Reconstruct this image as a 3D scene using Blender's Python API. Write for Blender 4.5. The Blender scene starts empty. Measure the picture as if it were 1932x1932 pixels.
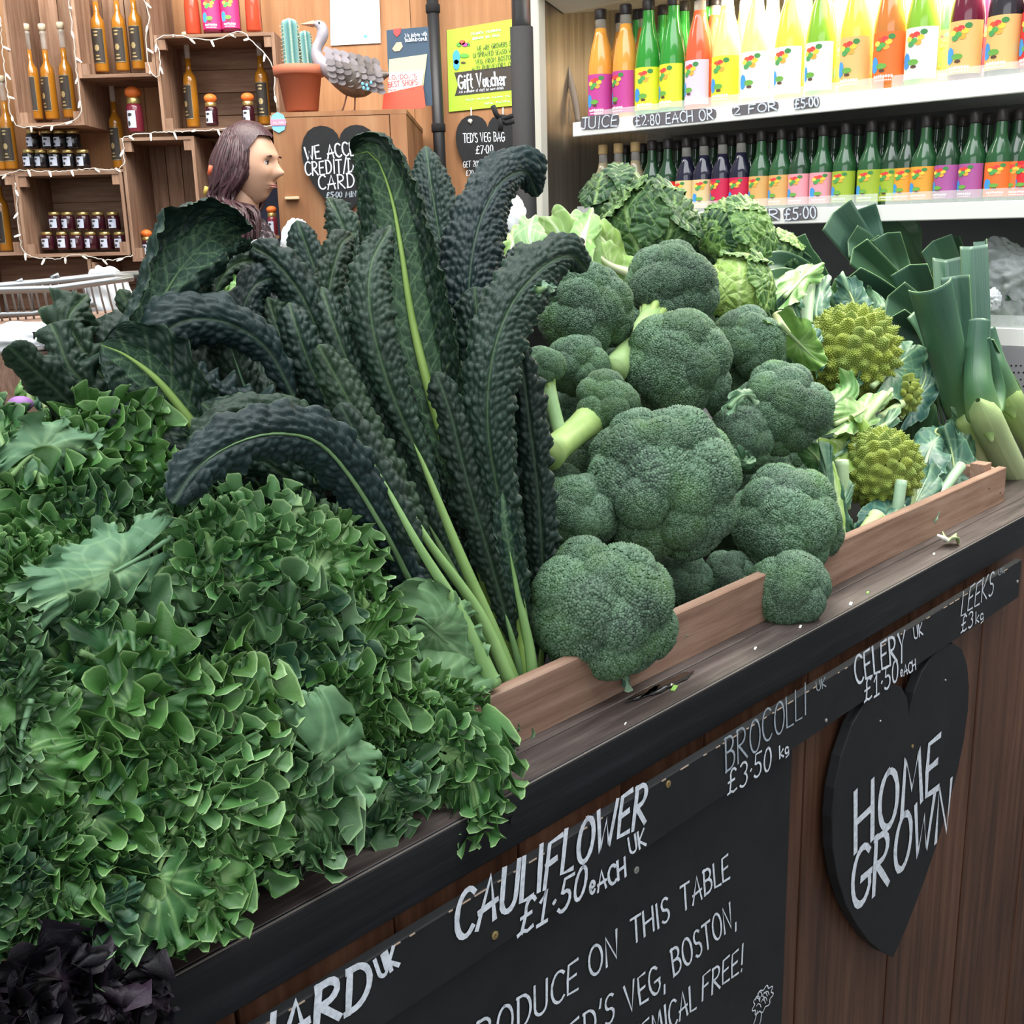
import bpy, math, random
import numpy as np
from math import radians as rad, sin, cos, pi
from mathutils import Vector, Matrix
# ------------------------------------------------------------------ camera
F=2100.;CX=966.;CY=966.;H=1.55
PI_,RO,TH=rad(14.28),rad(1.59),rad(43.96)
_f=np.array([0,cos(PI_),-sin(PI_)]);_u0=np.array([0,sin(PI_),cos(PI_)]);_r0=np.array([1,0,0.])
_r=_r0*cos(RO)-_u0*sin(RO);_u=_u0*cos(RO)+_r0*sin(RO)
CM=np.array([_r,_u,_f]).T; EYE=np.array([0,0,H])
sc=bpy.context.scene
COL=sc.collection
cd=bpy.data.cameras.new('camera');cam=bpy.data.objects.new('camera',cd);COL.objects.link(cam)
cam.matrix_world=Matrix(((_r[0],_u[0],-_f[0],0),(_r[1],_u[1],-_f[1],0),(_r[2],_u[2],-_f[2],H),(0,0,0,1)))
cd.sensor_width=36;cd.lens=F/1932*36;cd.clip_start=.02
sc.camera=cam
# ------------------------------------------------------------------ world, lights, exposure
w=bpy.data.worlds.new('world');sc.world=w;w.use_nodes=True
bg=w.node_tree.nodes['Background'];bg.inputs[0].default_value=(.92,.96,1,1);bg.inputs[1].default_value=.38
def area(name,loc,tgt,sx,sy,power,col=(1,1,1)):
    l=bpy.data.lights.new(name,'AREA');l.shape='RECTANGLE';l.size=sx;l.size_y=sy;l.energy=power;l.color=col
    o=bpy.data.objects.new(name,l);COL.objects.link(o);o.location=loc
    o.rotation_euler=(Vector(tgt)-Vector(loc)).to_track_quat('-Z','Y').to_euler();return o
area('roof_light',(0.3,1.2,4.2),(0.3,1.9,1.0),4.5,3.2,215,(.95,.98,1))
area('front_fill_daylight',(-1.2,-2.6,2.7),(-.6,4.4,1.5),5,2.4,80,(.97,.98,1))  # soft fill from behind the camera, added to brighten the crate interiors
area('back_roof_light',(-.6,3.4,3.4),(-.5,4.4,1.4),3.0,.9,95,(1,.93,.84))
vs=sc.view_settings;vs.view_transform='Standard';vs.look='None';vs.gamma=1;vs.use_curve_mapping=False;vs.exposure=0.18
# ------------------------------------------------------------------ geometry of the place
UU=np.array([sin(TH),cos(TH),0]);VV=np.array([-cos(TH),sin(TH),0]);ZZ=np.array([0,0,1.])
def ray(x,y): return CM@np.array([(x-CX)/F,-(y-CY)/F,1.])
def at(x,y,d): return EYE+ray(x,y)*d
def pz(x,y,z): r=ray(x,y);return EYE+r*(z-H)/r[2]
def pl(x,y,n,c): r=ray(x,y);return EYE+r*((c-EYE.dot(n))/r.dot(n))
def pv(x,y,v): return pl(x,y,VV,v)
def pY(x,y,Y): return pl(x,y,np.array([0,1.,0]),Y)
def pU(x,y,u): return pl(x,y,UU,u)
def dep(p): return (CM.T@(np.array(p)-EYE))[2]
def C(u,v,z): return UU*u+VV*v+ZZ*z
def nrm(a): a=np.asarray(a,float);return a/(np.linalg.norm(a)+1e-12)
# ------------------------------------------------------------------ objects
ORG={}
def thing(name,label,cat,loc=(0,0,0),group=None,rot=None):
    o=bpy.data.objects.new(name,None);COL.objects.link(o);o.location=tuple(loc);o.empty_display_size=.05
    if rot is not None:o.rotation_euler=rot
    o['label']=label;o['category']=cat
    if group:o['group']=group
    ORG[o.name]=np.array(loc,float);return o
def tag(o,label,cat,group=None):
    o['label']=label;o['category']=cat
    if group:o['group']=group
    return o
def mk(name,V,Fc,mat,parent=None,smooth=True,uv=None,k=None,local=False,col=None,label=None,mats=None,mi=None):
    V=np.asarray(V,dtype=np.float64).reshape(-1,3)
    if parent is not None and not local:
        o0=np.zeros(3);p=parent
        while p is not None: o0=o0+ORG.get(p.name,np.zeros(3));p=p.parent
        V=V-o0
    me=bpy.data.meshes.new(name)
    if isinstance(Fc,np.ndarray):
        m,kk=Fc.shape;me.vertices.add(len(V));me.vertices.foreach_set('co',V.ravel())
        me.loops.add(m*kk);me.loops.foreach_set('vertex_index',Fc.ravel().astype(np.int32))
        me.polygons.add(m);me.polygons.foreach_set('loop_start',np.arange(0,m*kk,kk,dtype=np.int32))
        me.update(calc_edges=True)
    else: me.from_pydata([tuple(x) for x in V],[],[tuple(f) for f in Fc])
    if uv is not None:
        l=me.uv_layers.new(name='UVMap');li=np.empty(len(me.loops),np.int32);me.loops.foreach_get('vertex_index',li)
        l.data.foreach_set('uv',np.asarray(uv,np.float32)[li].ravel())
    if k is not None:
        a=me.attributes.new('k','FLOAT','POINT');a.data.foreach_set('value',np.asarray(k,np.float32).ravel())
    if col is not None:
        a=me.color_attributes.new('col','FLOAT_COLOR','POINT');c=np.ones((len(V),4),np.float32);c[:,:3]=col;a.data.foreach_set('color',c.ravel())
    if smooth: me.polygons.foreach_set('use_smooth',np.ones(len(me.polygons),bool))
    for mm in (mats or [mat]): me.materials.append(mm)
    if mi is not None: me.polygons.foreach_set('material_index',np.asarray(mi,np.int32))
    me.update()
    o=bpy.data.objects.new(name,me);COL.objects.link(o)
    if parent is not None:o.parent=parent
    if label:o['label']=label
    return o
def link_part(src,parent,loc=None,rot=None,scl=None,name=None):
    o=src.copy();COL.objects.link(o);o.parent=parent
    if loc is not None:o.location=loc
    if rot is not None:o.rotation_euler=rot
    if scl is not None:o.scale=scl
    return o
def copy_tree(o,parent=None,loc=None,rot=None):
    c=o.copy();COL.objects.link(c)
    if parent is not None:c.parent=parent
    if loc is not None:c.location=tuple(loc);ORG[c.name]=np.array(loc,float)
    if rot is not None:c.rotation_euler=rot
    for ch in o.children: copy_tree(ch,c)
    return c
def strc(o): o['kind']='structure';return o
class G:   # geometry collector
    def __init__(s): s.V=[];s.F=[];s.n=0
    def add(s,V,Fs):
        V=np.asarray(V,float).reshape(-1,3);s.V.append(V);s.F+= [tuple(int(i)+s.n for i in f) for f in Fs];s.n+=len(V);return s
    def box(s,c,ax,ay,az,bev=0):   # centre, three half vectors
        c,ax,ay,az=[np.asarray(q,float) for q in (c,ax,ay,az)]
        if bev<=0:
            P=[c+ax*i+ay*j+az*k for k in(-1,1) for j in(-1,1) for i in(-1,1)]
            return s.add(P,[(0,2,3,1),(4,5,7,6),(0,1,5,4),(2,6,7,3),(0,4,6,2),(1,3,7,5)])
        la,lb,lc=[np.linalg.norm(q) for q in(ax,ay,az)];b=min(bev,.45*min(la,lb,lc)*2)
        P=[];idx={}
        for k in(-1,1):
            for j in(-1,1):
                for i in(-1,1):
                    for t in range(3):
                        f=[1,1,1]; 
                        q=c+ax*i*(1-(b/la if t!=0 else 0))+ay*j*(1-(b/lb if t!=1 else 0))+az*k*(1-(b/lc if t!=2 else 0))
                        idx[(i,j,k,t)]=len(P);P.append(q)
        Fs=[]
        for t in range(3):
            for sg in(-1,1):
                o=[(-1,-1),(1,-1),(1,1),(-1,1)]
                def key(a,b2):
                    v=[0,0,0];v[t]=sg;oth=[q for q in range(3) if q!=t];v[oth[0]]=a;v[oth[1]]=b2;return (v[0],v[1],v[2],t)
                Fs.append([idx[key(a,b2)] for a,b2 in o])
        for t in range(3):   # edges parallel to axis t
            o1,o2=[q for q in range(3) if q!=t]
            for a in(-1,1):
                for b2 in(-1,1):
                    def kk(e,face):
                        v=[0,0,0];v[t]=e;v[o1]=a;v[o2]=b2;return idx[(v[0],v[1],v[2],face)]
                    Fs.append([kk(-1,o1),kk(1,o1),kk(1,o2),kk(-1,o2)])
        for i in(-1,1):
            for j in(-1,1):
                for k in(-1,1): Fs.append([idx[(i,j,k,t)] for t in range(3)])
        return s.add(P,Fs)
    def tube(s,P,R,seg=8,cap=True):
        P=np.asarray(P,float);n=len(P);R=np.broadcast_to(np.asarray(R,float),(n,))
        T=np.gradient(P,axis=0);T/=np.linalg.norm(T,axis=1)[:,None]+1e-12
        a=np.array([0,0,1.]) if abs(T[0][2])<.9 else np.array([1.,0,0])
        N=np.cross(T[0],a);N=nrm(N);V=[]
        for i in range(n):
            N=N-T[i]*N.dot(T[i]);N=nrm(N);B=np.cross(T[i],N)
            for j in range(seg):
                an=2*pi*j/seg;V.append(P[i]+(N*cos(an)+B*sin(an))*R[i])
        Fs=[(i*seg+j,i*seg+(j+1)%seg,(i+1)*seg+(j+1)%seg,(i+1)*seg+j) for i in range(n-1) for j in range(seg)]
        if cap: Fs+= [tuple(range(seg))[::-1],tuple((n-1)*seg+j for j in range(seg))]
        return s.add(V,Fs)
    def lathe(s,prof,seg=20,c=(0,0,0),ax=(0,0,1)):  # prof [(r,h)]
        ax=nrm(ax);a=np.array([1.,0,0]) if abs(ax[0])<.9 else np.array([0,1.,0])
        X=nrm(np.cross(ax,a));Y=np.cross(ax,X);c=np.asarray(c,float);V=[]
        for r,h in prof:
            for j in range(seg):
                an=2*pi*j/seg;V.append(c+ax*h+(X*cos(an)+Y*sin(an))*r)
        n=len(prof);Fs=[(i*seg+j,i*seg+(j+1)%seg,(i+1)*seg+(j+1)%seg,(i+1)*seg+j) for i in range(n-1) for j in range(seg)]
        Fs+=[tuple(range(seg))[::-1],tuple((n-1)*seg+j for j in range(seg))]
        return s.add(V,Fs)
    def prism(s,pts,depthvec,c=None):   # pts 3D outline, extruded by depthvec
        P=np.asarray(pts,float);d=np.asarray(depthvec,float);n=len(P)
        V=np.vstack([P,P+d]);Fs=[tuple(range(n))[::-1],tuple(range(n,2*n))]+[(i,(i+1)%n,n+(i+1)%n,n+i) for i in range(n)]
        return s.add(V,Fs)
    def obj(s,name,mat,parent=None,smooth=False,**kw): return mk(name,np.vstack(s.V),s.F,mat,parent,smooth,**kw)
def ellipsoid(g,c,r,nu=14,nv=9,R=None):
    V=[];c=np.asarray(c,float)
    for i in range(nv+1):
        t=pi*i/nv
        for j in range(nu):
            a=2*pi*j/nu;p=np.array([sin(t)*cos(a)*r[0],sin(t)*sin(a)*r[1],cos(t)*r[2]])
            V.append(c+(R@p if R is not None else p))
    g.add(V,[(i*nu+j,(i+1)*nu+j,(i+1)*nu+(j+1)%nu,i*nu+(j+1)%nu) for i in range(nv) for j in range(nu)]);return g
def spline(ctrl,n):
    P=np.asarray(ctrl,float)
    if len(P)==2: P=np.vstack([P[0],(P[0]+P[1])/2,P[1]])
    Q=np.vstack([2*P[0]-P[1],P,2*P[-1]-P[-2]]);m=len(P)-1;out=[]
    tt=np.linspace(0,m,max(8*m,60))
    for t in tt:
        i=min(int(t),m-1);f=t-i;a,b,c,d=Q[i],Q[i+1],Q[i+2],Q[i+3]
        out.append(.5*((2*b)+(-a+c)*f+(2*a-5*b+4*c-d)*f*f+(-a+3*b-3*c+d)*f**3))
    out=np.array(out);L=np.r_[0,np.cumsum(np.linalg.norm(np.diff(out,axis=0),axis=1))]
    s=np.linspace(0,L[-1],n)
    return np.array([np.interp(s,L,out[:,i]) for i in range(out.shape[1])]).T,L[-1]
# ------------------------------------------------------------------ materials
def nt(name):
    m=bpy.data.materials.new(name);m.use_nodes=True;return m,m.node_tree,m.node_tree.nodes['Principled BSDF']
def c4(c): return (c[0],c[1],c[2],1)
def pm(name,col,rough=.5,metal=0,spec=.5,coat=0,trans=0,emit=None,es=0,ior=1.45,alpha=1):
    m,t,b=nt(name);b.inputs['Base Color'].default_value=c4(col);b.inputs['Roughness'].default_value=rough
    b.inputs['Metallic'].default_value=metal;b.inputs['Specular IOR Level'].default_value=spec;b.inputs['Coat Weight'].default_value=coat
    b.inputs['Transmission Weight'].default_value=trans;b.inputs['IOR'].default_value=ior;b.inputs['Alpha'].default_value=alpha
    if emit is not None:b.inputs['Emission Color'].default_value=c4(emit);b.inputs['Emission Strength'].default_value=es
    return m
def ramp(t,fac,stops):
    r=t.nodes.new('ShaderNodeValToRGB');t.links.new(fac,r.inputs[0]);e=r.color_ramp.elements
    while len(e)<len(stops): e.new(.5)
    for i,(p,c) in enumerate(stops): e[i].position=p;e[i].color=c4(c)
    return r.outputs[0]
def noise(t,vec,scale,detail=3,rough=.55):
    n=t.nodes.new('ShaderNodeTexNoise');n.inputs['Scale'].default_value=scale;n.inputs['Detail'].default_value=detail;n.inputs['Roughness'].default_value=rough
    t.links.new(vec,n.inputs['Vector']);return n.outputs['Fac']
def mapping(t,vec,scale=(1,1,1),rot=(0,0,0)):
    m=t.nodes.new('ShaderNodeMapping');m.inputs['Scale'].default_value=scale;m.inputs['Rotation'].default_value=rot;t.links.new(vec,m.inputs[0]);return m.outputs[0]
def math_(t,op,a,b=None):
    n=t.nodes.new('ShaderNodeMath');n.operation=op
    for i,v in enumerate((a,b)):
        if v is None: continue
        if isinstance(v,(int,float)): n.inputs[i].default_value=v
        else: t.links.new(v,n.inputs[i])
    return n.outputs[0]
def mixc(t,fac,a,b,mode='MIX'):
    n=t.nodes.new('ShaderNodeMix');n.data_type='RGBA';n.blend_type=mode
    for i,v in ((0,fac),(6,a),(7,b)):
        if isinstance(v,(int,float)): n.inputs[i].default_value=v
        elif isinstance(v,tuple): n.inputs[i].default_value=c4(v)
        else: t.links.new(v,n.inputs[i])
    return n.outputs[2]
def bump(t,b,h,strength,dist):
    n=t.nodes.new('ShaderNodeBump');n.inputs['Strength'].default_value=strength;n.inputs['Distance'].default_value=dist
    t.links.new(h,n.inputs['Height']);t.links.new(n.outputs[0],b.inputs['Normal']);return n
def objc(t): 
    n=t.nodes.new('ShaderNodeTexCoord');return n.outputs['Object']
def orand(t): n=t.nodes.new('ShaderNodeObjectInfo');return n.outputs['Random']
def wood(name,ca,cb,cc,rough=.6,rot=(0,0,0),grain=(1,1,.06),scale=60,spec=.3,bstr=.3,blot=6,vary=.25):
    m,t,b=nt(name);v=objc(t)
    ad=t.nodes.new('ShaderNodeVectorMath');ad.operation='ADD';t.links.new(v,ad.inputs[0])
    cmb=t.nodes.new('ShaderNodeCombineXYZ');r=orand(t)
    for i in range(3): t.links.new(math_(t,'MULTIPLY',r,7.3+i*3),cmb.inputs[i])
    t.links.new(cmb.outputs[0],ad.inputs[1])
    g=mapping(t,mapping(t,ad.outputs[0],(1,1,1),rot),grain)
    n1=noise(t,g,scale,5,.65);n2=noise(t,ad.outputs[0],blot,3)
    c=ramp(t,n1,[(.25,ca),(.5,cb),(.75,cc)])
    c=mixc(t,math_(t,'MULTIPLY',n2,.5),c,ca,'MULTIPLY')
    vr=math_(t,'ADD',math_(t,'MULTIPLY',r,vary*2),1-vary)
    cv=t.nodes.new('ShaderNodeCombineXYZ');[t.links.new(vr,cv.inputs[i]) for i in range(3)]
    c=mixc(t,1.0,c,cv.outputs[0],'MULTIPLY')
    t.links.new(c,b.inputs['Base Color']);b.inputs['Roughness'].default_value=rough;b.inputs['Specular IOR Level'].default_value=spec
    bump(t,b,n1,bstr,.002);return m
RC=(0,0,TH-pi/2)   # turns world coords so that x runs along the counter
CROT=(0,0,-(pi/2-TH))
M={}
M['ledge']=wood('ledge_wood',(.020,.015,.014),(.085,.065,.06),(.21,.17,.155),.42,CROT,(.09,1,1),34,.4,.5,7,.1)
M['fascia']=wood('black_fascia_paint',(.005,.006,.008),(.009,.010,.012),(.022,.022,.026),.55,CROT,(.05,1,1),60,.3,.4,7,.05)
M['tray']=wood('tray_wood',(.22,.13,.09),(.36,.225,.16),(.48,.34,.26),.7,CROT,(.06,1,1),70,.2,.4,7,.1)
M['plank']=wood('stained_plank',(.045,.019,.011),(.125,.055,.03),(.20,.10,.058),.5,(0,0,0),(1,1,.05),45,.35,.3,4,.22)
M['crate']=wood('crate_wood',(.19,.105,.068),(.34,.21,.14),(.46,.32,.23),.8,(0,0,0),(1,1,.08),50,.15,.3,5,.2)
M['crateh']=wood('crate_wood_level',(.18,.10,.066),(.32,.20,.135),(.44,.31,.225),.8,(0,0,0),(.08,1,1),50,.15,.3,5,.2)
M['ply']=wood('plywood',(.30,.15,.07),(.40,.21,.10),(.48,.28,.15),.65,(0,0,0),(1,1,.07),22,.2,.1,3,.06)
def chalk(name,a=.006,b=.015):
    m,t,bs=nt(name);v=objc(t);n1=noise(t,v,9,5,.7);n2=noise(t,mapping(t,v,(1,1,.2)),120,3)
    c=ramp(t,n1,[(.3,(a*.85,a*.95,a*1.1)),(.75,(b*.9,b,b*1.15))]);c=mixc(t,math_(t,'MULTIPLY',n2,.25),c,(b,b,b*1.1));t.links.new(c,bs.inputs['Base Color'])
    bs.inputs['Roughness'].default_value=.6;bs.inputs['Specular IOR Level'].default_value=.3;bump(t,bs,n2,.15,.001);return m
M['chalk']=chalk('chalkboard_paint')
def paintm(name,col):
    m,t,bs=nt(name);v=objc(t);n1=noise(t,v,140,4,.7)
    c=ramp(t,n1,[(.3,tuple(q*.62 for q in col)),(.6,col)]);t.links.new(c,bs.inputs['Base Color']);bs.inputs['Roughness'].default_value=.7;return m
M['white_paint']=paintm('chalk_pen_white',(.72,.78,.86))
M['faded_paint']=paintm('faded_chalk_pen',(.36,.42,.48))
M['brass']=pm('brass',(.5,.38,.18),.35,.9)
M['dark']=pm('dark_void',(.006,.006,.007),.9)
# ------------------------------------------------------------------ hand lettering
def _a(cx,cy,rx,ry,a0,a1,n=10): return [(cx+rx*cos(rad(a)),cy+ry*sin(rad(a))) for a in np.linspace(a0,a1,n)]
FONT={'A':(.8,[[(0,0),(.42,1),(.72,0)],[(.05,.33),(.75,.38)]]),
'B':(.68,[[(.02,-.02),(.06,1)],[(0,.98)]+_a(.28,.76,.3,.22,80,-80,7)+[(.1,.54)],[(.1,.54)]+_a(.3,.27,.34,.27,80,-90,8)+[(0,0)]]),
'C':(.68,[_a(.4,.5,.4,.5,50,310,16)]),'D':(.72,[[(.05,0),(.05,1)],[(0,1)]+_a(.2,.5,.48,.5,80,-80,12)+[(0,0)]]),
'E':(.6,[[(.55,1),(.06,.97),(0,.5),(0,.02),(.55,0)],[(0,.5),(.45,.53)]]),'F':(.6,[[(.6,1),(.05,.97),(0,0)],[(0,.5),(.42,.53)]]),
'G':(.75,[_a(.4,.5,.4,.5,50,330,16)+[(.72,.45)],[(.4,.45),(.78,.47)]]),'H':(.72,[[(0,1),(0,0)],[(.66,1),(.66,0)],[(0,.48),(.66,.55)]]),
'I':(.16,[[(.08,1),(.08,0)]]),'J':(.5,[[(0,1),(.5,1)],[(.32,1),(.32,.15)]+_a(.16,.14,.16,.14,0,-160,6)]),'K':(.62,[[(0,1),(0,0)],[(.58,1),(.03,.45),(.6,0)]]),
'L':(.52,[[(.02,1),(0,.03),(.5,0)]]),'M':(.9,[[(0,0),(.12,1),(.42,.35),(.72,1),(.88,0)]]),'N':(.72,[[(0,0),(.03,1),(.6,.02),(.68,1)]]),
'O':(.78,[_a(.39,.5,.37,.5,95,455,22)]),'P':(.62,[[(0,0),(.04,1)],[(0,1)]+_a(.26,.74,.32,.26,80,-90,8)+[(.04,.45)]]),
'R':(.7,[[(0,0),(.04,1)],[(0,.98)]+_a(.26,.75,.32,.24,80,-90,8)+[(.06,.5)],[(.1,.5),(.66,0)]]),
'S':(.56,[_a(.3,.75,.25,.25,40,260,9)+_a(.27,.25,.28,.26,80,-140,9)]),'T':(.66,[[(0,1),(.66,1)],[(.33,1),(.3,0)]]),
'U':(.68,[[(0,1),(0,.3)]+_a(.31,.28,.31,.28,180,360,9)+[(.64,1)]]),'V':(.7,[[(0,1),(.28,0),(.7,1.02)]]),'W':(.98,[[(0,1),(.22,0),(.48,.7),(.68,0),(.98,1)]]),
'Y':(.66,[[(0,1),(.3,.5),(.66,1)],[(.3,.5),(.2,-.1)]]),'X':(.6,[[(0,1),(.6,0)],[(.6,1),(0,0)]]),
'0':(.55,[_a(.27,.5,.26,.5,90,450,18)]),'1':(.42,[[(0,.72),(.2,1),(.2,0)],[(0,0),(.42,0)]]),'2':(.55,[_a(.25,.72,.25,.28,150,-30,8)+[(0,0),(.55,.02)]]),
'3':(.52,[_a(.22,.75,.26,.25,140,-80,9)+_a(.22,.26,.28,.27,80,-140,9)]),'5':(.52,[[(.5,1),(.08,1),(.05,.58)]+_a(.22,.3,.28,.3,110,-140,10)]),
'7':(.5,[[(0,1),(.5,1),(.15,0)]]),'8':(.52,[_a(.26,.76,.2,.23,-90,270,12)+_a(.26,.26,.25,.27,90,450,14)]),
'£':(.68,[_a(.4,.76,.2,.22,30,180,7)+[(.22,.5),(.14,.04)],[(.0,.02),(.2,.08),(.4,0),(.62,.06)],[(.04,.5),(.46,.52)]]),
'.':(.14,[[(.05,.42),(.09,.46)]]),',':(.14,[[(.1,.12),(.02,-.16)]]),"'":(.1,[[(.08,1.05),(.02,.8)]]),'!':(.16,[[(.12,1.1),(.07,.3)],[(.03,.0),(.05,.06)]]),
'/':(.4,[[(0,-.1),(.4,1.1)]]),' ':(.4,[]),'e':(.5,[[(.05,.32),(.44,.4)]+_a(.25,.36,.2,.32,20,320,12)]),
'g':(.5,[_a(.22,.35,.2,.27,30,360,12)+[(.42,-.1),(.1,-.2)]]),'k':(.45,[[(0,1),(0,0)],[(.4,.6),(.04,.3),(.42,0)]]),
'i':(.12,[[(.06,.62),(.06,0)],[(.06,.88),(.07,.92)]]),'f':(.38,[_a(.3,.8,.14,.2,60,180,6)+[(.14,-.2)],[(0,.55),(.34,.58)]]),'t':(.34,[[(.16,1),(.14,.1),(.3,0)],[(0,.62),(.32,.64)]]),
'o':(.46,[_a(.23,.32,.2,.32,90,450,14)]),'u':(.5,[[(0,.62),(.02,.2)]+_a(.2,.18,.18,.18,180,360,7)+[(.42,.62),(.44,0)]]),'c':(.42,[_a(.24,.32,.22,.32,50,310,10)]),
'h':(.46,[[(0,1),(0,0)],[(0,.35)]+_a(.2,.4,.19,.2,150,0,6)+[(.4,0)]]),'r':(.34,[[(0,.62),(0,0)],[(0,.4),(.14,.6),(.32,.58)]]),'w':(.62,[[(0,.62),(.15,0),(.3,.5),(.45,0),(.62,.62)]]),
'd':(.48,[_a(.22,.32,.2,.32,40,330,12),[(.42,1),(.42,0)]]),'l':(.12,[[(.05,1),(.05,0)]]),'v':(.45,[[(0,.62),(.2,0),(.45,.62)]]),'b':(.48,[[(.02,1),(.02,0)],_a(.24,.32,.22,.32,170,-170,12)]),
'y':(.45,[[(0,.62),(.2,.1)],[(.42,.62),(.1,-.25)]]),'n':(.44,[[(0,.62),(0,0)],[(0,.35)]+_a(.2,.4,.19,.2,150,0,6)+[(.4,0)]]),
'a':(.46,[_a(.22,.32,.2,.32,40,330,12),[(.42,.62),(.42,0)]]),'m':(.66,[[(0,.62),(0,0)],[(0,.4),(.18,.6),(.3,.4),(.3,0)],[(.3,.4),(.48,.6),(.6,.4),(.6,0)]]),'s':(.38,[_a(.2,.47,.15,.15,40,260,6)+_a(.18,.16,.18,.16,80,-140,6)]),
'p':(.46,[[(0,.62),(0,-.3)],_a(.22,.32,.2,.3,170,-170,10)]),'%':(.6,[[(0,0),(.6,1)],_a(.12,.8,.1,.15,0,360,8),_a(.5,.2,.1,.15,0,360,8)]),'&':(.6,[[(.6,0),(.12,.75),(.3,1),(.42,.75),(.05,.3),(.25,0),(.6,.4)]])}
def lettering(text,P0,P1,PT,wt,mat,parent,nrml,name='lettering',off=.0009,jit=.02,sx=None,taper=.0):
    P0,P1,PT=[np.asarray(p,float) for p in(P0,P1,PT)];ex=P1-P0;ey=PT-P0;h=np.linalg.norm(ey);n=nrm(nrml)
    rs=random.Random(text);adv=.2;tot=sum(FONT[c][0]+adv for c in text)-adv;V=[];Fs=[];x=0
    for c in text:
        wd,strokes=FONT[c];dy=rs.uniform(-jit,jit)*2;sl=rs.uniform(-jit,jit)*2
        for st in strokes:
            if len(st)==2: st=[st[0],((st[0][0]+st[1][0])/2,(st[0][1]+st[1][1])/2),st[1]]
            q=np.array([P0+ex*((x+p[0]+sl*p[1])/tot)+ey*(p[1]+dy) for p in st])
            T=np.gradient(q,axis=0);T/=np.linalg.norm(T,axis=1)[:,None]+1e-9;S=np.cross(n,T);m=len(q)
            ww=wt*np.array([1-.25*rs.random() for _ in range(m)])
            q2=q.copy();q2[0]-=T[0]*wt*.4;q2[-1]+=T[-1]*wt*.4
            b=len(V);lift=n*(off+rs.random()*.0003)
            for i in range(m): V+= [q2[i]+S[i]*ww[i]/2+lift,q2[i]-S[i]*ww[i]/2+lift]
            Fs+=[(b+2*i,b+2*i+1,b+2*i+3,b+2*i+2) for i in range(m-1)]
        x+=wd+adv
    return mk(name,V,Fs,mat,parent,False)
def ring_pts(c,ex,ey,n=16): return [np.asarray(c)+np.asarray(ex)*cos(2*pi*i/n)+np.asarray(ey)*sin(2*pi*i/n) for i in range(n)]
_hh=[(0,.22),(.05,.36),(.15,.47),(.3,.54),(.46,.56),(.64,.53),(.8,.44),(.92,.28),(.985,.1),(1,-.08),(.97,-.3),(.89,-.53),(.76,-.78),(.6,-1.0),(.41,-1.22),(.2,-1.42),(0,-1.57)]
HEART2=_hh+[(-a,b) for a,b in _hh[-2:0:-1]]
HEART=HEART2
# ================================================================== room shell
def quadbox(g,x0,x1,y0,y1,z0,z1): return g.box(((x0+x1)/2,(y0+y1)/2,(z0+z1)/2),((x1-x0)/2,0,0),(0,(y1-y0)/2,0),(0,0,(z1-z0)/2))
def cbox(g,u0,u1,v0,v1,z0,z1,bev=0): return g.box(C((u0+u1)/2,(v0+v1)/2,(z0+z1)/2),UU*(u1-u0)/2,VV*(v1-v0)/2,ZZ*(z1-z0)/2,bev)
mfl,t_,b_=nt('concrete');n_=noise(t_,objc(t_),4,5,.7);t_.links.new(ramp(t_,n_,[(.3,(.10,.10,.10)),(.7,(.22,.21,.20))]),b_.inputs['Base Color']);b_.inputs['Roughness'].default_value=.8
strc(quadbox(G(),-6,6,-3,7,-.35,-.25).obj('floor',mfl))
YW=4.72
wb=strc(quadbox(G(),-3.2,3.4,YW+.02,YW+.06,-.25,3.0).obj('wall_back',M['dark']))
xs=[-3.2,-2.6,-2.0,-1.42,-.93,-.345,.25,.9,1.6,2.4,3.4]
for a,b in zip(xs[:-1],xs[1:]): quadbox(G(),a+.001,b-.001,YW,YW+.02,-.25,3.0).obj('panel',M['ply'],wb)
# ================================================================== counter
VF=.671;ZL=1.03
ct=thing('market_counter','dark stained wooden market counter with weathered ledge and black edge running to the right','counter',C(.8,1.1,0))
cbox(G(),-.6,2.48,VF+.012,1.75,ZL-.05,ZL-.001).obj('counter_top',M['ledge'],ct)
g=G()
for i,(a,b) in enumerate(((VF+.003,.7),(.701,.722),(.723,.80))): cbox(g,-.6,2.48,a,b,ZL-.004,ZL+.001-.0012*(i==1),.001)
g.obj('ledge_board',M['ledge'],ct)
cbox(G(),-.6,2.48,VF-.001,VF+.0005,ZL+.0001,ZL+.0012).obj('worn_edge',pm('worn_edge_wood',(.16,.14,.125),.7),ct)
cbox(G(),-.6,2.48,VF-.001,VF+.014,ZL-.0575,ZL+.0005,.002).obj('edge_board',M['fascia'],ct,label='black painted edge board of the ledge')
g=G();g.lathe([(.004,0),(.004,.001)],12,pv(965,1547,VF-.001)-VV*.0012,-VV);g.obj('screw_hole',M['dark'],ct)
us=[-.6,-.43,-.26,-.1,.06,.22,.38,.54,.70,.86,1.02,1.175,1.262,1.415,1.568,1.72,1.87,2.03,2.187,2.34,2.48]
for i,(a,b) in enumerate(zip(us[:-1],us[1:])):
    cbox(G(),a+.0015,b-.0015,.676+(.002 if i%2 else 0),.694,-.25,ZL-.047,.0015).obj('plank',M['plank'],ct)
cbox(G(),-.6,2.48,.695,.71,-.25,ZL-.05).obj('backing_board',M['dark'],ct)
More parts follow.
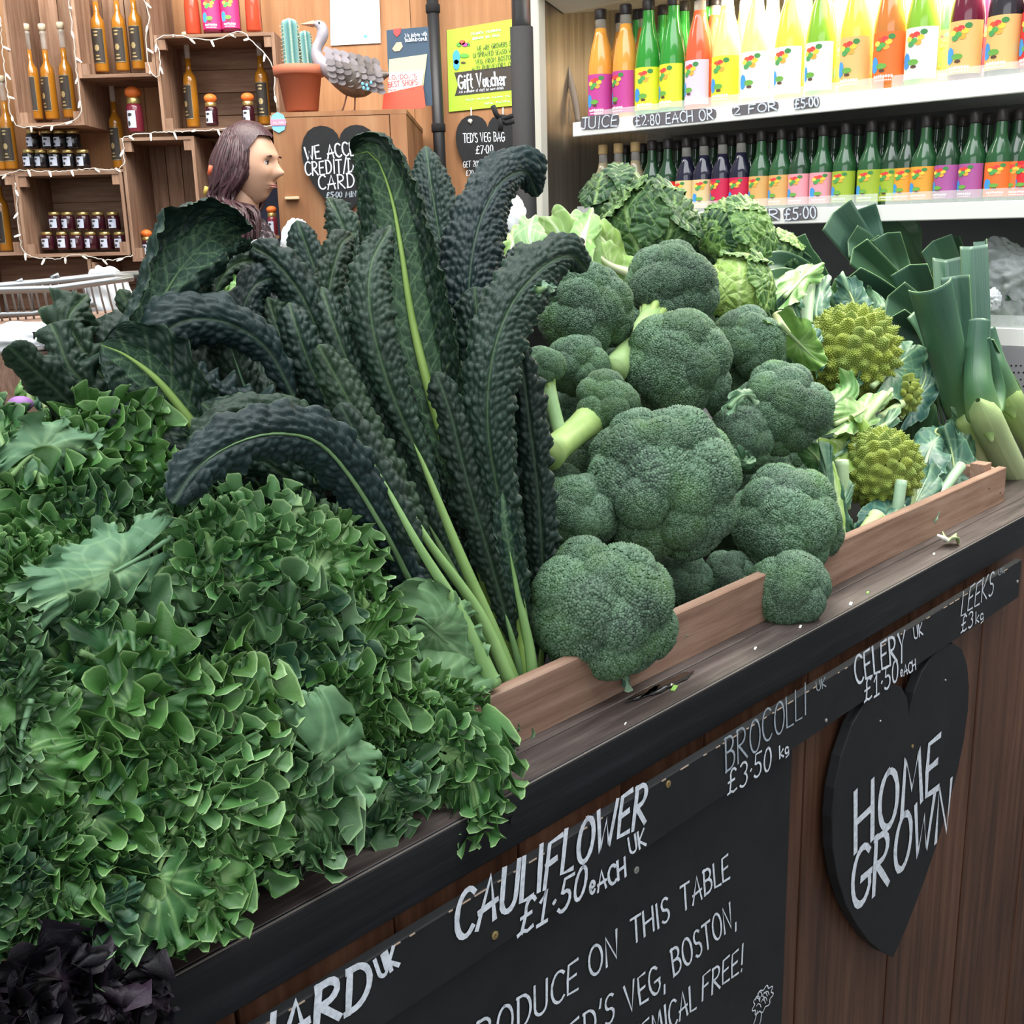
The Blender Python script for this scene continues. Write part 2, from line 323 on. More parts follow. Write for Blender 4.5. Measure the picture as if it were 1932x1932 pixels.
# price board
VB=.650
def pb(x,y): return pv(x,y,VB)
zt,zb=.9665,.8965
pbd=thing('price_board','long narrow black price board hand lettered in white along the counter edge','sign',C(.9,VB,zb))
ue=pb(1925,1090).dot(UU)
cbox(G(),-.6,ue,VB,VB+.0115,zb,zt,.0012).obj('board',M['chalk'],pbd)
def L3(t,a,b,c,wt,parent,fn,mat='white_paint',nn=-VV,**k): return lettering(t,fn(*a),fn(*b),fn(*c),wt*1.65,M[mat],parent,nn,**k)
L3('CHARD',(395,2073),(697,1882),(398,1985),.0046,pbd,pb)
L3('UK',(716,1843),(750,1818),(706,1810),.0030,pbd,pb)
L3('CAULIFLOWER',(858,1780),(1216,1550),(864,1690),.0042,pbd,pb)
L3('£1.50',(976,1768),(1100,1692),(986,1702),.0030,pbd,pb)
L3('eACH',(1112,1690),(1180,1651),(1110,1655),.0026,pbd,pb)
L3('UK',(1188,1610),(1217,1592),(1184,1580),.0022,pbd,pb)
L3('BROCOLLI',(1368,1457),(1520,1346),(1365,1395),.0020,pbd,pb,'faded_paint')
L3('£3.50',(1372,1500),(1453,1450),(1372,1455),.0021,pbd,pb)
L3('kg',(1470,1430),(1488,1420),(1469,1408),.0019,pbd,pb)
L3('UK',(1540,1303),(1557,1294),(1538,1286),.0013,pbd,pb,'faded_paint')
L3('CELERY',(1614,1290),(1708,1240),(1609,1238),.0030,pbd,pb)
L3('UK',(1724,1205),(1740,1196),(1722,1183),.0019,pbd,pb)
L3('£1.50',(1630,1326),(1693,1284),(1630,1284),.0026,pbd,pb)
L3('eACH',(1698,1278),(1727,1262),(1697,1259),.0019,pbd,pb)
L3('LEEKS',(1812,1162),(1872,1121),(1816,1116),.0021,pbd,pb)
L3('£3',(1812,1195),(1834,1180),(1813,1166),.0021,pbd,pb)
L3('kg',(1840,1176),(1855,1168),(1840,1155),.0018,pbd,pb)
L3('UK',(1883,1085),(1894,1080),(1882,1074),.0011,pbd,pb,'faded_paint')
def screw(fn,x,y,r,parent,mat='brass',n=-VV):
    p=fn(x,y);g=G();g.lathe([(r,0),(r,.0012),(r*.8,.0018),(r*.3,.0014)],14,p,n)
    g.box(p+nrm(n)*.0019,UU*r*.55,ZZ*r*.13,VV*.0002);g.box(p+nrm(n)*.0019,UU*r*.13,ZZ*r*.55,VV*.0002)
    return g.obj('screw',M[mat],parent)
M['steel']=pm('zinc_screw',(.45,.44,.42),.45,.8)
screw(pb,933,1764,.0042,pbd);screw(pb,1260,1479,.0042,pbd);screw(pb,1558,1359,.0025,pbd,'steel');screw(pb,1919,1097,.003,pbd,'steel')
g=G();rs=random.Random(4)   # worn chips on the painted top edge
for u in np.arange(.05,ue,.021):
    if rs.random()<.55:
        a=rs.uniform(.002,.008);g.box(C(u+rs.random()*.01,VB-.0003,zt-.0012),UU*a,VV*.0004,ZZ*.0006)
g.obj('paint_chip',pm('bare_wood_chip',(.36,.27,.2),.8),pbd)['kind']='stuff'
# blackboard
VK=.672
def pk(x,y): return pv(x,y,VK-.010)
u1=pk(1494,1440).dot(UU)
bb=thing('chalk_sign','large blackboard lettered in white chalk pen under the price board','sign',C(.6,VK-.01,.25))
cbox(G(),-.6,u1,VK-.010,VK+.002,.25,zb+.02,.001).obj('board',M['chalk'],bb)
def LB(t,a,b,c,wt=.0024,**k): return L3(t,a,b,c,wt,bb,pk,**k)
LB('PRODUCE',(868,2010),(1090,1866),(866,1948))
LB('ON',(1112,1848),(1166,1805),(1108,1795))
LB('THIS',(1192,1780),(1262,1735),(1188,1735))
LB('TABLE',(1286,1718),(1376,1655),(1282,1672))
LB("TED'S",(1045,2010),(1157,1922),(1043,1955))
LB('VEG,',(1184,1912),(1254,1862),(1176,1862))
LB('BOSTON,',(1270,1840),(1388,1744),(1263,1792))
LB('CHEMICAL',(1172,2012),(1312,1902),(1168,1962))
LB('FREE!',(1324,1888),(1400,1828),(1324,1842))
def pline(pts,fn,wt,parent,mat,n=-VV,name='drawing'):
    q=np.array([fn(*p) for p in pts]);T=np.gradient(q,axis=0);T/=np.linalg.norm(T,axis=1)[:,None]+1e-9;S=np.cross(n,T);V=[];m=len(q)
    for i in range(m): V+=[q[i]+S[i]*wt/2+n*.001,q[i]-S[i]*wt/2+n*.001]
    return mk(name,V,[(2*i,2*i+1,2*i+3,2*i+2) for i in range(m-1)],M[mat],parent,False)
cl=[]
for i in range(80):
    a=2*pi*i/79;r=1+.13*sin(9*a+.5);cl.append((1438+ (17*cos(a)+6*sin(a))*r,1886-(6*cos(a)*1.2+24*sin(a))*r))
pline(cl,pk,.0018,bb,'white_paint')
rs=random.Random(9)
for i in range(9):
    x,y=1438+rs.uniform(-10,10),1886+rs.uniform(-16,14);pline([(x-5,y+2),(x-2,y-3),(x+2,y-2),(x+4,y+4)],pk,.0015,bb,'white_paint')
pline([(1428,1906),(1423,1925),(1416,1945),(1400,1975)],pk,.0018,bb,'white_paint');pline([(1436,1908),(1434,1925),(1428,1945),(1415,1985)],pk,.0018,bb,'white_paint')
screw(pk,1200,1641,.0042,bb,'steel')
# heart sign on the counter
VH=.652
def ph(x,y): return pv(x,y,VH)
hl,hr,hb_,ht=[ph(*q) for q in((1572,1500),(1829,1312),(1690,1802),(1722,1346))]
ul,ur=hl.dot(UU),hr.dot(UU);zbm=hb_[2];zn=ht[2]
# heart: notch at y=.3125 (5/16) of unit shape, bottom at -17/16
uc=(ul+ur)/2;hw=(ur-ul)/2;scz=(zn-zbm)/1.79
pts=[C(uc+hx*hw,VH,zbm+(hy+1.57)*scz) for hx,hy in HEART2]
hs=thing('heart_sign','large black heart shaped board reading HOME GROWN screwed to the brown counter planks','sign',C(uc,VH,zbm))
g=G();g.prism(pts,VV*.016);ob=g.obj('board',M['chalk'],hs)
bm_=ob.modifiers.new('b','BEVEL');bm_.width=.0015;bm_.segments=2
L3('HOME',(1613,1608),(1770,1487),(1613,1500),.0084,hs,ph);L3('GROWN',(1606,1716),(1789,1570),(1611,1606),.0080,hs,ph)
screw(ph,1721,1408,.003,hs);
for p in((1660,1360),(1783,1283)): screw(ph,*p,.0016,hs,'steel')
# vegetable tray
VT=.737
tr=thing('vegetable_tray','long shallow raw wood tray holding the vegetables on the counter ledge','tray',C(1,VT,ZL))
zt2=pv(1250,1170,VT)[2]
cbox(G(),-.3,2.09,VT,VT+.016,ZL,zt2,.0015).obj('front_board',M['tray'],tr)
cbox(G(),2.06,2.078,VT+.017,1.55,ZL,zt2,.0015).obj('end_board',M['tray'],tr)
cbox(G(),-.3,2.06,1.55,1.57,ZL,zt2+.02,.0015).obj('back_board',M['tray'],tr)
cbox(G(),-.3,2.055,VT+.018,1.545,ZL,ZL+.006).obj('base_board',M['dark'],tr)
cbox(G(),2.03,2.06,VT+.017,VT+.045,ZL+.006,zt2+.012,.001).obj('corner_block',M['tray'],tr)
g=G()
for (x,y) in ((1887,930),(1866,922)): g.lathe([(.0015,0),(.0015,.0008)],8,pv(x,y,VT),-VV)
g.obj('nail',M['dark'],tr)
# bits fallen on the ledge
M['petal']=pm('pale_leaf_scrap',(.42,.55,.25),.5,spec=.3);M['green_bit']=pm('green_scrap',(.25,.5,.1),.5);M['white_bit']=pm('white_scrap',(.7,.7,.62),.6)
p=pz(1795,1026,ZL+.003);rs=random.Random(2)
sc_=thing('leaf_scrap','pale green curled scrap of leaf lying on the ledge at the right','leaf',p)
V=[];n_=14
for i in range(n_+1):
    for j in range(9):
        a=i/n_;b=j/8-.5;w_=.017*sin(pi*min(a+.12,1))**.6
        V.append(p+UU*(a-.5)*.036+VV*b*w_*2*.8+ZZ*(.006+.012*abs(b*2)**1.5*sin(a*5+1)+.006*sin(a*9)*b+.008*a))
mk('blade',V,[(i*9+j,i*9+j+1,(i+1)*9+j+1,(i+1)*9+j) for i in range(n_) for j in range(8)],M['petal'],sc_).modifiers.new('s','SOLIDIFY').thickness=.0012
g=G();g.tube([p+ZZ*.009-UU*.016,p-UU*.022+VV*.004+ZZ*.014,p-UU*.026+VV*.014+ZZ*.018],[.003,.0035,.002],8);g.obj('stalk',M['white_bit'],sc_)
for (x,y,s,m_),lb_ in zip(((1605,1139,.004,'white_bit'),(1637,1118,.003,'green_bit'),(1425,1223,.0025,'white_bit'),(1272,1298,.005,'green_bit'),(1510,1182,.003,'white_bit'),(1180,1365,.0015,'white_bit'),(1762,1045,.003,'white_bit')),('white ringlike crumb below the right broccoli','bright green crumb on the ledge between broccoli and romanesco','tiny white crumb on the dark ledge right of the puddle','light green crumb beside the puddle','white sliver below the hanging broccoli','tiny white speck at the left of the ledge','white sliver left of the pale leaf scrap')):
    q=pz(x,y,ZL+.002);g=G();g.box(q,UU*s*1.3+VV*s*.5,VV*s*.5-UU*s*.2,ZZ*.0008+UU*.0005,.0004)
    o=g.obj('vegetable_scrap',M[m_]);tag(o,lb_,'scrap','scraps on the ledge')
# water on the ledge
M['water']=pm('water',(.02,.018,.016),.04,spec=.6)
for (x,y,a,b),lb_ in zip(((1262,1290,.05,.008),(1215,1308,.03,.006)),('larger dark puddle on the ledge below the broccoli','smaller puddle left of the larger one on the ledge')):
    q=pz(x,y,ZL+.0014);pts=[q+UU*a*cos(2*pi*i/28)*(1+.15*sin(5*i))+VV*b*sin(2*pi*i/28)*(1+.2*cos(3*i)) for i in range(28)]
    o=G().prism(pts,ZZ*.0006).obj('puddle',M['water'],None,True);tag(o,lb_,'water','puddles on the ledge')
# ================================================================== back wall display
YC=4.40
def fY(Y): return lambda x,y: pY(x,y,Y)
FB=np.array([0,-1.,0])
def crate(label,xl,yt,xr,yb,vert=True,n=4,dpt=.31,gap=.004,top=True,Y=YC,sides=(1,1),mat=None):
    a=pY(xl,(yt+yb)/2,Y)[0];b=pY(xr,(yt+yb)/2,Y)[0];z1=pY((xl+xr)/2,yt,Y)[2];z0=pY((xl+xr)/2,yb,Y)[2];th=.012
    o=thing('wooden_crate',label,'crate',((a+b)/2,Y+dpt/2,z0),'crates stacked against the wall')
    yb2=min(Y+dpt,YW-.012)
    if sides[0]: quadbox(G(),a,a+th,Y,yb2,z0,z1).obj('side_board',M['crate'],o)
    if sides[1]: quadbox(G(),b-th,b,Y,yb2,z0,z1).obj('side_board',M['crate'],o)
    quadbox(G(),a+th,b-th,Y,yb2,z0,z0+th).obj('bottom_board',M['crateh'],o)
    if top: quadbox(G(),a+th,b-th,Y,yb2,z1-th,z1).obj('top_board',M['crateh'],o)
    for i in range(n):
        t0,t1=i/n,(i+1)/n
        if vert: quadbox(G(),a+th+(b-a-2*th)*t0+gap/2,a+th+(b-a-2*th)*t1-gap/2,yb2,yb2+.009,z0,z1).obj('slat',M['crate'],o)
        else: quadbox(G(),a,b,yb2,yb2+.009,z0+(z1-z0)*t0+gap/2,z0+(z1-z0)*t1-gap/2).obj('slat',M['crateh'],o)
    for X in (a+th,b-th-.028):
        for (q0,q1) in ((z0+th,z0+.05),(z1-.05,z1-th)):
            if q0>z1-.06 and not top: continue
            quadbox(G(),X,X+.028,Y+.004,Y+.03,q0,q1).obj('corner_block',M['crate'],o)
    return o
crate('grey brown crate at the top left holding three amber oil bottles with pale stoppers',14,-60,143,238,True,3,top=False)
crate('crate behind the top left one, three dark labelled oil bottles on its board',136,-90,284,146,True,3,dpt=.30,top=False)
crate('crate with level back slats and fairy lights looped over it, sauce bottles on top',298,63,524,247,False,4)
crate('tall crate with upright back slats right beside the long haired woman',238,258,376,492,True,4)
crate('crate of small purple jam jars in two rows above the wire basket',37,324,238,484,False,3)
crate('crate at the left edge holding one tall amber bottle beside the jam jar crate',-130,324,36,484,False,3)
crate('lower left crate with wide level slats under the jam jar crate',-60,492,182,690,False,4,top=False)
crate('low crate with level slats right of the lower left crate',184,492,372,690,False,4,top=False)
o=quadbox(G(),pY(-60,322,YC)[0],pY(236,322,YC)[0],YC+.0,YW-.005,pY(100,322,YC)[2]-.011,pY(100,322,YC)[2]-.001).obj('shelf_board',M['crateh']);tag(o,'wooden shelf board under the two rows of dark honey jars','shelf')
o=quadbox(G(),pY(377,300,YC)[0],pY(521,300,YC)[0],YC+.28,YW-.005,.6,pY(450,256,YC)[2]).obj('backdrop',pm('dark_recess_blue',(.03,.035,.06),.9));tag(o,'dark blue curtain standing in for the dark recess behind the woman','backdrop')  # dark board whose colour stands in for the shaded recess
def base(x,y,Y): p=pY(x,y,Y);return p
# ---- oil bottles
M['oil']=pm('amber_oil',(.38,.15,.012),.12,spec=.6,coat=.6);M['clear']=pm('clear_glass',(.75,.72,.66),.1,spec=.7,alpha=.35);M['cork']=pm('pale_stopper',(.7,.6,.42),.6)
M['gold']=pm('gold_print',(.5,.4,.2),.4,.5);M['blacklab']=pm('dark_label',(.035,.028,.022),.6)
def curved(g,r,z0,z1,a0,a1,n=8,c=(0,0)):
    V=[];
    for i in range(n+1):
        a=rad(a0+(a1-a0)*i/n);V+=[(c[0]+r*sin(a),c[1]-r*cos(a),z0),(c[0]+r*sin(a),c[1]-r*cos(a),z1)]
    g.add(V,[(2*i,2*i+2,2*i+3,2*i+1) for i in range(n)]);return g
def blob(g,r,a,z,ra,rz,n=8,lift=.0006):
    V=[((r+lift)*sin(rad(a)),-(r+lift)*cos(rad(a)),z)]+[((r+lift)*sin(rad(a)+ra/r*cos(2*pi*i/n)),-(r+lift)*cos(rad(a)+ra/r*cos(2*pi*i/n)),z+rz*sin(2*pi*i/n)) for i in range(n)]
    g.add(V,[(0,1+i,1+(i+1)%n) for i in range(n)]);return g
def vcol(name,rough=.6):
    m,t,b=nt(name);a=t.nodes.new('ShaderNodeVertexColor');a.layer_name='col';t.links.new(a.outputs[0],b.inputs['Base Color']);b.inputs['Roughness'].default_value=rough;return m
M['print']=vcol('printed_colours')
oil=None
oils=[(70,226,'amber oil bottle, left one of three in the top left crate'),(100,226,'amber oil bottle, middle one of three in the top left crate'),(134,223,'amber oil bottle, right one of three in the top left crate'),
(194,137,'amber bottle, left one of three on the second crate board'),(233,135,'amber bottle, middle one of three on the second crate board'),(264,132,'amber bottle at the looped fairy lights, right one of three on the second crate board'),
(366,241,'amber oil bottle left of the orange topped jars in the level slatted crate'),(500,236,'amber oil bottle at the right end of the level slatted crate'),
(227,318,'amber oil bottle standing behind the tall crate left of the plum jam'),(24,320,'tall amber bottle at the left edge beside the dark honey jars'),(2,321,'amber bottle cut by the left picture edge beside the honey jars'),(14,474,'tall amber bottle at the left edge beside the purple jam jars')]
for x,y,lb in oils:
    p=base(x,y,YC+(.16 if x!=227 else .24))
    if oil is None:
        oil=thing('oil_bottle',lb,'bottle',p,'oil bottles on the wall crates')
        G().lathe([(.0,0),(.024,.001),(.026,.006),(.026,.165),(.024,.185),(.012,.205),(.0105,.215),(.0105,.255)],18).obj('bottle_body',M['oil'],oil,True,local=True)
        G().lathe([(.0107,.25),(.0107,.305),(.0125,.308),(.0125,.316),(.009,.318)],14).obj('neck',M['clear'],oil,True,local=True)
        G().lathe([(.009,.312),(.0095,.322),(.014,.323),(.014,.342),(.011,.345)],14).obj('stopper',M['cork'],oil,True,local=True)
        lab=curved(G(),.0266,.03,.155,-75,40,8).obj('paper_label',M['blacklab'],oil,True,local=True)
        g=G();blob(g,.0268,-22,.085,.009,.012);blob(g,.0268,-22,.13,.008,.004);blob(g,.0268,-22,.142,.01,.003);blob(g,.0268,-22,.045,.011,.003);blob(g,.0268,-22,.057,.008,.003)
        g.obj('gold_print',M['gold'],lab,local=True)
        g=G()
        for a,b,c,d in ((-74,-72,.031,.154),(37,39,.031,.154),(-74,39,.031,.0325),(-74,39,.1525,.154)): curved(g,.027,c,d,a,b,6)
        g.obj('border',M['gold'],lab,local=True)
    else:
        o=copy_tree(oil,None,p,(0,0,random.Random(x).uniform(-.4,.4)));o['label']=lb
# ---- jars
M['jamdark']=pm('dark_honey',(.006,.006,.008),.15,coat=.5);M['jampur']=pm('purple_jam',(.035,.006,.012),.15,coat=.5);M['jamred']=pm('plum_jam',(.16,.02,.035),.15,coat=.5)
M['lid']=pm('gold_lid',(.55,.42,.16),.3,.8);M['lablue']=pm('pale_label',(.5,.56,.68),.6);M['orange']=pm('orange_cloth',(.75,.17,.03),.55)
def jar_build(lb,p,mt,group,r=.026,h=.068):
    j=thing('jam_jar',lb,'jar',p,group)
    G().lathe([(0,0),(r*.9,.0),(r,.005),(r,h*.72),(r*.82,h*.84)],16).obj('glass_jar',mt,j,True,local=True)
    G().lathe([(r*.86,h*.82),(r*.88,h*.83),(r*.88,h*.98),(r*.8,h)],16).obj('lid',M['lid'],j,True,local=True)
    g=G();V=[]
    lab=curved(G(),r+.0006,h*.12,h*.62,-45,20,6).obj('paper_label',M['lablue'],j,True,local=True)
    g=G();blob(g,r+.0008,-20,h*.5,r*.3,h*.05);blob(g,r+.0008,-30,h*.25,r*.2,h*.08);g.obj('dark_print',M['blacklab'],lab,local=True)
    return j
def jars(rows,mt,word,group):
    proto=None;o_=['leftmost','second','third','fourth','fifth','sixth']
    for ri,(y,xs_,rw) in enumerate(rows):
        for i,x in enumerate(xs_):
            p=base(x,y,YC+.12);last=i==len(xs_)-1
            lb=f'small {word} jar with gold lid, {"rightmost" if last else o_[i]+(" from the left" if i else "")} in the {rw} row'
            if proto is None: proto=jar_build(lb,p,mt,group)
            else:
                o=copy_tree(proto,None,p,(0,0,random.Random(x*7+y).uniform(-.35,.35)));o['label']=lb
jars([(317.5,(58,81,106,132,159),'lower'),(281,(65,92,116,141),'upper')],M['jamdark'],'dark honey','dark honey jars on the shelf')
jars([(471,(93,121,148,175,202,229),'lower'),(434,(106,131,160,188,216),'upper')],M['jampur'],'purple jam','purple jam jars in the crate')
tops=[(258,250,.031,.125,M['jamred'],'plum jam jar with orange cloth top standing beside the long amber bottle'),(401,238,.024,.085,M['jampur'],'dark jam jar with orange cloth top, left of two in the level slatted crate'),(471,236,.024,.085,M['jampur'],'dark jam jar with orange cloth top, right of two by the amber bottle'),
(281,484,.021,.075,M['jampur'],'dark jam jar with orange cloth top at the foot of the tall crate'),(323,478,.023,.088,M['jampur'],'jam jar with orange cloth top half hidden by the big kale leaf'),(516,444,.02,.085,M['jamred'],'jam jar with orange top peeping out right of the woman')]
for i,(x,y,r,h,mt,lb) in enumerate(tops):
    p=base(x,y,YC+.1);j=jar_build(lb,p,mt,'jars with orange cloth tops',r,h)
    g=G();rs=random.Random(i);V=[]
    nu,nv=20,10
    for a in range(nv+1):
        t=pi*a/nv
        for b in range(nu):
            an=2*pi*b/nu;rr_=r*1.0*(1+.05*sin(5*an+i)*sin(t)**2);V.append((rr_*sin(t)*cos(an),rr_*sin(t)*sin(an),h+r*.62+r*.72*cos(t)))
    g.add(V,[(a*nu+b,(a+1)*nu+b,(a+1)*nu+(b+1)%nu,a*nu+(b+1)%nu) for a in range(nv) for b in range(nu)]);g.obj('cloth_top',M['orange'],j,True,local=True)
o=quadbox(G(),pY(500,446,YC)[0],pY(524,446,YC)[0],YC+.03,YW-.005,pY(516,444,YC+.1)[2]-.012,pY(516,444,YC+.1)[2]-.0005).obj('shelf_board',M['crateh']);tag(o,'narrow shelf board right of the woman holding an orange topped jar','shelf')
jar_build('red jam jar with plain gold lid beside the orange topped jar',base(302,484,YC+.15),M['jamred'],'jars in the tall crate',.022,.062)
# ---- sauce bottles over the crate
M['sauce']=pm('red_sauce',(.5,.06,.025),.15,coat=.5);M['beet']=pm('dark_red_juice',(.13,.01,.03),.15,coat=.5);M['pinklab']=pm('pink_label',(.72,.03,.16),.5)
def fruit_print(parent,r,z0,h,local=True,mul=1,blue=True,seed=1):
    g=G();cols=[];rs=random.Random(seed)
    def ad(a,z,ra,rz,c,n=8): n0=g.n;blob(g,r,a,z,ra,rz,n,.0006+rs.random()*.0004);cols.extend([c]*(g.n-n0))
    if blue: ad(-34,z0+.36*h,.16*r*2,.17*h,(.05,.32,.75))
    ad(-5,z0+.33*h,.36*r,.06*h,(.15,.4,.06));ad(-2,z0+.24*h,.2*r,.03*h,(.1,.05,.03))
    for a,z,c in ((-14,.84,(.85,.1,.03)),(4,.86,(.8,.05,.05)),(18,.8,(.85,.6,.05)),(-24,.78,(.9,.7,.1)),(-4,.74,(.1,.4,.08)),(10,.7,(.85,.4,.05)),(28,.9,(.05,.25,.06)),(-16,.68,(.08,.35,.1))): ad(a,z0+z*h,.22*r,.055*h,c)
    for a in range(-30,40,9): ad(a,z0+.12*h+.012*h*rs.random(),.075*r,.035*h,(.85,.85,.8),6)
    for a in range(-26,34,7): ad(a,z0+.05*h,.05*r,.018*h,(.85,.85,.8),6)
    return mk('colour_print',np.vstack(g.V),g.F,M['print'],parent,True,local=True,col=np.array(cols))
for x,y,k_,lb in ((366,66,0,'red sauce bottle at the left of four bottles on the crate top'),(480,60,0,'red sauce bottle at the right of four bottles on the crate top'),(403,64,1,'dark red bottle with pink label beside the left sauce bottle'),(438,62,1,'dark red bottle with pink label beside the right sauce bottle')):
    p=base(x,y,YC+.13);o=thing('sauce_bottle' if k_==0 else 'cordial_bottle',lb,'bottle',p,'bottles on top of the level slatted crate')
    if k_==0:
        G().lathe([(0,0),(.026,0),(.029,.005),(.028,.1),(.024,.14),(.014,.19),(.013,.2)],18).obj('bottle_body',M['sauce'],o,True,local=True);G().lathe([(.015,.198),(.015,.225),(.012,.227)],14).obj('cap',M['orange'],o,True,local=True)
    else:
        G().lathe([(0,0),(.034,0),(.036,.005),(.036,.13),(.03,.155),(.014,.2),(.014,.24)],18).obj('bottle_body',M['beet'],o,True,local=True);G().lathe([(.016,.238),(.016,.26),(.013,.262)],14).obj('cap',M['orange'],o,True,local=True)
        lab=curved(G(),.0366,.012,.125,-70,70,12).obj('paper_label',M['pinklab'],o,True,local=True);fruit_print(lab,.0368,.012,.113)
# ---- fairy lights
M['bulb']=pm('fairy_bulb',(.8,.8,.75),.3,emit=(1,.93,.8),es=.6);M['wire']=pm('clear_wire',(.5,.47,.42),.4)
bulbme=G().lathe([(0,0),(.0035,.001),(.0045,.012),(.003,.026),(0,.028)],6).obj('bulb',M['bulb'],None,True);bulb0=bulbme
first=True
strands=[('fairy light string round the top left crate',[(0,30),(6,110),(14,175),(27,232),(62,240),(118,234),(152,214),(146,150),(139,80),(129,-10)]),
('fairy light string looping from the second crate over the level slatted crate',[(268,-10),(281,30),(276,80),(284,132),(299,145),(301,105),(296,74),(332,67),(398,77),(450,60),(482,85),(515,125),(519,180),(526,207)]),
('fairy light string along the bottom of the level slatted crate',[(228,262),(262,252),(330,249),(400,245),(460,241),(516,238)]),
('fairy light string along the shelf under the honey jars',[(-5,334),(40,322),(100,324),(162,319),(226,317),(234,285),(232,262)]),
('fairy light string hanging round the purple jam jar crate',[(28,345),(33,400),(37,440),(48,478),(100,489),(150,481),(205,491),(252,482)])]
for lb,pts in strands:
    q,L=spline([pY(x,y,YC-.012+.004*((i%2))) for i,(x,y) in enumerate(pts)],70)
    rs=random.Random(lb);q=q+np.array([[rs.uniform(-.003,.003),0,rs.uniform(-.003,.003)] for _ in range(70)])
    s=thing('string_lights',lb,'lights',q[0],'fairy lights on the crates')
    G().tube(q,.0021,5).obj('cord',M['wire'],s,True)
    nb=int(L/.075)
    for i in range(nb):
        p=q[int((i+.5)/nb*69)]-q[0];an=(rs.uniform(-1,1),rs.uniform(1.8,4.5),rs.uniform(-.5,.5))
        if first: b=bulb0;b.parent=s;first=False
        else: b=bulb0.copy();COL.objects.link(b);b.parent=s
        b.location=p;b.rotation_euler=an
# ---- cabinet
YK=3.92
kx0=pY(519,300,YK)[0];kx1=pY(766,210,YK)[0];kz=pY(645,209,YK)[2]
M['plyf']=wood('cabinet_plywood',(.28,.13,.06),(.36,.18,.085),(.44,.25,.13),.6,(0,0,0),(1,1,.08),20,.25,.1,3,.05)
cb=thing('plywood_cabinet','tall orange plywood cabinet with a black heart sign on its door','cabinet',((kx0+kx1)/2,YK+.35,0))
quadbox(G(),kx0,kx1,YK+.018,YW-.03,-.25,kz-.015).obj('carcass',M['plyf'],cb);quadbox(G(),kx0-.002,kx1+.002,YK,YW-.03,kz-.0148,kz).obj('top_panel',M['plyf'],cb)
dx=pY(738,300,YK)[0];quadbox(G(),kx0,dx,YK,YK+.0175,-.23,kz-.017).obj('door',M['plyf'],cb)
quadbox(G(),dx+.003,kx1,YK,YK+.0175,-.25,kz-.0155).obj('side_stile',M['plyf'],cb)
hp=pY(552,374,YK);G().box(hp+FB*.008,(.024,0,0),(0,.007,0),(0,0,.005),.002).obj('handle',pm('cream_handle',(.7,.5,.3),.5),cb)
def heart(label,fn,cx,yn,xl,yb,xr=None,thk=.012,fnY=None):
    nc=fn(cx,yn);b=fn(cx,yb);hw=abs(fn(xl,yn)[0]-nc[0]);sc_=(nc[2]-b[2])
    o=thing('heart_sign',label,'sign',b);V=[nc*0+np.array([nc[0]+hx*hw,nc[1],b[2]+(hy+1.57)/(1.79)*sc_]) for hx,hy in HEART2]
    G().prism(V,(0,thk,0)).obj('board',M['chalk'],o);return o
fk=fY(YK-.02)
h1=heart('black heart sign saying WE ACCEPT CREDIT/DEBIT CARDS on the cabinet door',fk,640,264,567,408)
def LX(t,a,b,c,wt,parent,fn,mat='white_paint',**k): return lettering(t,fn(*a),fn(*b),fn(*c),wt,M[mat],parent,FB,**k)
LX('WE ACCEPT',(578,303),(698,289),(574,278),.0058,h1,fk);LX('CREDIT/DEBIT',(577,331),(712,320),(575,306),.0052,h1,fk);LX('CARDS',(602,358),(684,352),(600,332),.0052,h1,fk);LX('£5.00 MIN',(616,373),(672,371),(616,363),.004,h1,fk,'faded_paint')
st=thing('round_sticker','small light blue octagonal sticker with a pink band at the cabinet corner','sticker',pY(525,231,YK-.004))
c=pY(525,231,YK-.004);G().prism(ring_pts(c,(.027,0,0),(0,0,.033),8),(0,.002,0)).obj('disc',pm('sticker_blue',(.2,.5,.75),.5),st)
G().box(c+FB*.001,(.025,0,0),(0,.0005,0),(0,0,.010)).obj('band',pm('sticker_pink',(.85,.25,.35),.5),st);LX('nunm',(516,235),(536,234),(516,228),.0015,st,fY(YK-.006),)
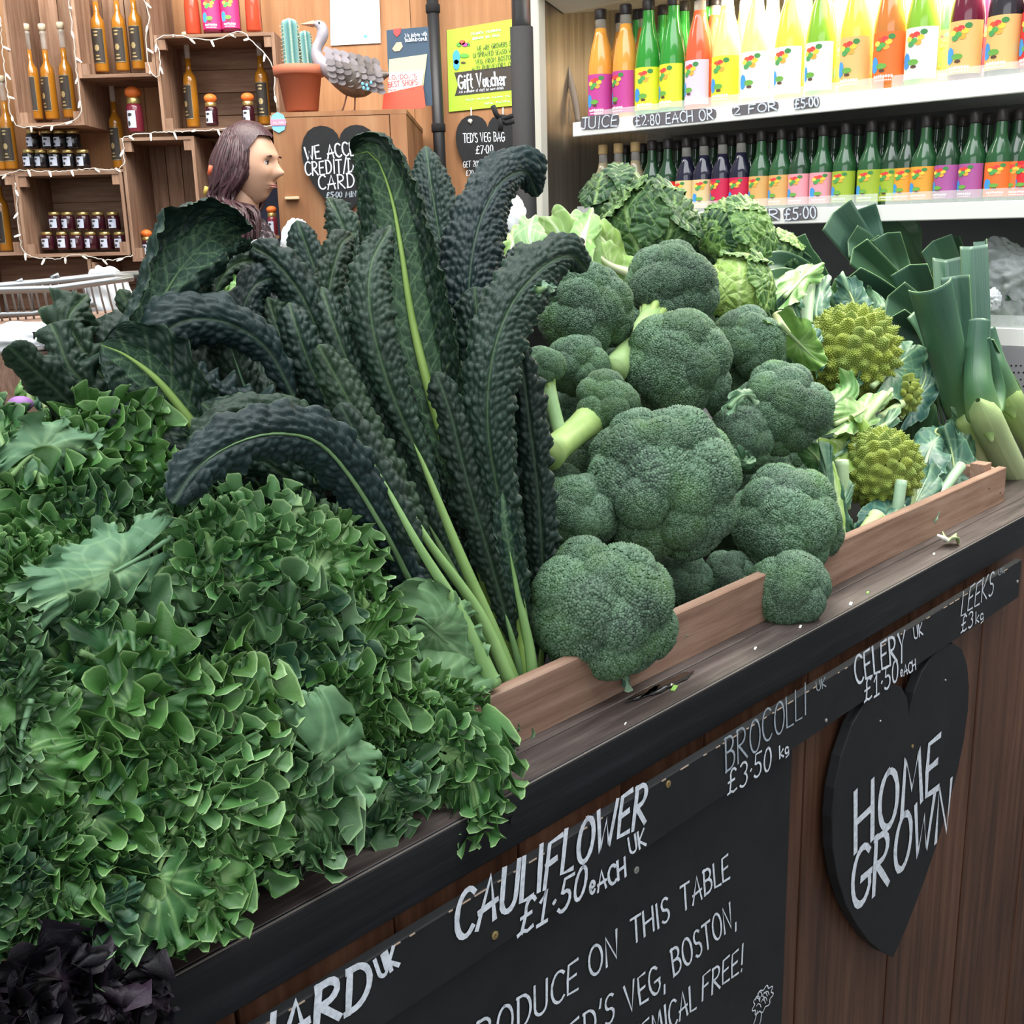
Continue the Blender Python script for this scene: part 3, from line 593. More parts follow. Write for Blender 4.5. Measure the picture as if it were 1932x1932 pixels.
# cactus
M['terra']=pm('terracotta',(.42,.13,.07),.7);M['soil']=pm('soil',(.03,.02,.015),.9)
pc=pY(570,211,YK+.16);pot=thing('potted_cactus','two blue green column cacti in a terracotta pot beside the bird figure','plant',pc)
G().lathe([(.05,0),(.056,.002),(.074,.115),(.084,.115),(.088,.118),(.09,.145),(.084,.147),(.08,.14)],28,pc).obj('pot',M['terra'],pot,True);G().lathe([(0.001,.12),(.079,.133)],24,pc).obj('soil',M['soil'],pot,True)
mc,t_,b_=nt('cactus_skin');a_=t_.nodes.new('ShaderNodeAttribute');a_.attribute_name='k';t_.links.new(ramp(t_,a_.outputs['Fac'],[(0,(.05,.15,.15)),(.7,(.10,.26,.25)),(1,(.5,.5,.35))]),b_.inputs['Base Color']);b_.inputs['Roughness'].default_value=.6
for cx_,yt_,yb_,r in ((547,34,152,.026),(576,57,152,.020)):
    b0=pY(cx_+8,yb_,YK+.16);t0=pY(cx_-2,yt_,YK+.16);L=np.linalg.norm(t0-b0);ax=nrm(t0-b0);X=nrm(np.cross(ax,[0,1,0]));Yx=np.cross(ax,X);V=[];K=[];nu,nv=56,26
    for i in range(nv+1):
        h=i/nv;rr_=r*(1 if h<.9 else math.sqrt(max(0,1-((h-.9)/.1)**2)))
        for j in range(nu):
            a=2*pi*j/nu;rb=(cos(7*a));V.append(b0+ax*(L*h)+(X*cos(a)+Yx*sin(a))*rr_*(1+.13*rb));K.append(.5+.35*rb+(.4 if h>.93 else 0))
    o=mk('stem',V,[(i*nu+j,i*nu+(j+1)%nu,(i+1)*nu+(j+1)%nu,(i+1)*nu+j) for i in range(nv) for j in range(nu)],mc,pot,k=K)
    g=G();rs=random.Random(3)
    for rb in range(7):
        a=2*pi*rb/7
        for i in range(14):
            pbase=b0+ax*(L*(.08+.85*i/14))+(X*cos(a)+Yx*sin(a))*r*1.13
            for q in range(3):
                d=nrm((X*cos(a)+Yx*sin(a))+ax*rs.uniform(-.8,.8)+np.cross(ax,X*cos(a)+Yx*sin(a))*rs.uniform(-.8,.8));g.add([pbase,pbase+ax*.0012,pbase+d*.009],[(0,1,2)])
    g.obj('spines',pm('pale_spine',(.6,.55,.4),.6),o)['kind']='stuff'
# bird figure
pd=pY(655,209,YK+.14);bird=thing('bird_figure','grey metal duck figure with layered feathers and an orange beak, on the cabinet','ornament',pd)
def fd(x,y,dy=0): return pY(x,y,YK+.14+dy)
mb,t_,b_=nt('bird_grey');v_=objc(t_);a_=t_.nodes.new('ShaderNodeAttribute');a_.attribute_name='k';n_=noise(t_,v_,30,4,.7);t_.links.new(mixc(t_,a_.outputs['Fac'],ramp(t_,n_,[(.3,(.04,.035,.03)),(.7,(.16,.13,.11))]),(.34,.32,.36)),b_.inputs['Base Color']);b_.inputs['Roughness'].default_value=.45;b_.inputs['Metallic'].default_value=.2
def lofted(name,path,ry,rz,mat,parent,kf,seg=18,hint=(0,1,0)):
    P=np.array(path);T=np.gradient(P,axis=0);V=[];K=[]
    for i in range(len(P)):
        t=nrm(T[i]);S=nrm(np.array(hint)-t*np.dot(hint,t));N=np.cross(t,S)
        for j in range(seg):
            a=2*pi*j/seg;V.append(P[i]+S*ry[i]*cos(a)+N*rz[i]*sin(a));K.append(kf(i/(len(P)-1),a))
    n=len(P);Fs=[(i*seg+j,i*seg+(j+1)%seg,(i+1)*seg+(j+1)%seg,(i+1)*seg+j) for i in range(n-1) for j in range(seg)]+[tuple(range(seg)),tuple((n-1)*seg+j for j in range(seg))]
    return mk(name,V,Fs,mat,parent,k=K)
ctl=[fd(734,140),fd(722,142),fd(705,147),fd(680,148),fd(655,142),fd(630,133),fd(612,124),fd(601,112),fd(597,98),fd(600,86),fd(606,74),fd(609,62),fd(607,52),fd(600,46),fd(590,45)]
ry=[.004,.016,.035,.056,.064,.062,.052,.038,.026,.02,.017,.016,.018,.017,.006];rz=[.006,.02,.04,.058,.066,.064,.052,.038,.028,.022,.018,.017,.02,.018,.006]
P_,_=spline(ctl,56);ii=np.linspace(0,14,56);lofted('body',P_,np.interp(ii,range(15),ry),np.interp(ii,range(15),rz),mb,bird,lambda s,a:min(1,max(0,(s-.38)*4)))
g=G()
rs=random.Random(5)
for row in range(7):     # wing feathers, overlapping plates
    for c_ in range(6):
        x=618+row*15+c_*2;y=112+row*3.5+(c_-1.5)*11
        if y>178: continue
        p=fd(x,y,-.065+abs(c_-2.5)*.006+row*.003);w_,l_=.020,.034;a=-.42+rs.uniform(-.15,.15)
        ex=np.array([cos(a),0,sin(a)]);ez=np.array([-sin(a),0,cos(a)]);V=[p-ex*l_*.4+FB*.002]+[p+ex*l_*cos(q)*(.6)+ez*w_*.55*sin(q)+FB*(.006*(1+cos(q))) for q in np.linspace(-2.2,2.2,9)]
        g=G().add(V,[(0,i,i+1) for i in range(1,9)]);mk('feather',np.vstack(g.V),g.F,mb,bird,False,k=[.75 if row<3 and c_<2 else .15+rs.random()*.3]*g.n)
g=G();g.add([fd(592,38),fd(592,52),fd(592,45,-.012),fd(592,45,.012),fd(564,46)],[(0,2,4),(2,1,4),(1,3,4),(3,0,4)]);g.obj('beak',pm('beak_orange',(.55,.25,.16),.5),bird)
ellipsoid(G(),fd(602,43,-.017),(.0035,.002,.0035),8,6).obj('eye',M['dark'],bird,True)
mleg=pm('bird_leg',(.2,.1,.07),.6)
for x0,x1 in ((655,646),(670,669)):
    g=G();g.tube([fd(x0,176),fd((x0+x1)/2,195),fd(x1,209)],.003,6);
    for d in (-14,-6,4): g.tube([fd(x1,208.5),fd(x1+d,210,-.01)],.002,5)
    g.obj('leg',mleg,bird,True)
mbt=pm('teal_glaze',(.12,.4,.55),.3)
for x,y in ((684,158),(692,161),(700,156),(686,166),(694,168)): ellipsoid(G(),fd(x,y,-.064),(.005,.002,.006),8,6).obj('wing_spot',mbt,bird,True)
# leaflet stand
lf=thing('leaflet_stand','navy leaflet in a red and white cardboard stand on the cabinet','leaflet stand',pY(762,205,YK+.2))
fl=fY(YK+.2);fl2=fY(YK+.185)
def sheet(name,pts,mat,parent,fn,thk=.003): return G().prism([fn(*p) for p in pts],(0,thk,0)).obj(name,mat,parent)
sheet('navy_card',[(729,57),(808,50),(816,199),(735,202)],pm('navy_card',(.03,.06,.10),.5),lf,fl)
sheet('photo_card',[(734,112),(806,102),(796,185),(732,187)],pm('salad_photo',(.55,.53,.30),.5),lf,fY(YK+.195))
sheet('white_band',[(733,138),(800,134),(790,188),(731,190)],pm('white_card',(.75,.72,.72),.5),lf,fY(YK+.19))
sheet('red_tray',[(724,177),(798,160),(803,200),(797,205),(721,206)],pm('red_card',(.72,.09,.05),.5),lf,fl2)
sheet('balloon',[(742,55),(757,53),(755,63),(749,70),(743,64)],pm('balloon_red',(.7,.05,.05),.5),lf,fY(YK+.198),.001)
sheet('chicken_picture',[(740,92),(748,80),(757,79),(760,88),(754,96),(744,97)],pm('chicken_tone',(.6,.35,.25),.5),lf,fY(YK+.198),.001)
LX('We deliver with',(765,71),(806,67),(764,64),.0014,lf,fY(YK+.197));LX('hubbub.co.uk',(765,79),(806,76),(764,71),.0022,lf,fY(YK+.197))
M['redtxt']=pm('red_print',(.7,.05,.05),.6)
LX("LONDON'S",(734,151),(786,147),(733,143),.0028,lf,fY(YK+.186),'redtxt');LX('BEST SHOPS',(733,165),(788,160),(732,155),.0028,lf,fY(YK+.186),'redtxt');LX('nunm mnunu mun',(733,172),(784,169),(733,168),.0015,lf,fY(YK+.186),'redtxt')
# wall posters
YP=YW-.004
wp=thing('white_poster','plain white sheet pinned to the plywood wall above the bird figure','poster',pY(670,86,YP));sheet('sheet',[(621,-60),(714,-60),(718,81),(624,86)],pm('white_sheet',(.82,.85,.9),.5),wp,fY(YP-.003),.002);sheet('print_mark',[(686,66),(693,66),(693,71),(686,71)],pm('blue_mark',(.1,.4,.6),.5),wp,fY(YP-.0045),.001)
pipe=thing('downpipe','black drain pipe with clips running down the plywood wall','pipe',pY(826,320,4.62))
a,b=pY(813,-60,4.64),pY(846,640,4.64);G().tube([a,b],.0235,18).obj('tube',pm('black_plastic',(.012,.013,.015),.45),pipe,True)
for q in (.09,.4): G().lathe([(.0245,0),(.028,.003),(.028,.03),(.0245,.033)],18,a+(b-a)*q,b-a).obj('collar',M['dark'],pipe,True)
gp=thing('green_poster','lime green poster with a black gift voucher banner on the plywood wall','poster',pY(905,208,YP))
fp=fY(YP-.004);sheet('sheet',[(843,57),(972,35),(972,199),(847,211)],pm('lime_paper',(.36,.62,.03),.5),gp,fY(YP-.003),.002)
sheet('banner',[(857,137),(972,123),(972,169),(858,181),(864,160)],M['blacklab'],gp,fY(YP-.0045),.001)
fq=fY(YP-.0055)
LX('Gift Voucher',(866,168),(955,160),(864,143),.0072,gp,fq)
LX('Ask a member of staff for more details',(866,176),(950,168),(866,171),.0014,gp,fq)
for i,(t,x0) in enumerate((('WE ARE GROWERS OF',900),('UNSPRAYED SEASONAL',893),('VEG: FROM BOSTON',897),('AND PURVEYORS OF',890))):
    LX(t.replace(':',','),(x0,96+i*13),(968,86+i*13),(x0,87+i*13),.0022,gp,fq,'blacklab')
LX('numnu nunmnu',(890,66),(945,58),(890,60),.002,gp,fq);LX('nmunn mu num',(892,75),(942,68),(892,69),.002,gp,fq);LX('num nunum nunm nu',(880,190),(962,182),(880,186),.0016,gp,fq);LX('mnu nunmu',(915,197),(962,192),(915,192),.0016,gp,fq)
def bl(x,y,rx,ry_,mat,fn,parent,nm='printed_shape'): G().prism([fn(x+rx*cos(q),y+ry_*sin(q)) for q in np.linspace(0,2*pi,10)[:-1]],(0,.0006,0)).obj(nm,mat,parent)
for x,y,rx,ry_,c in ((861,108,7,14,(.05,.35,.7)),(861,122,6,10,(.05,.35,.7)),(876,105,9,4,(.1,.4,.05)),(872,80,6,5,(.8,.1,.05)),(880,76,5,5,(.85,.5,.05)),(866,84,5,4,(.1,.35,.05)),(877,84,6,4,(.5,.05,.3)),(874,118,5,2,(.1,.06,.03)),(884,84,3,3,(.05,.25,.05))): bl(x,y,rx,ry_,pm('ink',c,.6),fY(YP-.006),gp)
YH=YP-.02;h2=heart("black heart sign saying TED'S VEG BAG hanging below the green poster",fY(YH),920,240,859,362)
fh=fY(YH)
LX("TED'S VEG BAG",(875,269),(952,266),(874,252),.0038,h2,fh);LX('£7.00',(898,290),(930,288),(898,275),.0042,h2,fh);LX('GET 20% OFF YOUR SHOP',(874,316),(972,309),(874,305),.0024,h2,fh);LX('(£20 MINIMUM SPEND)'.replace('(','').replace(')',''),(880,332),(965,326),(879,322),.0024,h2,fh)
g=G();mrope=pm('white_cord',(.6,.58,.5),.8)
for x in (889,949):
    G().tube([pY(x,203,YP-.01),pY(x,222,YP-.014),pY(x-1,233,YH-.006)],.003,6).obj('cord',mrope,h2,True)
    g=G();c=pY(x-2,228,YH-.004);ellipsoid(g,c,(.010,.004,.008),8,6);g.obj('knot',mrope,h2,True)
# tent pole
dpole=2.98
pt=[at(983,-80,dpole),at(981,52,dpole),at(992,450,dpole)]
X0,Y0=pt[2][0],pt[2][1]
pole=thing('tent_pole','upright steel pole sleeved in black foam in front of the fridge','pole',(X0,Y0,0))
c=at(984,60,dpole);G().tube([(c[0],c[1],-.25),(c[0],c[1],at(981,52,dpole)[2])],.031,24).obj('foam_sleeve',pm('black_foam',(.008,.008,.009),.75),pole,True)
G().tube([(c[0],c[1],at(981,50,dpole)[2]),(c[0],c[1],2.9)],.0255,24).obj('steel_tube',pm('galvanised',(.42,.43,.45),.35,.85),pole,True)
clp=thing('spring_clamp','small black clamp hooked on the black sleeved pole','clamp',at(950,225,dpole));fm=lambda x,y:at(x,y,dpole-.01)
for nm,pts,r in (('jaw',[(930,200),(936,215),(943,224)],.007),('jaw',[(968,218),(955,222),(943,228)],.006),('handle',[(943,224),(945,236),(944,246)],.007),('handle',[(970,229),(955,233),(945,226)],.006)):
    G().tube([fm(*p) for p in pts],r,8).obj(nm,M['dark'],clp,True)
# ================================================================== display fridge
UF=2.5
fU=lambda x,y:pU(x,y,UF)
M['cream']=pm('cream_enamel',(.74,.72,.62),.35,coat=.3);M['white']=pm('white_enamel',(.8,.8,.76),.3,coat=.3)
m,t_,b_=nt('brushed_steel');n_=noise(t_,mapping(t_,objc(t_),(1,1,.03)),60,3);t_.links.new(ramp(t_,n_,[(.3,(.22,.18,.14)),(.7,(.36,.31,.25))]),b_.inputs['Base Color']);b_.inputs['Metallic'].default_value=.75;b_.inputs['Roughness'].default_value=.28;M['brushed']=m
M['greyliner']=pm('grey_liner',(.10,.105,.11),.45,.3)
fr=thing('display_fridge','open fronted white display fridge with lit juice shelves behind the vegetables','fridge',C(UF+.25,1,0))
vL=2.245;vR=-.35
cbox(G(),UF-.012,UF+.02,vL,vL+.032,-.25,2.36,.003).obj('front_post',M['cream'],fr)
cbox(G(),UF+.02,UF+.52,vL+.004,vL+.03,-.25,2.36).obj('side_panel',M['brushed'],fr)
cbox(G(),UF+.50,UF+.52,vR,vL+.004,-.25,1.84).obj('back_panel',M['greyliner'],fr);cbox(G(),UF+.495,UF+.52,vR,vL+.004,1.8401,2.36).obj('back_panel',M['brushed'],fr,label='steel upper back panel')
zc=fU(1080,6)[2]
g=G();g.prism([C(UF-.02,vR,zc+.04),C(UF+.10,vR,zc+.0),C(UF+.5,vR,zc+.06),C(UF+.5,vR,zc+.22),C(UF-.02,vR,zc+.22)],VV*(vL-vR)).obj('canopy',M['cream'],fr)
lampm=pm('fridge_lamp',(1,1,.9),.4,emit=(1,.96,.78),es=16)
lamp=cbox(G(),UF+.11,UF+.14,vR+.1,1.72,zc-.022,zc-.001,.004).obj('lamp_tube',lampm,fr)
shelf_z=[(fU(1500,217)[2],fU(1500,185)[2],2.135),(fU(1432,424)[2],fU(1432,395)[2],2.2),(fU(1932,655)[2],fU(1932,620)[2],2.2)]
M['guard']=pm('clear_guard',(.9,.95,.9),.08,alpha=.25)
txm={0:[('JUICE',(1098,243),(1165,238),(1099,222),1),('£2.80 EACH OR',(1200,238),(1346,225),(1199,219),1),('2 FOR',(1385,217),(1466,207),(1384,202),1),('£5.00',(1500,205),(1545,200),(1499,188),1)],1:[('FOR',(1405,417),(1470,414),(1404,398),1),('£5.00',(1481,415),(1540,411),(1480,394),1)]}
M['tagink']=pm('tag_grey',(.13,.12,.13),.6)
for i,(z0,z1,vv) in enumerate(shelf_z):
    cbox(G(),UF+.012,UF+.495,vR,vv,z1-.016,z1-.004).obj('shelf',M['white'],fr)
    ps=cbox(G(),UF,UF+.010,vR,vv,z0,z1,.002).obj('price_strip',M['white'],fr)
    cbox(G(),UF+.011,UF+.014,vR,1.205,z1+.0005,z1+.026).obj('glass_guard',M['guard'],fr);cbox(G(),UF+.011,UF+.014,1.225,vv-.07,z1+.0005,z1+.026).obj('glass_guard',M['guard'],fr)
    for (tx,a,b,c,_) in txm.get(i,[]):
        n0=-UU;A,B,D=[pU(*q,UF-.0006) for q in(a,b,c)];ex=B-A;ez=D-A
        nseg=22;pts=[]
        for q in range(nseg):
            an=2*pi*q/nseg;pts.append(A+ex*(.5+.54*np.sign(cos(an))*abs(cos(an))**.35)+ez*(.5+.62*np.sign(sin(an))*abs(sin(an))**.5))
        tg_=G().prism(pts,-UU*.0008).obj('chalk_tag',M['tagink'],ps)
        lettering(tx,pU(*a,UF-.0018),pU(*b,UF-.0018),pU(*c,UF-.0018),.0042,M['white_paint'],ps,-UU)
cbox(G(),UF-.005,UF+.02,vR,vL,-.25,shelf_z[2][0]-.0005).obj('lower_front',pm('grey_front',(.26,.26,.27),.5),fr)
g=G()
for x in range(1868,1934,9):
    for y in range(690,800,13):
        p=pU(x+(y//13%2)*4,y,UF-.005);g.lathe([(.0022,0),(.0022,.0004)],6,p,-UU)
g.obj('vent_holes',M['dark'],fr)['kind']='stuff'
area('fridge_lamp_light',tuple(C(UF+.09,1.22,zc-.03)),tuple(C(UF+.16,1.22,1.8)),.9,.06,38,(1,.95,.8))
area('fridge_lamp_light_end',tuple(C(UF+.07,.45,zc-.03)),tuple(C(UF+.16,.45,1.8)),.7,.06,14,(1,.95,.8))
def juice_mat(name,c): return pm(name,c,.15,spec=.5,coat=.7)
JC={'orange':(.75,.33,.05),'green':(.03,.28,.03),'red':(.72,.11,.04),'yellow':(.85,.62,.08),'pale yellow':(.88,.75,.25),'lime green':(.25,.5,.04),'amber':(.6,.2,.04),'dark red':(.14,.01,.03),'black currant':(.03,.025,.03),
 'dark green':(.012,.05,.018),'mid green':(.02,.09,.03),'navy':(.012,.012,.03),'cloudy':(.3,.25,.15)}
LC={'magenta':(.55,.06,.3),'yellow':(.75,.78,.04),'white and purple':(.75,.6,.8),'white':(.85,.85,.75),'orange':(.85,.35,.04),'pale orange':(.8,.5,.18),'red':(.75,.03,.04),'cream':(.78,.6,.3),'crimson':(.62,.02,.08),'tan':(.72,.42,.14),'pink':(.85,.35,.4),'lime':(.36,.48,.04),'purple':(.42,.1,.32),'blue':(.2,.2,.6),'bright orange':(.85,.17,.03),'amber':(.8,.36,.04)}
JM={};LM={}
M['capblk']=pm('dark_cap',(.02,.015,.015),.4);M['corkcap']=pm('cork_cap',(.42,.28,.12),.6)
protos={}
big=[(0,0),(.033,0),(.036,.006),(.036,.135),(.034,.155),(.027,.195),(.0185,.225),(.0155,.245),(.0145,.272),(.0145,.288)]
sml=[(0,0),(.0265,0),(.0285,.004),(.0285,.092),(.0265,.105),(.0155,.13),(.0125,.145),(.0115,.175),(.0115,.188)]
neckc={}
def juice(x,ub,z,liq,lab,label,size,group,front=True,spin=0):
    p=pU(x,300,ub);p=C(ub,p.dot(VV),z);key=(size,liq,lab)
    face=math.atan2(-UU[0],UU[1])+0  # front (-y local) turns to -UU
    ang=math.atan2(UU[1],UU[0])-pi/2+0.0+spin
    if key in protos:
        o=copy_tree(protos[key],None,p,(0,0,ang));o['label']=label;return o
    o=thing('juice_bottle',label,'bottle',p,group,(0,0,ang));protos[key]=o
    jm=JM.setdefault(liq,juice_mat(liq.replace(' ','_')+'_juice',JC[liq]));lm=LM.setdefault(lab,pm(lab.replace(' ','_')+'_label',LC[lab],.5))
    pr=big if size=='big' else sml;r=.036 if size=='big' else .0285;cut=7 if size=='big' else 6
    body=pr[:cut+1] if liq not in('green','lime green','dark green','mid green') else pr
    G().lathe(body,24).obj('bottle_body',jm,o,True,local=True)
    if len(body)<len(pr): G().lathe(pr[cut:],18).obj('neck',M['clear'],o,True,local=True)
    zt_=pr[-1][1];rn=pr[-1][0]
    G().lathe([(rn+.0015,zt_-.02),(rn+.002,zt_-.018),(rn+.002,zt_+.004),(rn,zt_+.006)],16).obj('cap',M['corkcap'] if liq=='cloudy' else M['capblk'],o,True,local=True)
    z0,z1=(.018,.125) if size=='big' else (.012,.084)
    lb=curved(G(),r+.0005,z0,z1,-85,85,18).obj('paper_label',lm,o,True,local=True)
    fruit_print(lb,r+.0006,z0,z1-z0)
    return o
zs0=shelf_z[0][1]-.0035;zs1=shelf_z[1][1]-.0035
U1=UF+.055
upper=[(1135,'orange','magenta'),(1181,'orange','magenta'),(1223,'green','yellow'),(1269,'green','yellow'),(1317,'red','white and purple'),(1367,'pale yellow','yellow'),(1421,'pale yellow','white'),(1484,'yellow','white'),(1542,'lime green','white'),(1606,'yellow','pale orange'),(1668,'amber','bright orange'),(1728,'lime green','white'),(1808,'dark red','pale orange'),(1878,'black currant','pale orange'),(1942,'dark red','red')]
ordn=['leftmost','second','third','fourth','fifth','sixth','seventh','eighth','ninth','tenth','eleventh','twelfth','thirteenth','fourteenth','fifteenth','sixteenth','seventeenth','eighteenth','nineteenth']
for i,(x,l,q) in enumerate(upper):
    juice(x,U1,zs0,l,q,f'tall {l} juice, {q} label, {ordn[i]}{" from left" if i else ""} on the lit top shelf','big','tall juice bottles on the top shelf',spin=random.Random(i).uniform(-.3,.3))
U2=UF+.145
for i,(x,l,q) in enumerate([(1172,'orange','magenta'),(1204,'green','yellow'),(1214,'amber','magenta'),(1250,'green','yellow'),(1288,'green','yellow'),(1330,'green','yellow'),(1345,'red','white and purple'),(1400,'amber','white'),(1450,'yellow','white'),(1510,'green','white'),(1575,'amber','bright orange'),(1640,'amber','bright orange'),(1700,'amber','bright orange'),(1770,'green','amber'),(1840,'dark red','red'),(1910,'black currant','red')]):
    juice(x,U2,zs0,l,q,f'{l} juice bottle, back row of the top shelf, {ordn[i]}{" from left" if i else ""}','big','back row of tall juice bottles')
U3=UF+.05
lower=[(1138,'cloudy','blue'),(1167,'cloudy','blue'),(1199,'cloudy','blue'),(1230,'dark green','red'),(1260,'dark green','red'),(1295,'navy','cream'),(1328,'navy','cream'),(1363,'navy','crimson'),(1398,'navy','crimson'),(1436,'mid green','tan'),(1474,'mid green','tan'),(1511,'dark green','pink'),(1552,'mid green','pink'),(1595,'mid green','lime'),(1643,'mid green','lime'),(1745,'mid green','amber'),(1790,'dark green','purple'),(1836,'mid green','purple'),(1886,'mid green','bright orange'),]
for i,(x,l,q) in enumerate(lower):
    juice(x,U3,zs1,l,q,f'small {l} bottle, {q} label, {ordn[i]}{" from left" if i else ""} on the second shelf','small','small bottles on the second shelf',spin=random.Random(i+50).uniform(-.3,.3))
for i,(x,l,q) in enumerate([(1712,'dark green','amber'),(1682,'dark green','lime'),(1918,'dark green','bright orange'),(1940,'mid green','red')]):
    juice(x,UF+.07,zs1,l,q,['small dark bottle with amber label set back in the gap of the second shelf','small dark bottle with lime label turned away beside the shelf gap','small bottle with orange label second from the right picture edge','small bottle with red label cut by the right picture edge'][i],'small','small bottles on the second shelf')
for i,x in enumerate([1180,1213,1245,1278,1312,1345,1380,1417,1455,1493,1532,1573,1618,1665,1700,1765,1812,1860,1912]):
    juice(x,UF+.125,zs1,'dark green','lime',f'dark green bottle, back row of the second shelf, {ordn[i]}{" from left" if i else ""}','small','back row of small bottles on the second shelf')
# ================================================================== vegetables: generators
def sm(x,a,b): t=np.clip((x-a)/(b-a),0,1);return t*t*(3-2*t)
def wav(rs,n,f0,f1): return [(rs.uniform(f0,f1),rs.uniform(0,6.28),rs.uniform(.5,1)) for _ in range(n)]
def ev(w,x): return sum(a*np.sin(f*x+p) for f,p,a in w)/len(w)
def _h(ix,iy,s): v=np.sin(ix*127.1+iy*311.7+s*74.7)*43758.5453;return v-np.floor(v)
def worley(x,y,seed=0):
    ix=np.floor(x);iy=np.floor(y);f1=np.full(x.shape,9.);f2=np.full(x.shape,9.);idv=np.zeros(x.shape)
    for dx in(-1,0,1):
        for dy in(-1,0,1):
            cx_=ix+dx;cy_=iy+dy;px_=cx_+.5+(_h(cx_,cy_,seed)-.5)*.8;py_=cy_+.5+(_h(cx_,cy_,seed+3.3)-.5)*.8
            d=np.hypot(x-px_,y-py_);m=d<f1;f2=np.where(m,f1,np.minimum(f2,d));idv=np.where(m,_h(cx_,cy_,seed+9),idv);f1=np.where(m,d,f1)
    return f1,f2,idv
def gridF(n,m,wrap=False):
    i=np.arange(n-1)[:,None];j=np.arange(m if wrap else m-1)[None,:];j2=(j+1)%m
    return np.stack([i*m+j,i*m+j2,(i+1)*m+j2,(i+1)*m+j],-1).reshape(-1,4)
def frames(P,face=None,twist=0):
    T=np.gradient(P,axis=0);T/=np.linalg.norm(T,axis=1)[:,None]+1e-12
    Hn=(EYE-P) if face is None else np.broadcast_to(np.asarray(face,float),P.shape)
    Hn=Hn/np.linalg.norm(Hn,axis=1)[:,None];N=Hn-T*(T*Hn).sum(1)[:,None];N/=np.linalg.norm(N,axis=1)[:,None]+1e-9
    S=np.cross(T,N)
    if np.any(twist):
        tw=np.asarray(twist)*np.ones(len(P));N,S=N*np.cos(tw)[:,None]+S*np.sin(tw)[:,None],S*np.cos(tw)[:,None]-N*np.sin(tw)[:,None]
    return T,N,S
def pathpx(pts,n): return spline([pv(*p) for p in pts],n)
def leafmat(name,dark,mid,pale,rough=.48,spec=.4,cell=0,cellw=.12,veincol=None,bs=.5,bd=.002,nsc=14,vein_k=1.0,fine=260):
    m,t,b=nt(name);v=objc(t);n1=noise(t,v,nsc,4,.65)
    r=orand(t);c=ramp(t,n1,[(.3,dark),(.68,mid)])
    cv=t.nodes.new('ShaderNodeCombineXYZ');s1=math_(t,'ADD',math_(t,'MULTIPLY',r,.5),.75)
    t.links.new(s1,cv.inputs[0]);t.links.new(math_(t,'ADD',math_(t,'MULTIPLY',r,.3),.85),cv.inputs[1]);t.links.new(math_(t,'SUBTRACT',1.15,math_(t,'MULTIPLY',r,.3)),cv.inputs[2])
    c=mixc(t,1.0,c,cv.outputs[0],'MULTIPLY')
    a=t.nodes.new('ShaderNodeAttribute');a.attribute_name='k';kf=a.outputs['Fac']
    uvn=t.nodes.new('ShaderNodeUVMap');hgt=noise(t,v,fine,3,.6)
    if cell:
        vo=t.nodes.new('ShaderNodeTexVoronoi');vo.feature='DISTANCE_TO_EDGE';vo.inputs['Scale'].default_value=cell;t.links.new(uvn.outputs[0],vo.inputs['Vector'])
        ve=ramp(t,vo.outputs['Distance'],[(0,(1,1,1)),(cellw,(0,0,0))]);c=mixc(t,math_(t,'MULTIPLY',ve,vein_k),c,veincol or pale)
        hgt=math_(t,'ADD',math_(t,'MULTIPLY',hgt,.35),math_(t,'MULTIPLY',ramp(t,vo.outputs['Distance'],[(0,(0,0,0)),(.35,(1,1,1))]),1.0))
    c=mixc(t,kf,c,pale)
    t.links.new(c,b.inputs['Base Color']);b.inputs['Roughness'].default_value=rough;b.inputs['Specular IOR Level'].default_value=spec
    bump(t,b,hgt,bs,bd);return m
M['cavolo']=leafmat('black_kale',(.008,.022,.015),(.018,.044,.027),(.14,.24,.10),.5,.30,bs=.5,bd=.0012)
M['cavolo_blue']=leafmat('black_kale_bluish',(.0075,.019,.0155),(.015,.034,.026),(.14,.23,.13),.5,.30,bs=.5,bd=.0012)
M['cavolo_under']=leafmat('black_kale_underside',(.022,.055,.03),(.038,.085,.045),(.20,.34,.17),.6,.28,75,.08,(.12,.22,.11),.5,.0012,vein_k=.5)
M['rib']=leafmat('kale_rib',(.20,.36,.10),(.30,.48,.16),(.45,.6,.3),.42,.4,bs=.15,bd=.001,nsc=8)
M['rib_dim']=leafmat('kale_rib_dull',(.12,.22,.09),(.19,.33,.14),(.4,.5,.3),.5,.35,bs=.15,bd=.001,nsc=8)
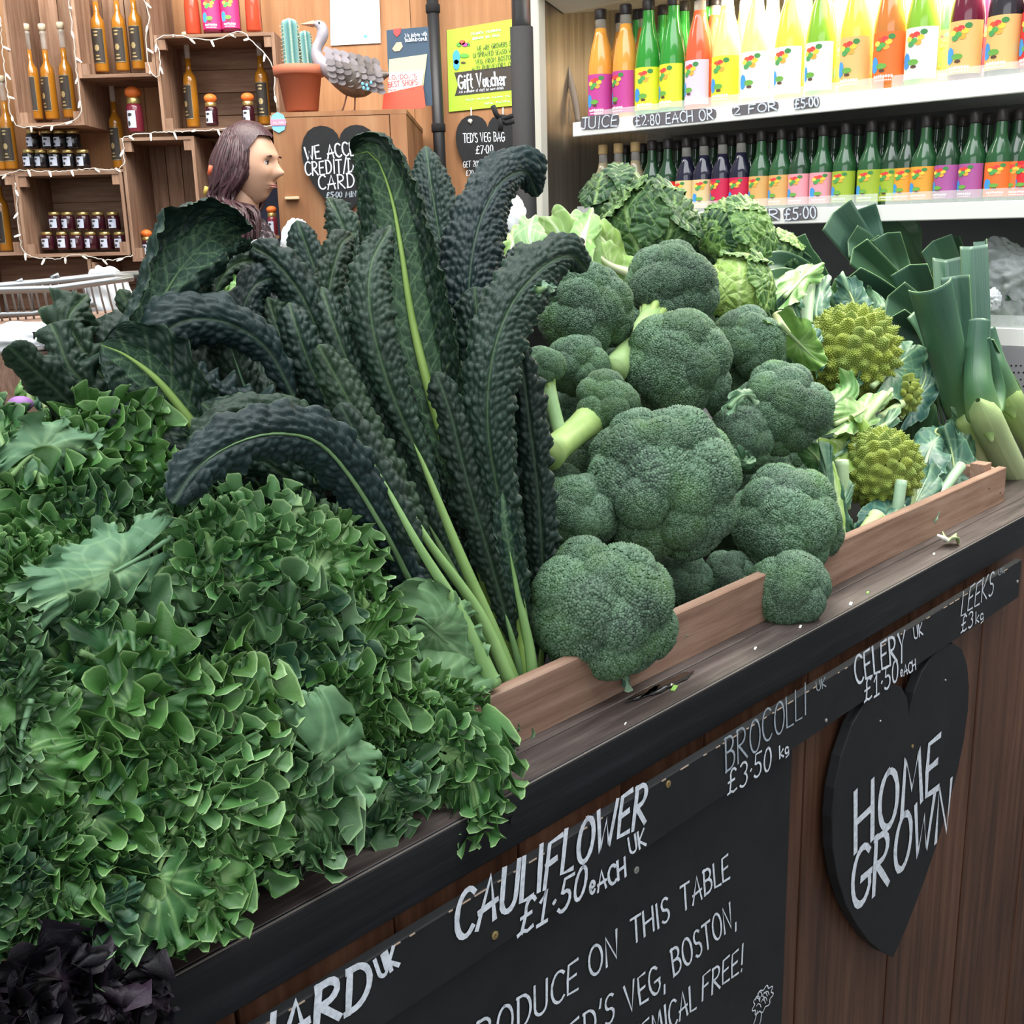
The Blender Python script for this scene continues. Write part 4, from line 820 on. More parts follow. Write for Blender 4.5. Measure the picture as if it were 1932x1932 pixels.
def cavolo(pts,w,label,face=1,curl=1.5,s0=.18,rib=.0035,mat='cavolo',seed=0,ribvis=1,ribmat='rib',sp=.0020,amp=.0058,twist=0,wtip=.75,cs=.0084,group='black kale leaves',ruf=.004,name='black_kale_leaf',cat='kale leaf'):
    rs=random.Random(seed*13+7);P0,L=pathpx(pts,40);n=max(40,int(L/sp));P,L=pathpx(pts,n);s=np.linspace(0,1,n)
    T,N,S=frames(P,None,twist);o=thing(name,label,cat,P[0],group)
    d=dep(P[n//2]);hw=w*d/F/2
    q=np.clip((s-s0)/(1-s0),0,1);prof=(q**.55)*np.sqrt(np.clip(1-q**5,0,1))*(1-(1-wtip)*q**2);prof=np.clip(prof,0,1)
    wl=wav(rs,3,8,20);wr=wav(rs,3,8,20);m=max(22,int(2*hw*1.5/sp));t=np.linspace(-1,1,m)[None,:];S_=s[:,None]
    side=np.where(t<0,1+.18*ev(wl,S_*1.0),1+.18*ev(wr,S_))
    W=hw*1.45*prof[:,None]*side;c=curl*(1+.25*ev(wav(rs,3,4,14),S_));c=np.maximum(c,.2)*(1.75 if face<0 and curl>1 else 1)
    if face<0 and curl>1: W=W*1.35
    cL=c*np.where(t<0,rs.uniform(.75,1.25),rs.uniform(.75,1.25))
    phi=np.abs(t)**1.25*cL*np.sign(t);R=W/cL;x=R*np.sin(phi);z=-R*(1-np.cos(phi))*face
    a=S_*L;xa=t*W
    # blisters, arranged in rows slanting forward from the rib
    f1,f2,idv=worley((a-np.abs(xa)*.7)/(cs*1.15)+np.where(t<0,40.,0.),xa/(cs*.85)+7.7,seed)
    hb=(np.clip((f2-f1)*1.6,0,1)**.6*.6+.4*np.sqrt(np.clip(1-(f1/.8)**2,0,1)))*(.6+.6*idv)
    edge=np.clip(np.minimum(1,(1-np.abs(t))*6),0,1);hb=hb*amp*np.clip(prof[:,None]*3,0,1)
    groove=np.exp(-(xa/.0045)**2);hb=hb*(1-groove)
    ruff=(ruf*.6 if face<0 else ruf)*np.abs(t)**3*(ev(wav(rs,3,2*pi/.03,2*pi/.018),a)+ev(wav(rs,3,2*pi/.07,2*pi/.04),a))*np.clip(prof[:,None]*2,0,1)
    Nl=N[:,None,:]*np.cos(phi)[...,None]+S[:,None,:]*(np.sin(phi)*face)[...,None]
    V=P[:,None,:]+S[:,None,:]*x[...,None]+N[:,None,:]*z[...,None]+Nl*((hb if face>0 else hb*np.where(np.abs(t)>.38,1.0,.3))+ruff)[...,None]
    K=np.exp(-(xa/.0022)**2)*.35+np.clip((np.abs(t)-.975)*12,0,.25)
    if face<0:
        lat=np.abs(((a-np.abs(xa)*.9)/.026+idv*0)%1-.5)*.026;K=np.maximum(K,np.exp(-(lat/.0012)**2)*.55*(1-np.abs(t)**2))
    K=K+(1-sm(S_,0,s0+.05))*.3+0*t
    FF=gridF(n,m);mids=(np.abs(np.broadcast_to(t,(n,m))).reshape(-1)[FF].mean(1)>.40).astype(int) if face<0 else np.zeros(len(FF),int)
    mk('blade',V.reshape(-1,3),FF,None,o,mats=[M['cavolo_under'],M[mat]] if face<0 else [M[mat]],mi=mids,uv=np.stack([xa+0*a,a+0*xa],-1).reshape(-1,2),k=np.clip(K,0,1))
    if ribvis>0:
        g=G();idx=np.linspace(0,int((n-1)*ribvis),36).astype(int)
        rr_=rib*(1.5-1.35*s[idx]**.8)*np.sqrt(np.clip(1.001-np.linspace(0,1,36)**5,0,1));off=.0012 if face>0 else .0022
        g.tube(P[idx]+N[idx]*(off+rr_*0.25)[:,None] if hasattr(rr_,'shape') else 0,rr_,8);g.obj('midrib',M[ribmat],o,True)
    return o
M['kale']=leafmat('curly_kale',(.026,.088,.022),(.050,.155,.036),(.28,.46,.17),.45,.38,bs=.35,bd=.0012,nsc=11)
M['kale_bright']=leafmat('curly_kale_fresh',(.046,.135,.032),(.082,.21,.055),(.42,.62,.28),.45,.38,bs=.35,bd=.0012,nsc=11)
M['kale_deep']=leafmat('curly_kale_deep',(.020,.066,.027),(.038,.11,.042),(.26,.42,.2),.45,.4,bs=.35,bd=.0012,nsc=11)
M['kale_under']=leafmat('curly_kale_underside',(.07,.16,.075),(.105,.22,.10),(.24,.38,.19),.55,.3,30,.05,(.18,.31,.16),.4,.002,nsc=9,vein_k=.5)
def frond(pts,w,label,mat='kale',seed=0,A=(.014,.0105,.0042),ex=(3.0,6.5),und=.0,frill=None,puck=.0022,curl=.5,res=1.0,group='curly kale leaves',name='curly_kale_leaf',cat='kale leaf',rib='rib_dim',ribr=.0035,waves=(7,27,74),lobes=.1,stem=0,cen=.42,rimp=.3,parent=None,twist=0,ribvis=.8,face=None,fold=0,flat=1,thm=2.85,nv=5):
    rs=random.Random(seed*17+3);P,L=pathpx(pts,60) if not hasattr(pts[0],'shape') else spline(pts,60)
    T,N,S=frames(P,face,twist);d=dep(P[30]);hw=w*d/F/2
    if parent is None: o=thing(name,label,cat,P[0],group)
    else: o=parent
    nt_=int(400*res);nr=int(24*res)+5;th=np.linspace(-thm,thm,nt_)[None,:];q=np.linspace(0.02,1,nr)[:,None];r=1-(1-q)**1.5
    per=pi*(hw+L/2)*.9;al=th/(2*pi)*per*1.0
    R=1+lobes*(.6*np.cos(th*rs.choice((6,7,8))+rs.random()*6)+.5*np.cos(th*11+rs.random()*6))*r+.25*lobes*np.cos(th*waves[2]*.9)*r**8+.22*lobes*np.cos(th*waves[1]+1)*r**6
    x=hw*np.sin(th)*r*R;y=cen*L+(1-cen)*L*np.cos(th)*r*R
    wn=lambda j:.8*np.sin(1.7*th+rs.uniform(0,6)+j)+.6*np.sin(3.9*th+2.5*r+rs.uniform(0,6))
    w1=waves[0]*th+wn(0)+1.5*r;w2=waves[1]*th+waves[1]*.14*wn(1)+2.2*r+.8*np.sin(7*th+5*r);w3=waves[2]*th+waves[2]*.10*wn(2)+3*r+1.2*np.sin(13*th+9*r)
    w4=waves[2]*2.3*th+4*np.sin(9*th+rs.random()*6)
    am=1+.45*np.sin(th*3.3+rs.uniform(0,6));am3=1+.5*np.sin(th*5.1+4*r+rs.uniform(0,6))
    E1=r**2.2;E2=r**ex[0];E3=r**ex[1]
    h=A[0]*E1*np.sin(w1)*am+A[1]*E2*np.sin(w2)*am3+A[2]*E3*np.sin(w3)*am
    sh=-.42*A[1]*E2*np.sin(2*w2)*am3-.5*A[2]*E3*np.sin(2*w3+.4)-.25*A[0]*E1*np.sin(2*w1)
    rd=A[1]*.45*E2*np.cos(w2+.8)+A[2]*.5*E3*np.cos(w3+1)+A[2]*.35*r**14*np.sin(w4)
    f1,f2,idv=worley(x/.016+3,y/.016+5,seed);h=h+puck*(np.clip(1-(f1/.8)**2,0,1))*(1-r**3)*sm(r,0,.15)
    h=h+und*np.sin(x/.021+2*np.sin(y/.04+rs.random()*6)+rs.random()*6)*np.sin(y/.024+1.5*np.sin(x/.03)+rs.random()*6)*r+A[0]*.3*np.sin(5*x/hw+rs.random()*6)*np.sin(y/L*9+rs.random()*6)
    tx=np.cos(th);ty=-np.sin(th);x=x+sh*tx+rd*np.sin(th);y=y+sh*ty+rd*np.cos(th)
    h=h*flat-fold*np.abs(x)
    u=np.clip(y/L,-.35,1.15)*59;i0=np.clip(np.floor(u).astype(int),0,58);f=(u-i0)[...,None]
    Pp=P[i0]*(1-f)+P[i0+1]*f;Np=N[i0]*(1-f)+N[i0+1]*f;Sp=S[i0]*(1-f)+S[i0+1]*f
    phi=x/hw*curl;Rc=hw/max(abs(curl),.01)*np.sign(curl) if curl else 1
    if abs(curl)>.01: xx=Rc*np.sin(phi);zz=-Rc*(1-np.cos(phi))
    else: xx=x;zz=0*x
    Nl=Np*np.cos(phi)[...,None]+Sp*np.sin(phi)[...,None]
    V=Pp+Sp*xx[...,None]+Np*zz[...,None]+Nl*h[...,None]
    K=rimp*sm(r,.93,1.0)+0*th
    def surf(x,y,hh):
        u=np.clip(y/L,-.35,1.15)*59;i0=np.clip(np.floor(u).astype(int),0,58);f=(u-i0)[...,None]
        Pp=P[i0]*(1-f)+P[i0+1]*f;Np=N[i0]*(1-f)+N[i0+1]*f;Sp=S[i0]*(1-f)+S[i0+1]*f;phi=x/hw*curl
        Rc_=hw/max(abs(curl),.01)*np.sign(curl) if curl else 1;xx=Rc_*np.sin(phi) if abs(curl)>.01 else x;zz=-Rc_*(1-np.cos(phi)) if abs(curl)>.01 else 0*x
        Nl=Np*np.cos(phi)[...,None]+Sp*np.sin(phi)[...,None];return Pp+Sp*xx[...,None]+Np*zz[...,None]+Nl*hh[...,None]
    if frill:
        lam,am_,hg,gapr=frill;VV_=[];KK=[];FF=[];UU_=[];nb_=0
        rho=1.02;ring=0
        while rho*hw>gapr*.55:
            per_=2*pi*rho*(hw+L*.55)/2;npt=int(per_/.00125);m_=9;th2=np.linspace(-pi+.02,pi-.02,npt)[:,None]+rs.random();tq=(1-(1-np.linspace(0,1,m_))**1.7)[None,:]
            wob=1+.13*np.sin(3*th2+rs.random()*6)+.09*np.sin(7*th2+rs.random()*6)+.05*np.sin(13*th2+rs.random()*6)
            bx=hw*rho*wob*np.sin(th2);by=cen*L+(1-cen)*L*rho*wob*np.cos(th2);sl=th2*per_/(2*pi)
            ww=2*pi*sl/lam+1.3*np.sin(sl/lam*1.3+rs.random()*6)+.9*np.sin(sl/lam*2.7+rs.random()*6);w_2=2*pi*sl/(lam*.5)+1.5*np.sin(sl/lam*2+rs.random()*6)
            ma=am_*(1+.5*np.sin(sl/lam*.9+rs.random()*6));lat=ma*(tq**.85)*np.sin(ww+.5*tq)+.0034*tq**1.6*np.sin(w_2+tq)+.0012*tq**2.5*np.sin(2*pi*sl/(lam*.24)+2*np.sin(sl/lam*3));alo=-.55*ma*tq*np.sin(2*ww+.4)+.0016*tq**2*np.cos(w_2)
            hz=hg*(tq**.9)*(1+.22*np.sin(ww*.5+rs.random()*6)+.20*np.sin(w_2*1.0+2)+.07*np.sin(2*pi*sl/(lam*.24)))+.0007*tq**6*np.sin(sl/.0011+3*np.sin(sl/.009))
            ln=(.15+.75*max(0,rho-.45))*hg*tq;rx=np.sin(th2);ry=np.cos(th2)
            fx=bx+rx*(lat+ln)+ry*alo;fy=by+ry*(lat+ln)-rx*alo;Vf=surf(fx,fy,hz*(1-.25*max(0,rho-.6))-.002)
            VV_.append(Vf.reshape(-1,3));KK.append((.68*sm(tq,.93,1.0)+.10*sm(tq,.5,1)+0*th2).ravel());UU_.append(np.stack([sl+0*tq,tq*hg+0*sl],-1).reshape(-1,2));FF.append(gridF(npt,m_)+nb_);nb_+=npt*m_
            rho-=gapr/((hw+L*.55)/2);ring+=1
        mk('frilled_edge',np.vstack(VV_),np.vstack(FF),M[mat],o,uv=np.vstack(UU_),k=np.concatenate(KK))
    vein=np.exp(-((r*np.sin(th)*hw)/.0022)**2)*(np.cos(th)>-.9)
    for i in range(nv):
        for sg in(-1,1):
            a0=sg*(.35+i*.42);cd_=np.abs(th-a0)*r*hw;vein=np.maximum(vein,np.exp(-(cd_/.0013)**2)*(1-r)*.9)
    K=np.clip(K+vein*.7,0,1)
    mk('blade',V.reshape(-1,3),gridF(nr,nt_),M[mat],o,uv=np.stack([x+0*y,y+0*x],-1).reshape(-1,2),k=K)
    if ribvis>0:
        e=int(59*ribvis);ii=np.linspace(0,e,24).astype(int);Q=P[ii]+N[ii]*(.001)
        if stem>0: Q=np.vstack([[P[0]-T[0]*stem*(1-j/4) for j in range(4)],Q])
        rr_=ribr*(1.25-1.1*np.linspace(0,1,len(Q)));G().tube(Q,rr_,8).obj('midrib' if stem<=0 else 'stalk',M[rib],o,True)
    return o
# ---- broccoli
mbro,t_,b_=nt('broccoli_buds');v_=objc(t_);oi=t_.nodes.new('ShaderNodeObjectInfo');a_=t_.nodes.new('ShaderNodeAttribute');a_.attribute_name='k'
geo=t_.nodes.new('ShaderNodeNewGeometry');nb=noise(t_,geo.outputs['Position'],13,3,.6)
c_=ramp(t_,nb,[(.33,(.040,.070,.050)),(.5,(.042,.095,.045)),(.68,(.07,.15,.042))])
c_=mixc(t_,math_(t_,'MULTIPLY',a_.outputs['Fac'],.75),c_,(.16,.26,.17));s1=math_(t_,'ADD',math_(t_,'MULTIPLY',oi.outputs['Random'],.5),.75);cv=t_.nodes.new('ShaderNodeCombineXYZ');[t_.links.new(s1,cv.inputs[i]) for i in range(3)]
c_=mixc(t_,1.0,c_,cv.outputs[0],'MULTIPLY');t_.links.new(c_,b_.inputs['Base Color']);b_.inputs['Roughness'].default_value=.6;b_.inputs['Specular IOR Level'].default_value=.3;M['buds']=mbro
M['bstalk']=leafmat('broccoli_stalk',(.22,.36,.12),(.36,.52,.20),(.55,.68,.38),.45,.35,bs=.2,bd=.001,nsc=10)
M['bcore']=pm('broccoli_inside',(.03,.06,.02),.7)
def fib_dir(n,amax,rs,j=.0):
    out=[];zmin=cos(amax)
    for i in range(n):
        z=1-(1-zmin)*(i+.5)/n;a=i*2.39996+rs.uniform(-j,j);s=math.sqrt(max(0,1-z*z));out.append(np.array([s*cos(a),s*sin(a),z]))
    return out
def floret_mesh(seed,sp=.083):
    rs=random.Random(seed);np_=np.random.RandomState(seed);amax=rad(112);n=int(2*pi*(1-cos(amax))/(sp*sp*.87))
    D=np.array(fib_dir(n,amax,rs,.0));D+=np_.normal(0,sp*.13,D.shape);D/=np.linalg.norm(D,axis=1)[:,None]
    lob=np.array(fib_dir(9,rad(95),rs,.3));lr=.38
    def rad_(D):
        dt=D@lob.T;an=np.arccos(np.clip(dt,-1,1));f=np.sort(an,axis=1);return 1+.10*np.cos(np.clip(f[:,0]/.62,0,1.57))-.05*np.exp(-((f[:,1]-f[:,0])/.10)**2)+.02*np.sin(D[:,0]*9+seed)*np.sin(D[:,1]*8)
    r=rad_(D);C_=D*r[:,None];C_[:,2]*=.9
    a=np.cross(D,[0.3,0.2,1.]);a/=np.linalg.norm(a,axis=1)[:,None]+1e-9;b=np.cross(D,a);V=[];sz=sp*(.55+.22*np_.rand(n))
    top=C_+D*(sz*1.0)[:,None];ang=np_.rand(n)*6.28;ring=[]
    for j in range(6):
        an=ang+j*pi/3;ring.append(C_+(a*np.cos(an)[:,None]+b*np.sin(an)[:,None])*(sz*1.0)[:,None]-D*(sz*.25)[:,None])
    V=np.stack([top]+ring,1).reshape(-1,3);i=np.arange(n)[:,None]*7;Fs=np.concatenate([np.stack([i[:,0],i[:,0]+1+j,i[:,0]+1+(j+1)%6],-1) for j in range(6)])
    k=np.repeat(np_.rand(n),7)
    # dome under the buds and the floret's short stalk
    nu,nv=24,10;base=[]
    for q in range(nv+1):
        t=amax*q/nv
        for j in range(nu): base.append([sin(t)*cos(2*pi*j/nu),sin(t)*sin(2*pi*j/nu),cos(t)])
    B=np.array(base);rb=rad_(B);B=B*(rb*.97)[:,None];B[:,2]*=.9
    B=np.vstack([B,[[.45*cos(2*pi*j/nu),.45*sin(2*pi*j/nu),-.75] for j in range(nu)]])
    Fb=[];o0=len(V)
    for q in range(nv+1):
        for j in range(nu): A_=o0+q*nu+j;B_=o0+q*nu+(j+1)%nu;Fb+= [(A_,A_+nu,B_+nu),(A_,B_+nu,B_)]
    V=np.vstack([V,B]);Fs=np.vstack([Fs,np.array(Fb)]);k=np.r_[k,np.zeros(len(B))]
    return V,Fs,k
FLM=[]
for s_ in range(5):
    V,Fs,k=floret_mesh(s_);o=mk('floret',V,Fs,M['buds'],None,k=k);FLM.append(o.data);bpy.data.objects.remove(o)
_rt,_up,_fw=CM[:,0],CM[:,1],CM[:,2]
def camdir(dx,dy,dz): return nrm(_rt*dx+_up*dy-_fw*dz)
def place_mesh(me,name,parent,loc,zdir,scl,spin,flat=1.0,mat=None):
    o=bpy.data.objects.new(name,me);COL.objects.link(o);o.parent=parent;q=Vector(zdir).to_track_quat('Z','Y')
    from mathutils import Quaternion
    q=q@Quaternion((0,0,1),spin);o.rotation_mode='QUATERNION';o.rotation_quaternion=q;o.location=loc-ORG[parent.name];o.scale=(scl,scl,scl*flat);return o
def broccoli(cx,cy,rp,v,ax,label,seed=0,n=15,rf=.42,spread=105,stalk=None,sr=.018,ell=1.0):
    rs=random.Random(seed);c=pv(cx,cy,v);d=dep(c);R=rp*d/F;a=camdir(*ax);o=thing('broccoli',label,'broccoli',c,'broccoli heads in the pile')
    g=G();ellipsoid(g,c-a*R*.12,(R*.62,)*3,16,10);
    X=nrm(np.cross(a,[.1,.2,1]));Y=np.cross(a,X);view=nrm(EYE-c);cnt=0
    st=c-a*R*1.05 if stalk is None else pv(stalk[0],stalk[1],stalk[2] if len(stalk)>2 else v)
    for i,D in enumerate(fib_dir(n,rad(spread),rs,.25)):
        w_=X*D[0]+Y*D[1]+a*D[2]
        if w_.dot(view)<-.55: continue
        s=R*rf*rs.uniform(.82,1.2);p=c+w_*(R-s*.82)*rs.uniform(.93,1.04)-a*(R*.0)
        dirn=nrm(w_+a*.12+np.array([rs.uniform(-.12,.12) for _ in range(3)]))
        place_mesh(FLM[(seed+i)%5],'floret',o,p,dirn,s,rs.uniform(0,6.28),rs.uniform(.85,1.05));cnt+=1
    g.obj('core',M['bcore'],o,True)
    g=G();k=c-a*R*.25;g.tube(spline([st,st*.5+k*.5+a*R*.02,k],8)[0],[sr*1.15,sr,sr,sr,sr*1.05,sr*1.15,sr*1.3,sr*1.5],14)
    stk=g.obj('stalk',M['bstalk'],o,True)
    for i,D in enumerate(fib_dir(9,rad(95),rs,.3)):
        w_=X*D[0]+Y*D[1]+a*D[2];e=c+w_*R*.62;s0_=st*.45+k*.55
        G().tube(spline([s0_,s0_*.5+e*.5-a*R*.08,e],7)[0],[sr*.5,sr*.42,sr*.38,sr*.36,sr*.4,sr*.45,sr*.5],8).obj('branch',M['bstalk'],stk,True)
    return o
# ---- romanesco
M['roman']=leafmat('romanesco_curd',(.16,.23,.03),(.25,.33,.05),(.38,.44,.12),.5,.3,bs=.2,bd=.001,nsc=16)
def roman_mesh(seed):
    np_=np.random.RandomState(seed);n=110;V=[];Fs=[];K=[]
    nu,nv=20,8
    for q in range(nv+1):
        f=q/nv
        for j in range(nu): V.append([f*.92*cos(2*pi*j/nu),f*.92*sin(2*pi*j/nu),1.3*(1-f**1.08)-.15]);K.append(0)
    for q in range(nv):
        for j in range(nu): A_=q*nu+j;B_=q*nu+(j+1)%nu;Fs+=[(A_,A_+nu,B_+nu),(A_,B_+nu,B_)]
    for i in range(n):
        f=math.sqrt((i+.3)/n);a=i*2.39996;p=np.array([f*.92*cos(a),f*.92*sin(a),1.3*(1-f**1.08)-.15]);D=nrm([cos(a)*(.35+.9*f),sin(a)*(.35+.9*f),1.0-.25*f]);s=(.055+.085*f)*1.15
        X=nrm(np.cross(D,[.2,.3,1]));Y=np.cross(D,X);b=len(V)
        V.append(p+D*s*1.7);K.append(.5+.4*np_.rand())
        for j in range(6): an=j*pi/3+i;V.append(p+(X*cos(an)+Y*sin(an))*s*1.05+D*s*.15);K.append(.2)
        for j in range(6): an=j*pi/3+i;V.append(p+(X*cos(an)+Y*sin(an))*s*.9-D*s*.6);K.append(0)
        for j in range(6):
            j2=(j+1)%6;Fs+=[(b,b+1+j,b+1+j2),(b+1+j,b+7+j,b+7+j2),(b+1+j,b+7+j2,b+1+j2)]
    return np.array(V),np.array(Fs),np.array(K)
V,Fs,k=roman_mesh(1);_o=mk('cone_floret',V,Fs,M['roman'],None,k=k);RM=_o.data;bpy.data.objects.remove(_o)
def romanesco(cx,cy,rp,v,ax,label,seed=0,n=46):
    rs=random.Random(seed);c=pv(cx,cy,v);R=rp*dep(c)/F;a=camdir(*ax);o=thing('romanesco',label,'romanesco',c,'romanesco heads')
    X=nrm(np.cross(a,[.1,.2,1]));Y=np.cross(a,X);g=G();ellipsoid(g,c,(R*.76,)*3,16,10);g.obj('core',M['roman'],o,True,k=np.zeros(g.n))
    n=int(n*2.3)
    for i in range(n):
        f=math.sqrt((i+.2)/n);al=f*rad(112);an=i*2.39996;w_=X*sin(al)*cos(an)+Y*sin(al)*sin(an)+a*cos(al);rr_=R*(.77 + .16*(1-f)**1.3)
        s=R*(.15+.085*min(1,f*1.3))*rs.uniform(.9,1.15);place_mesh(RM,'cone_floret',o,c+w_*rr_,nrm(w_+a*.25),s*1.08,rs.uniform(0,6),1.2)
    return o
# ---- savoy cabbage
M['savoy']=leafmat('savoy_leaf',(.035,.10,.022),(.07,.16,.03),(.30,.45,.14),.5,.35,52,.12,(.20,.36,.09),.9,.004,nsc=8,vein_k=.75)
M['savoy_dark']=leafmat('savoy_outer_leaf',(.014,.05,.016),(.03,.085,.026),(.2,.33,.1),.5,.35,46,.10,(.09,.2,.06),.9,.004,nsc=8,vein_k=.7)
M['savoy_pale']=leafmat('savoy_heart_leaf',(.24,.42,.08),(.36,.55,.14),(.5,.66,.26),.45,.35,48,.16,(.44,.62,.22),.9,.004,nsc=8,vein_k=.6)
def capleaf(parent,c,R,dirn,up,ext,mat,seed,flare=.12,bl=.02,rib=True):
    rs=random.Random(seed);dirn=nrm(dirn);X=nrm(np.cross(up,dirn));Y=np.cross(dirn,X);nt_,nr=170,34;th=np.linspace(0,2*pi,nt_)[None,:];r=np.linspace(0,1,nr)[:,None]
    e=ext*(1+.05*np.cos(5*th+rs.random()*6)+.03*np.sin(9*th));al=r*e;dx=np.sin(al)*np.sin(th);dy=np.sin(al)*np.cos(th);dz=np.cos(al)
    uu_=R*al*np.sin(th);vv_=R*al*np.cos(th);f1,f2,idv=worley(uu_/.011,vv_/.011,seed)
    hh=1+bl*np.sqrt(np.clip(1-(f1/.8)**2,0,1))*(.6+.5*idv)*np.minimum(1,(R*.0+1))+flare*sm(r,.6,1.0)+ (.035*np.sin(17*th+rs.random()*6)+.022*np.sin(39*th+rs.random()*6))*r**5
    V=c+((dirn*dz[...,None]+X*dx[...,None]+Y*dy[...,None])*(R*hh)[...,None])
    K=np.clip(np.exp(-(uu_/.0035)**2)*(vv_<R*ext*.8)*.9+.25*sm(r,.96,1),0,1)
    for i in range(4):
        for sg in(-1,1):
            q=np.abs(vv_+R*ext*.6-sg*uu_*1.1-i*R*ext*.35);K=np.maximum(K,np.exp(-(q/.002)**2)*.7*(sg*uu_>0)*(np.abs(uu_)<R*ext*.8))
    return mk('leaf',V.reshape(-1,3),gridF(nr,nt_),M[mat],parent,uv=np.stack([uu_+0*vv_,vv_+0*uu_],-1).reshape(-1,2),k=K)
def savoy(cx,cy,rp,v,label,leaves,seed=0,group='savoy cabbages'):
    c=pv(cx,cy,v);R=rp*dep(c)/F;o=thing('savoy_cabbage',label,'cabbage',c,group)
    for i,(ax,upv,ext,mat,rk,fl) in enumerate(leaves): capleaf(o,c,R*rk,camdir(*ax),camdir(*upv),ext,mat,seed*10+i,fl)
    return o
# ---- leeks
mlk,t_,b_=nt('leek_skin');a_=t_.nodes.new('ShaderNodeAttribute');a_.attribute_name='k';uvn=t_.nodes.new('ShaderNodeUVMap');ln=noise(t_,mapping(t_,uvn.outputs[0],(1,.02,1)),420,2);r_=orand(t_)
c_=ramp(t_,a_.outputs['Fac'],[(0,(.62,.68,.42)),(.3,(.30,.46,.14)),(.55,(.06,.16,.06)),(.8,(.022,.075,.052)),(1,(.05,.12,.09))]);c_=mixc(t_,math_(t_,'MULTIPLY',ln,.35),c_,(.10,.2,.12));cv=t_.nodes.new('ShaderNodeCombineXYZ');t_.links.new(math_(t_,'ADD',.75,math_(t_,'MULTIPLY',r_,.6)),cv.inputs[0]);t_.links.new(math_(t_,'ADD',.85,math_(t_,'MULTIPLY',r_,.3)),cv.inputs[1]);t_.links.new(math_(t_,'ADD',.8,math_(t_,'MULTIPLY',r_,.4)),cv.inputs[2])
c_=mixc(t_,1.0,c_,cv.outputs[0],'MULTIPLY')
t_.links.new(c_,b_.inputs['Base Color']);b_.inputs['Roughness'].default_value=.38;b_.inputs['Specular IOR Level'].default_value=.45;bump(t_,b_,ln,.3,.0015);M['leek']=mlk
M['leek_cut']=pm('leek_cut_edge',(.14,.25,.10),.5)
def strip(parent,P,w0,w1,fold,k0,k1,face=None,twist=0,name='leaf',thick=.0022,cut=0.0,crink=0.0,seed=0):
    n=50;P,L=spline(P,n);T,N,S=frames(P,face,twist);m=13;t=np.linspace(-1,1,m)[None,:];s=np.linspace(0,1,n)[:,None]
    W=(w0+(w1-w0)*s**.8)/2*((.12+.88*sm(s,0,.22)) if not callable(fold) and fold<0 else 1);fd_=fold if not callable(fold) else fold(s)
    x=W*(t*np.cos(fd_) if fd_>=0 else np.sin(t*-fd_*1.6)/(-fd_*1.6)*1.2);z=W*np.abs(t)*np.sin(fd_) if fd_>=0 else -W*(1-np.cos(t*-fd_*1.6))/(-fd_*1.2)
    adv=cut*t*W*(s>.97)
    V=P[:,None,:]+S[:,None,:]*x[...,None]+N[:,None,:]*(z+crink*np.sin(s*30+seed+t*2)*np.abs(t))[...,None]+T[:,None,:]*adv[...,None]
    K=k0+(k1-k0)*s**.7+0*t
    o=mk(name,V.reshape(-1,3),gridF(n,m),M['leek'],parent,uv=np.stack([t*W+0*s,s*L+0*t],-1).reshape(-1,2),k=K,mats=[M['leek'],M['leek_cut']])
    md=o.modifiers.new('s','SOLIDIFY');md.thickness=thick;md.material_offset_rim=1;return o
def leek(shaft,r,leaves,label,k=(0.0,.45),seg=18):
    P,L=pathpx(shaft,24);o=thing('leek',label,'leek',P[0],'leeks standing at the end of the tray');s=np.linspace(0,1,24)
    T,N,S=frames(P);V=[];K=[];UVs=[]
    rr_=r*(1+.06*s);rr_[-1]*=.15;rr_[-2]*=.8
    for i in range(24):
        for j in range(seg+1):
            an=2*pi*j/seg;V.append(P[i]+(N[i]*cos(an)+S[i]*sin(an))*rr_[i]);K.append(k[0]+(k[1]-k[0])*s[i]**1.2);UVs.append((an*r,s[i]*L))
    mk('shaft',V,gridF(24,seg+1),M['leek'],o,uv=UVs,k=K)
    for i,(pts,w0,w1,fold,k0,k1,tw) in enumerate(leaves):
        Q=[pv(*q) for q in pts];d=dep(Q[len(Q)//2]);strip(o,Q,w0*d/F,w1*d/F,fold,k0,k1,None,tw,seed=i)
    return o
# ================================================================== black kale (front to back, picture left to right)
def vp(pts,v0,v1=None):
    n=len(pts);v1=v0 if v1 is None else v1
    return [(p[0],p[1],p[2] if len(p)>2 else v0+(v1-v0)*i/(n-1)) for i,p in enumerate(pts)]
KB='black kale leaf '
# upright bundle
cavolo(vp([(1002,1345),(945,1180),(880,960),(835,820),(800,700),(775,590),(757,470),(738,370),(706,292),(668,292)],.82,1.05),185,KB+'with a long bare pale midrib, standing tallest, tip curled left',-1,1.2,.28,.0088,'cavolo',1,1,'rib',ruf=.008,wtip=.95)
cavolo(vp([(985,1330),(930,1100),(890,850),(865,650),(835,480),(815,360),(803,275)],.92,1.15),170,KB+'rising to a narrow tip behind the tallest one',1,1.3,.2,.004,'cavolo',2,.3,wtip=.6)
cavolo(vp([(1004,1335),(962,1100),(915,880),(893,690),(885,540),(905,420),(945,345),(992,325),(1015,372)],.86,1.0),150,KB+'bluish, broad, arching right across the black pole',1,1.5,.2,.004,'cavolo_blue',3,.3,wtip=.85)
cavolo(vp([(1010,1340),(985,1150),(945,960),(920,800),(930,670),(965,575),(1020,508),(1075,482),(1108,512)],.80,.86),125,KB+'bending right over the left broccoli with a drooping tip',1,1.4,.16,.0045,'cavolo',4,.35,wtip=.95)
cavolo(vp([(1015,1335),(1025,1150),(1018,960),(1000,800),(985,690),(968,620)],.835,.86),82,KB+'dark blue, hanging straight beside the broccoli stalks',1,1.3,.1,.003,'cavolo_blue',5,.2,wtip=.7)
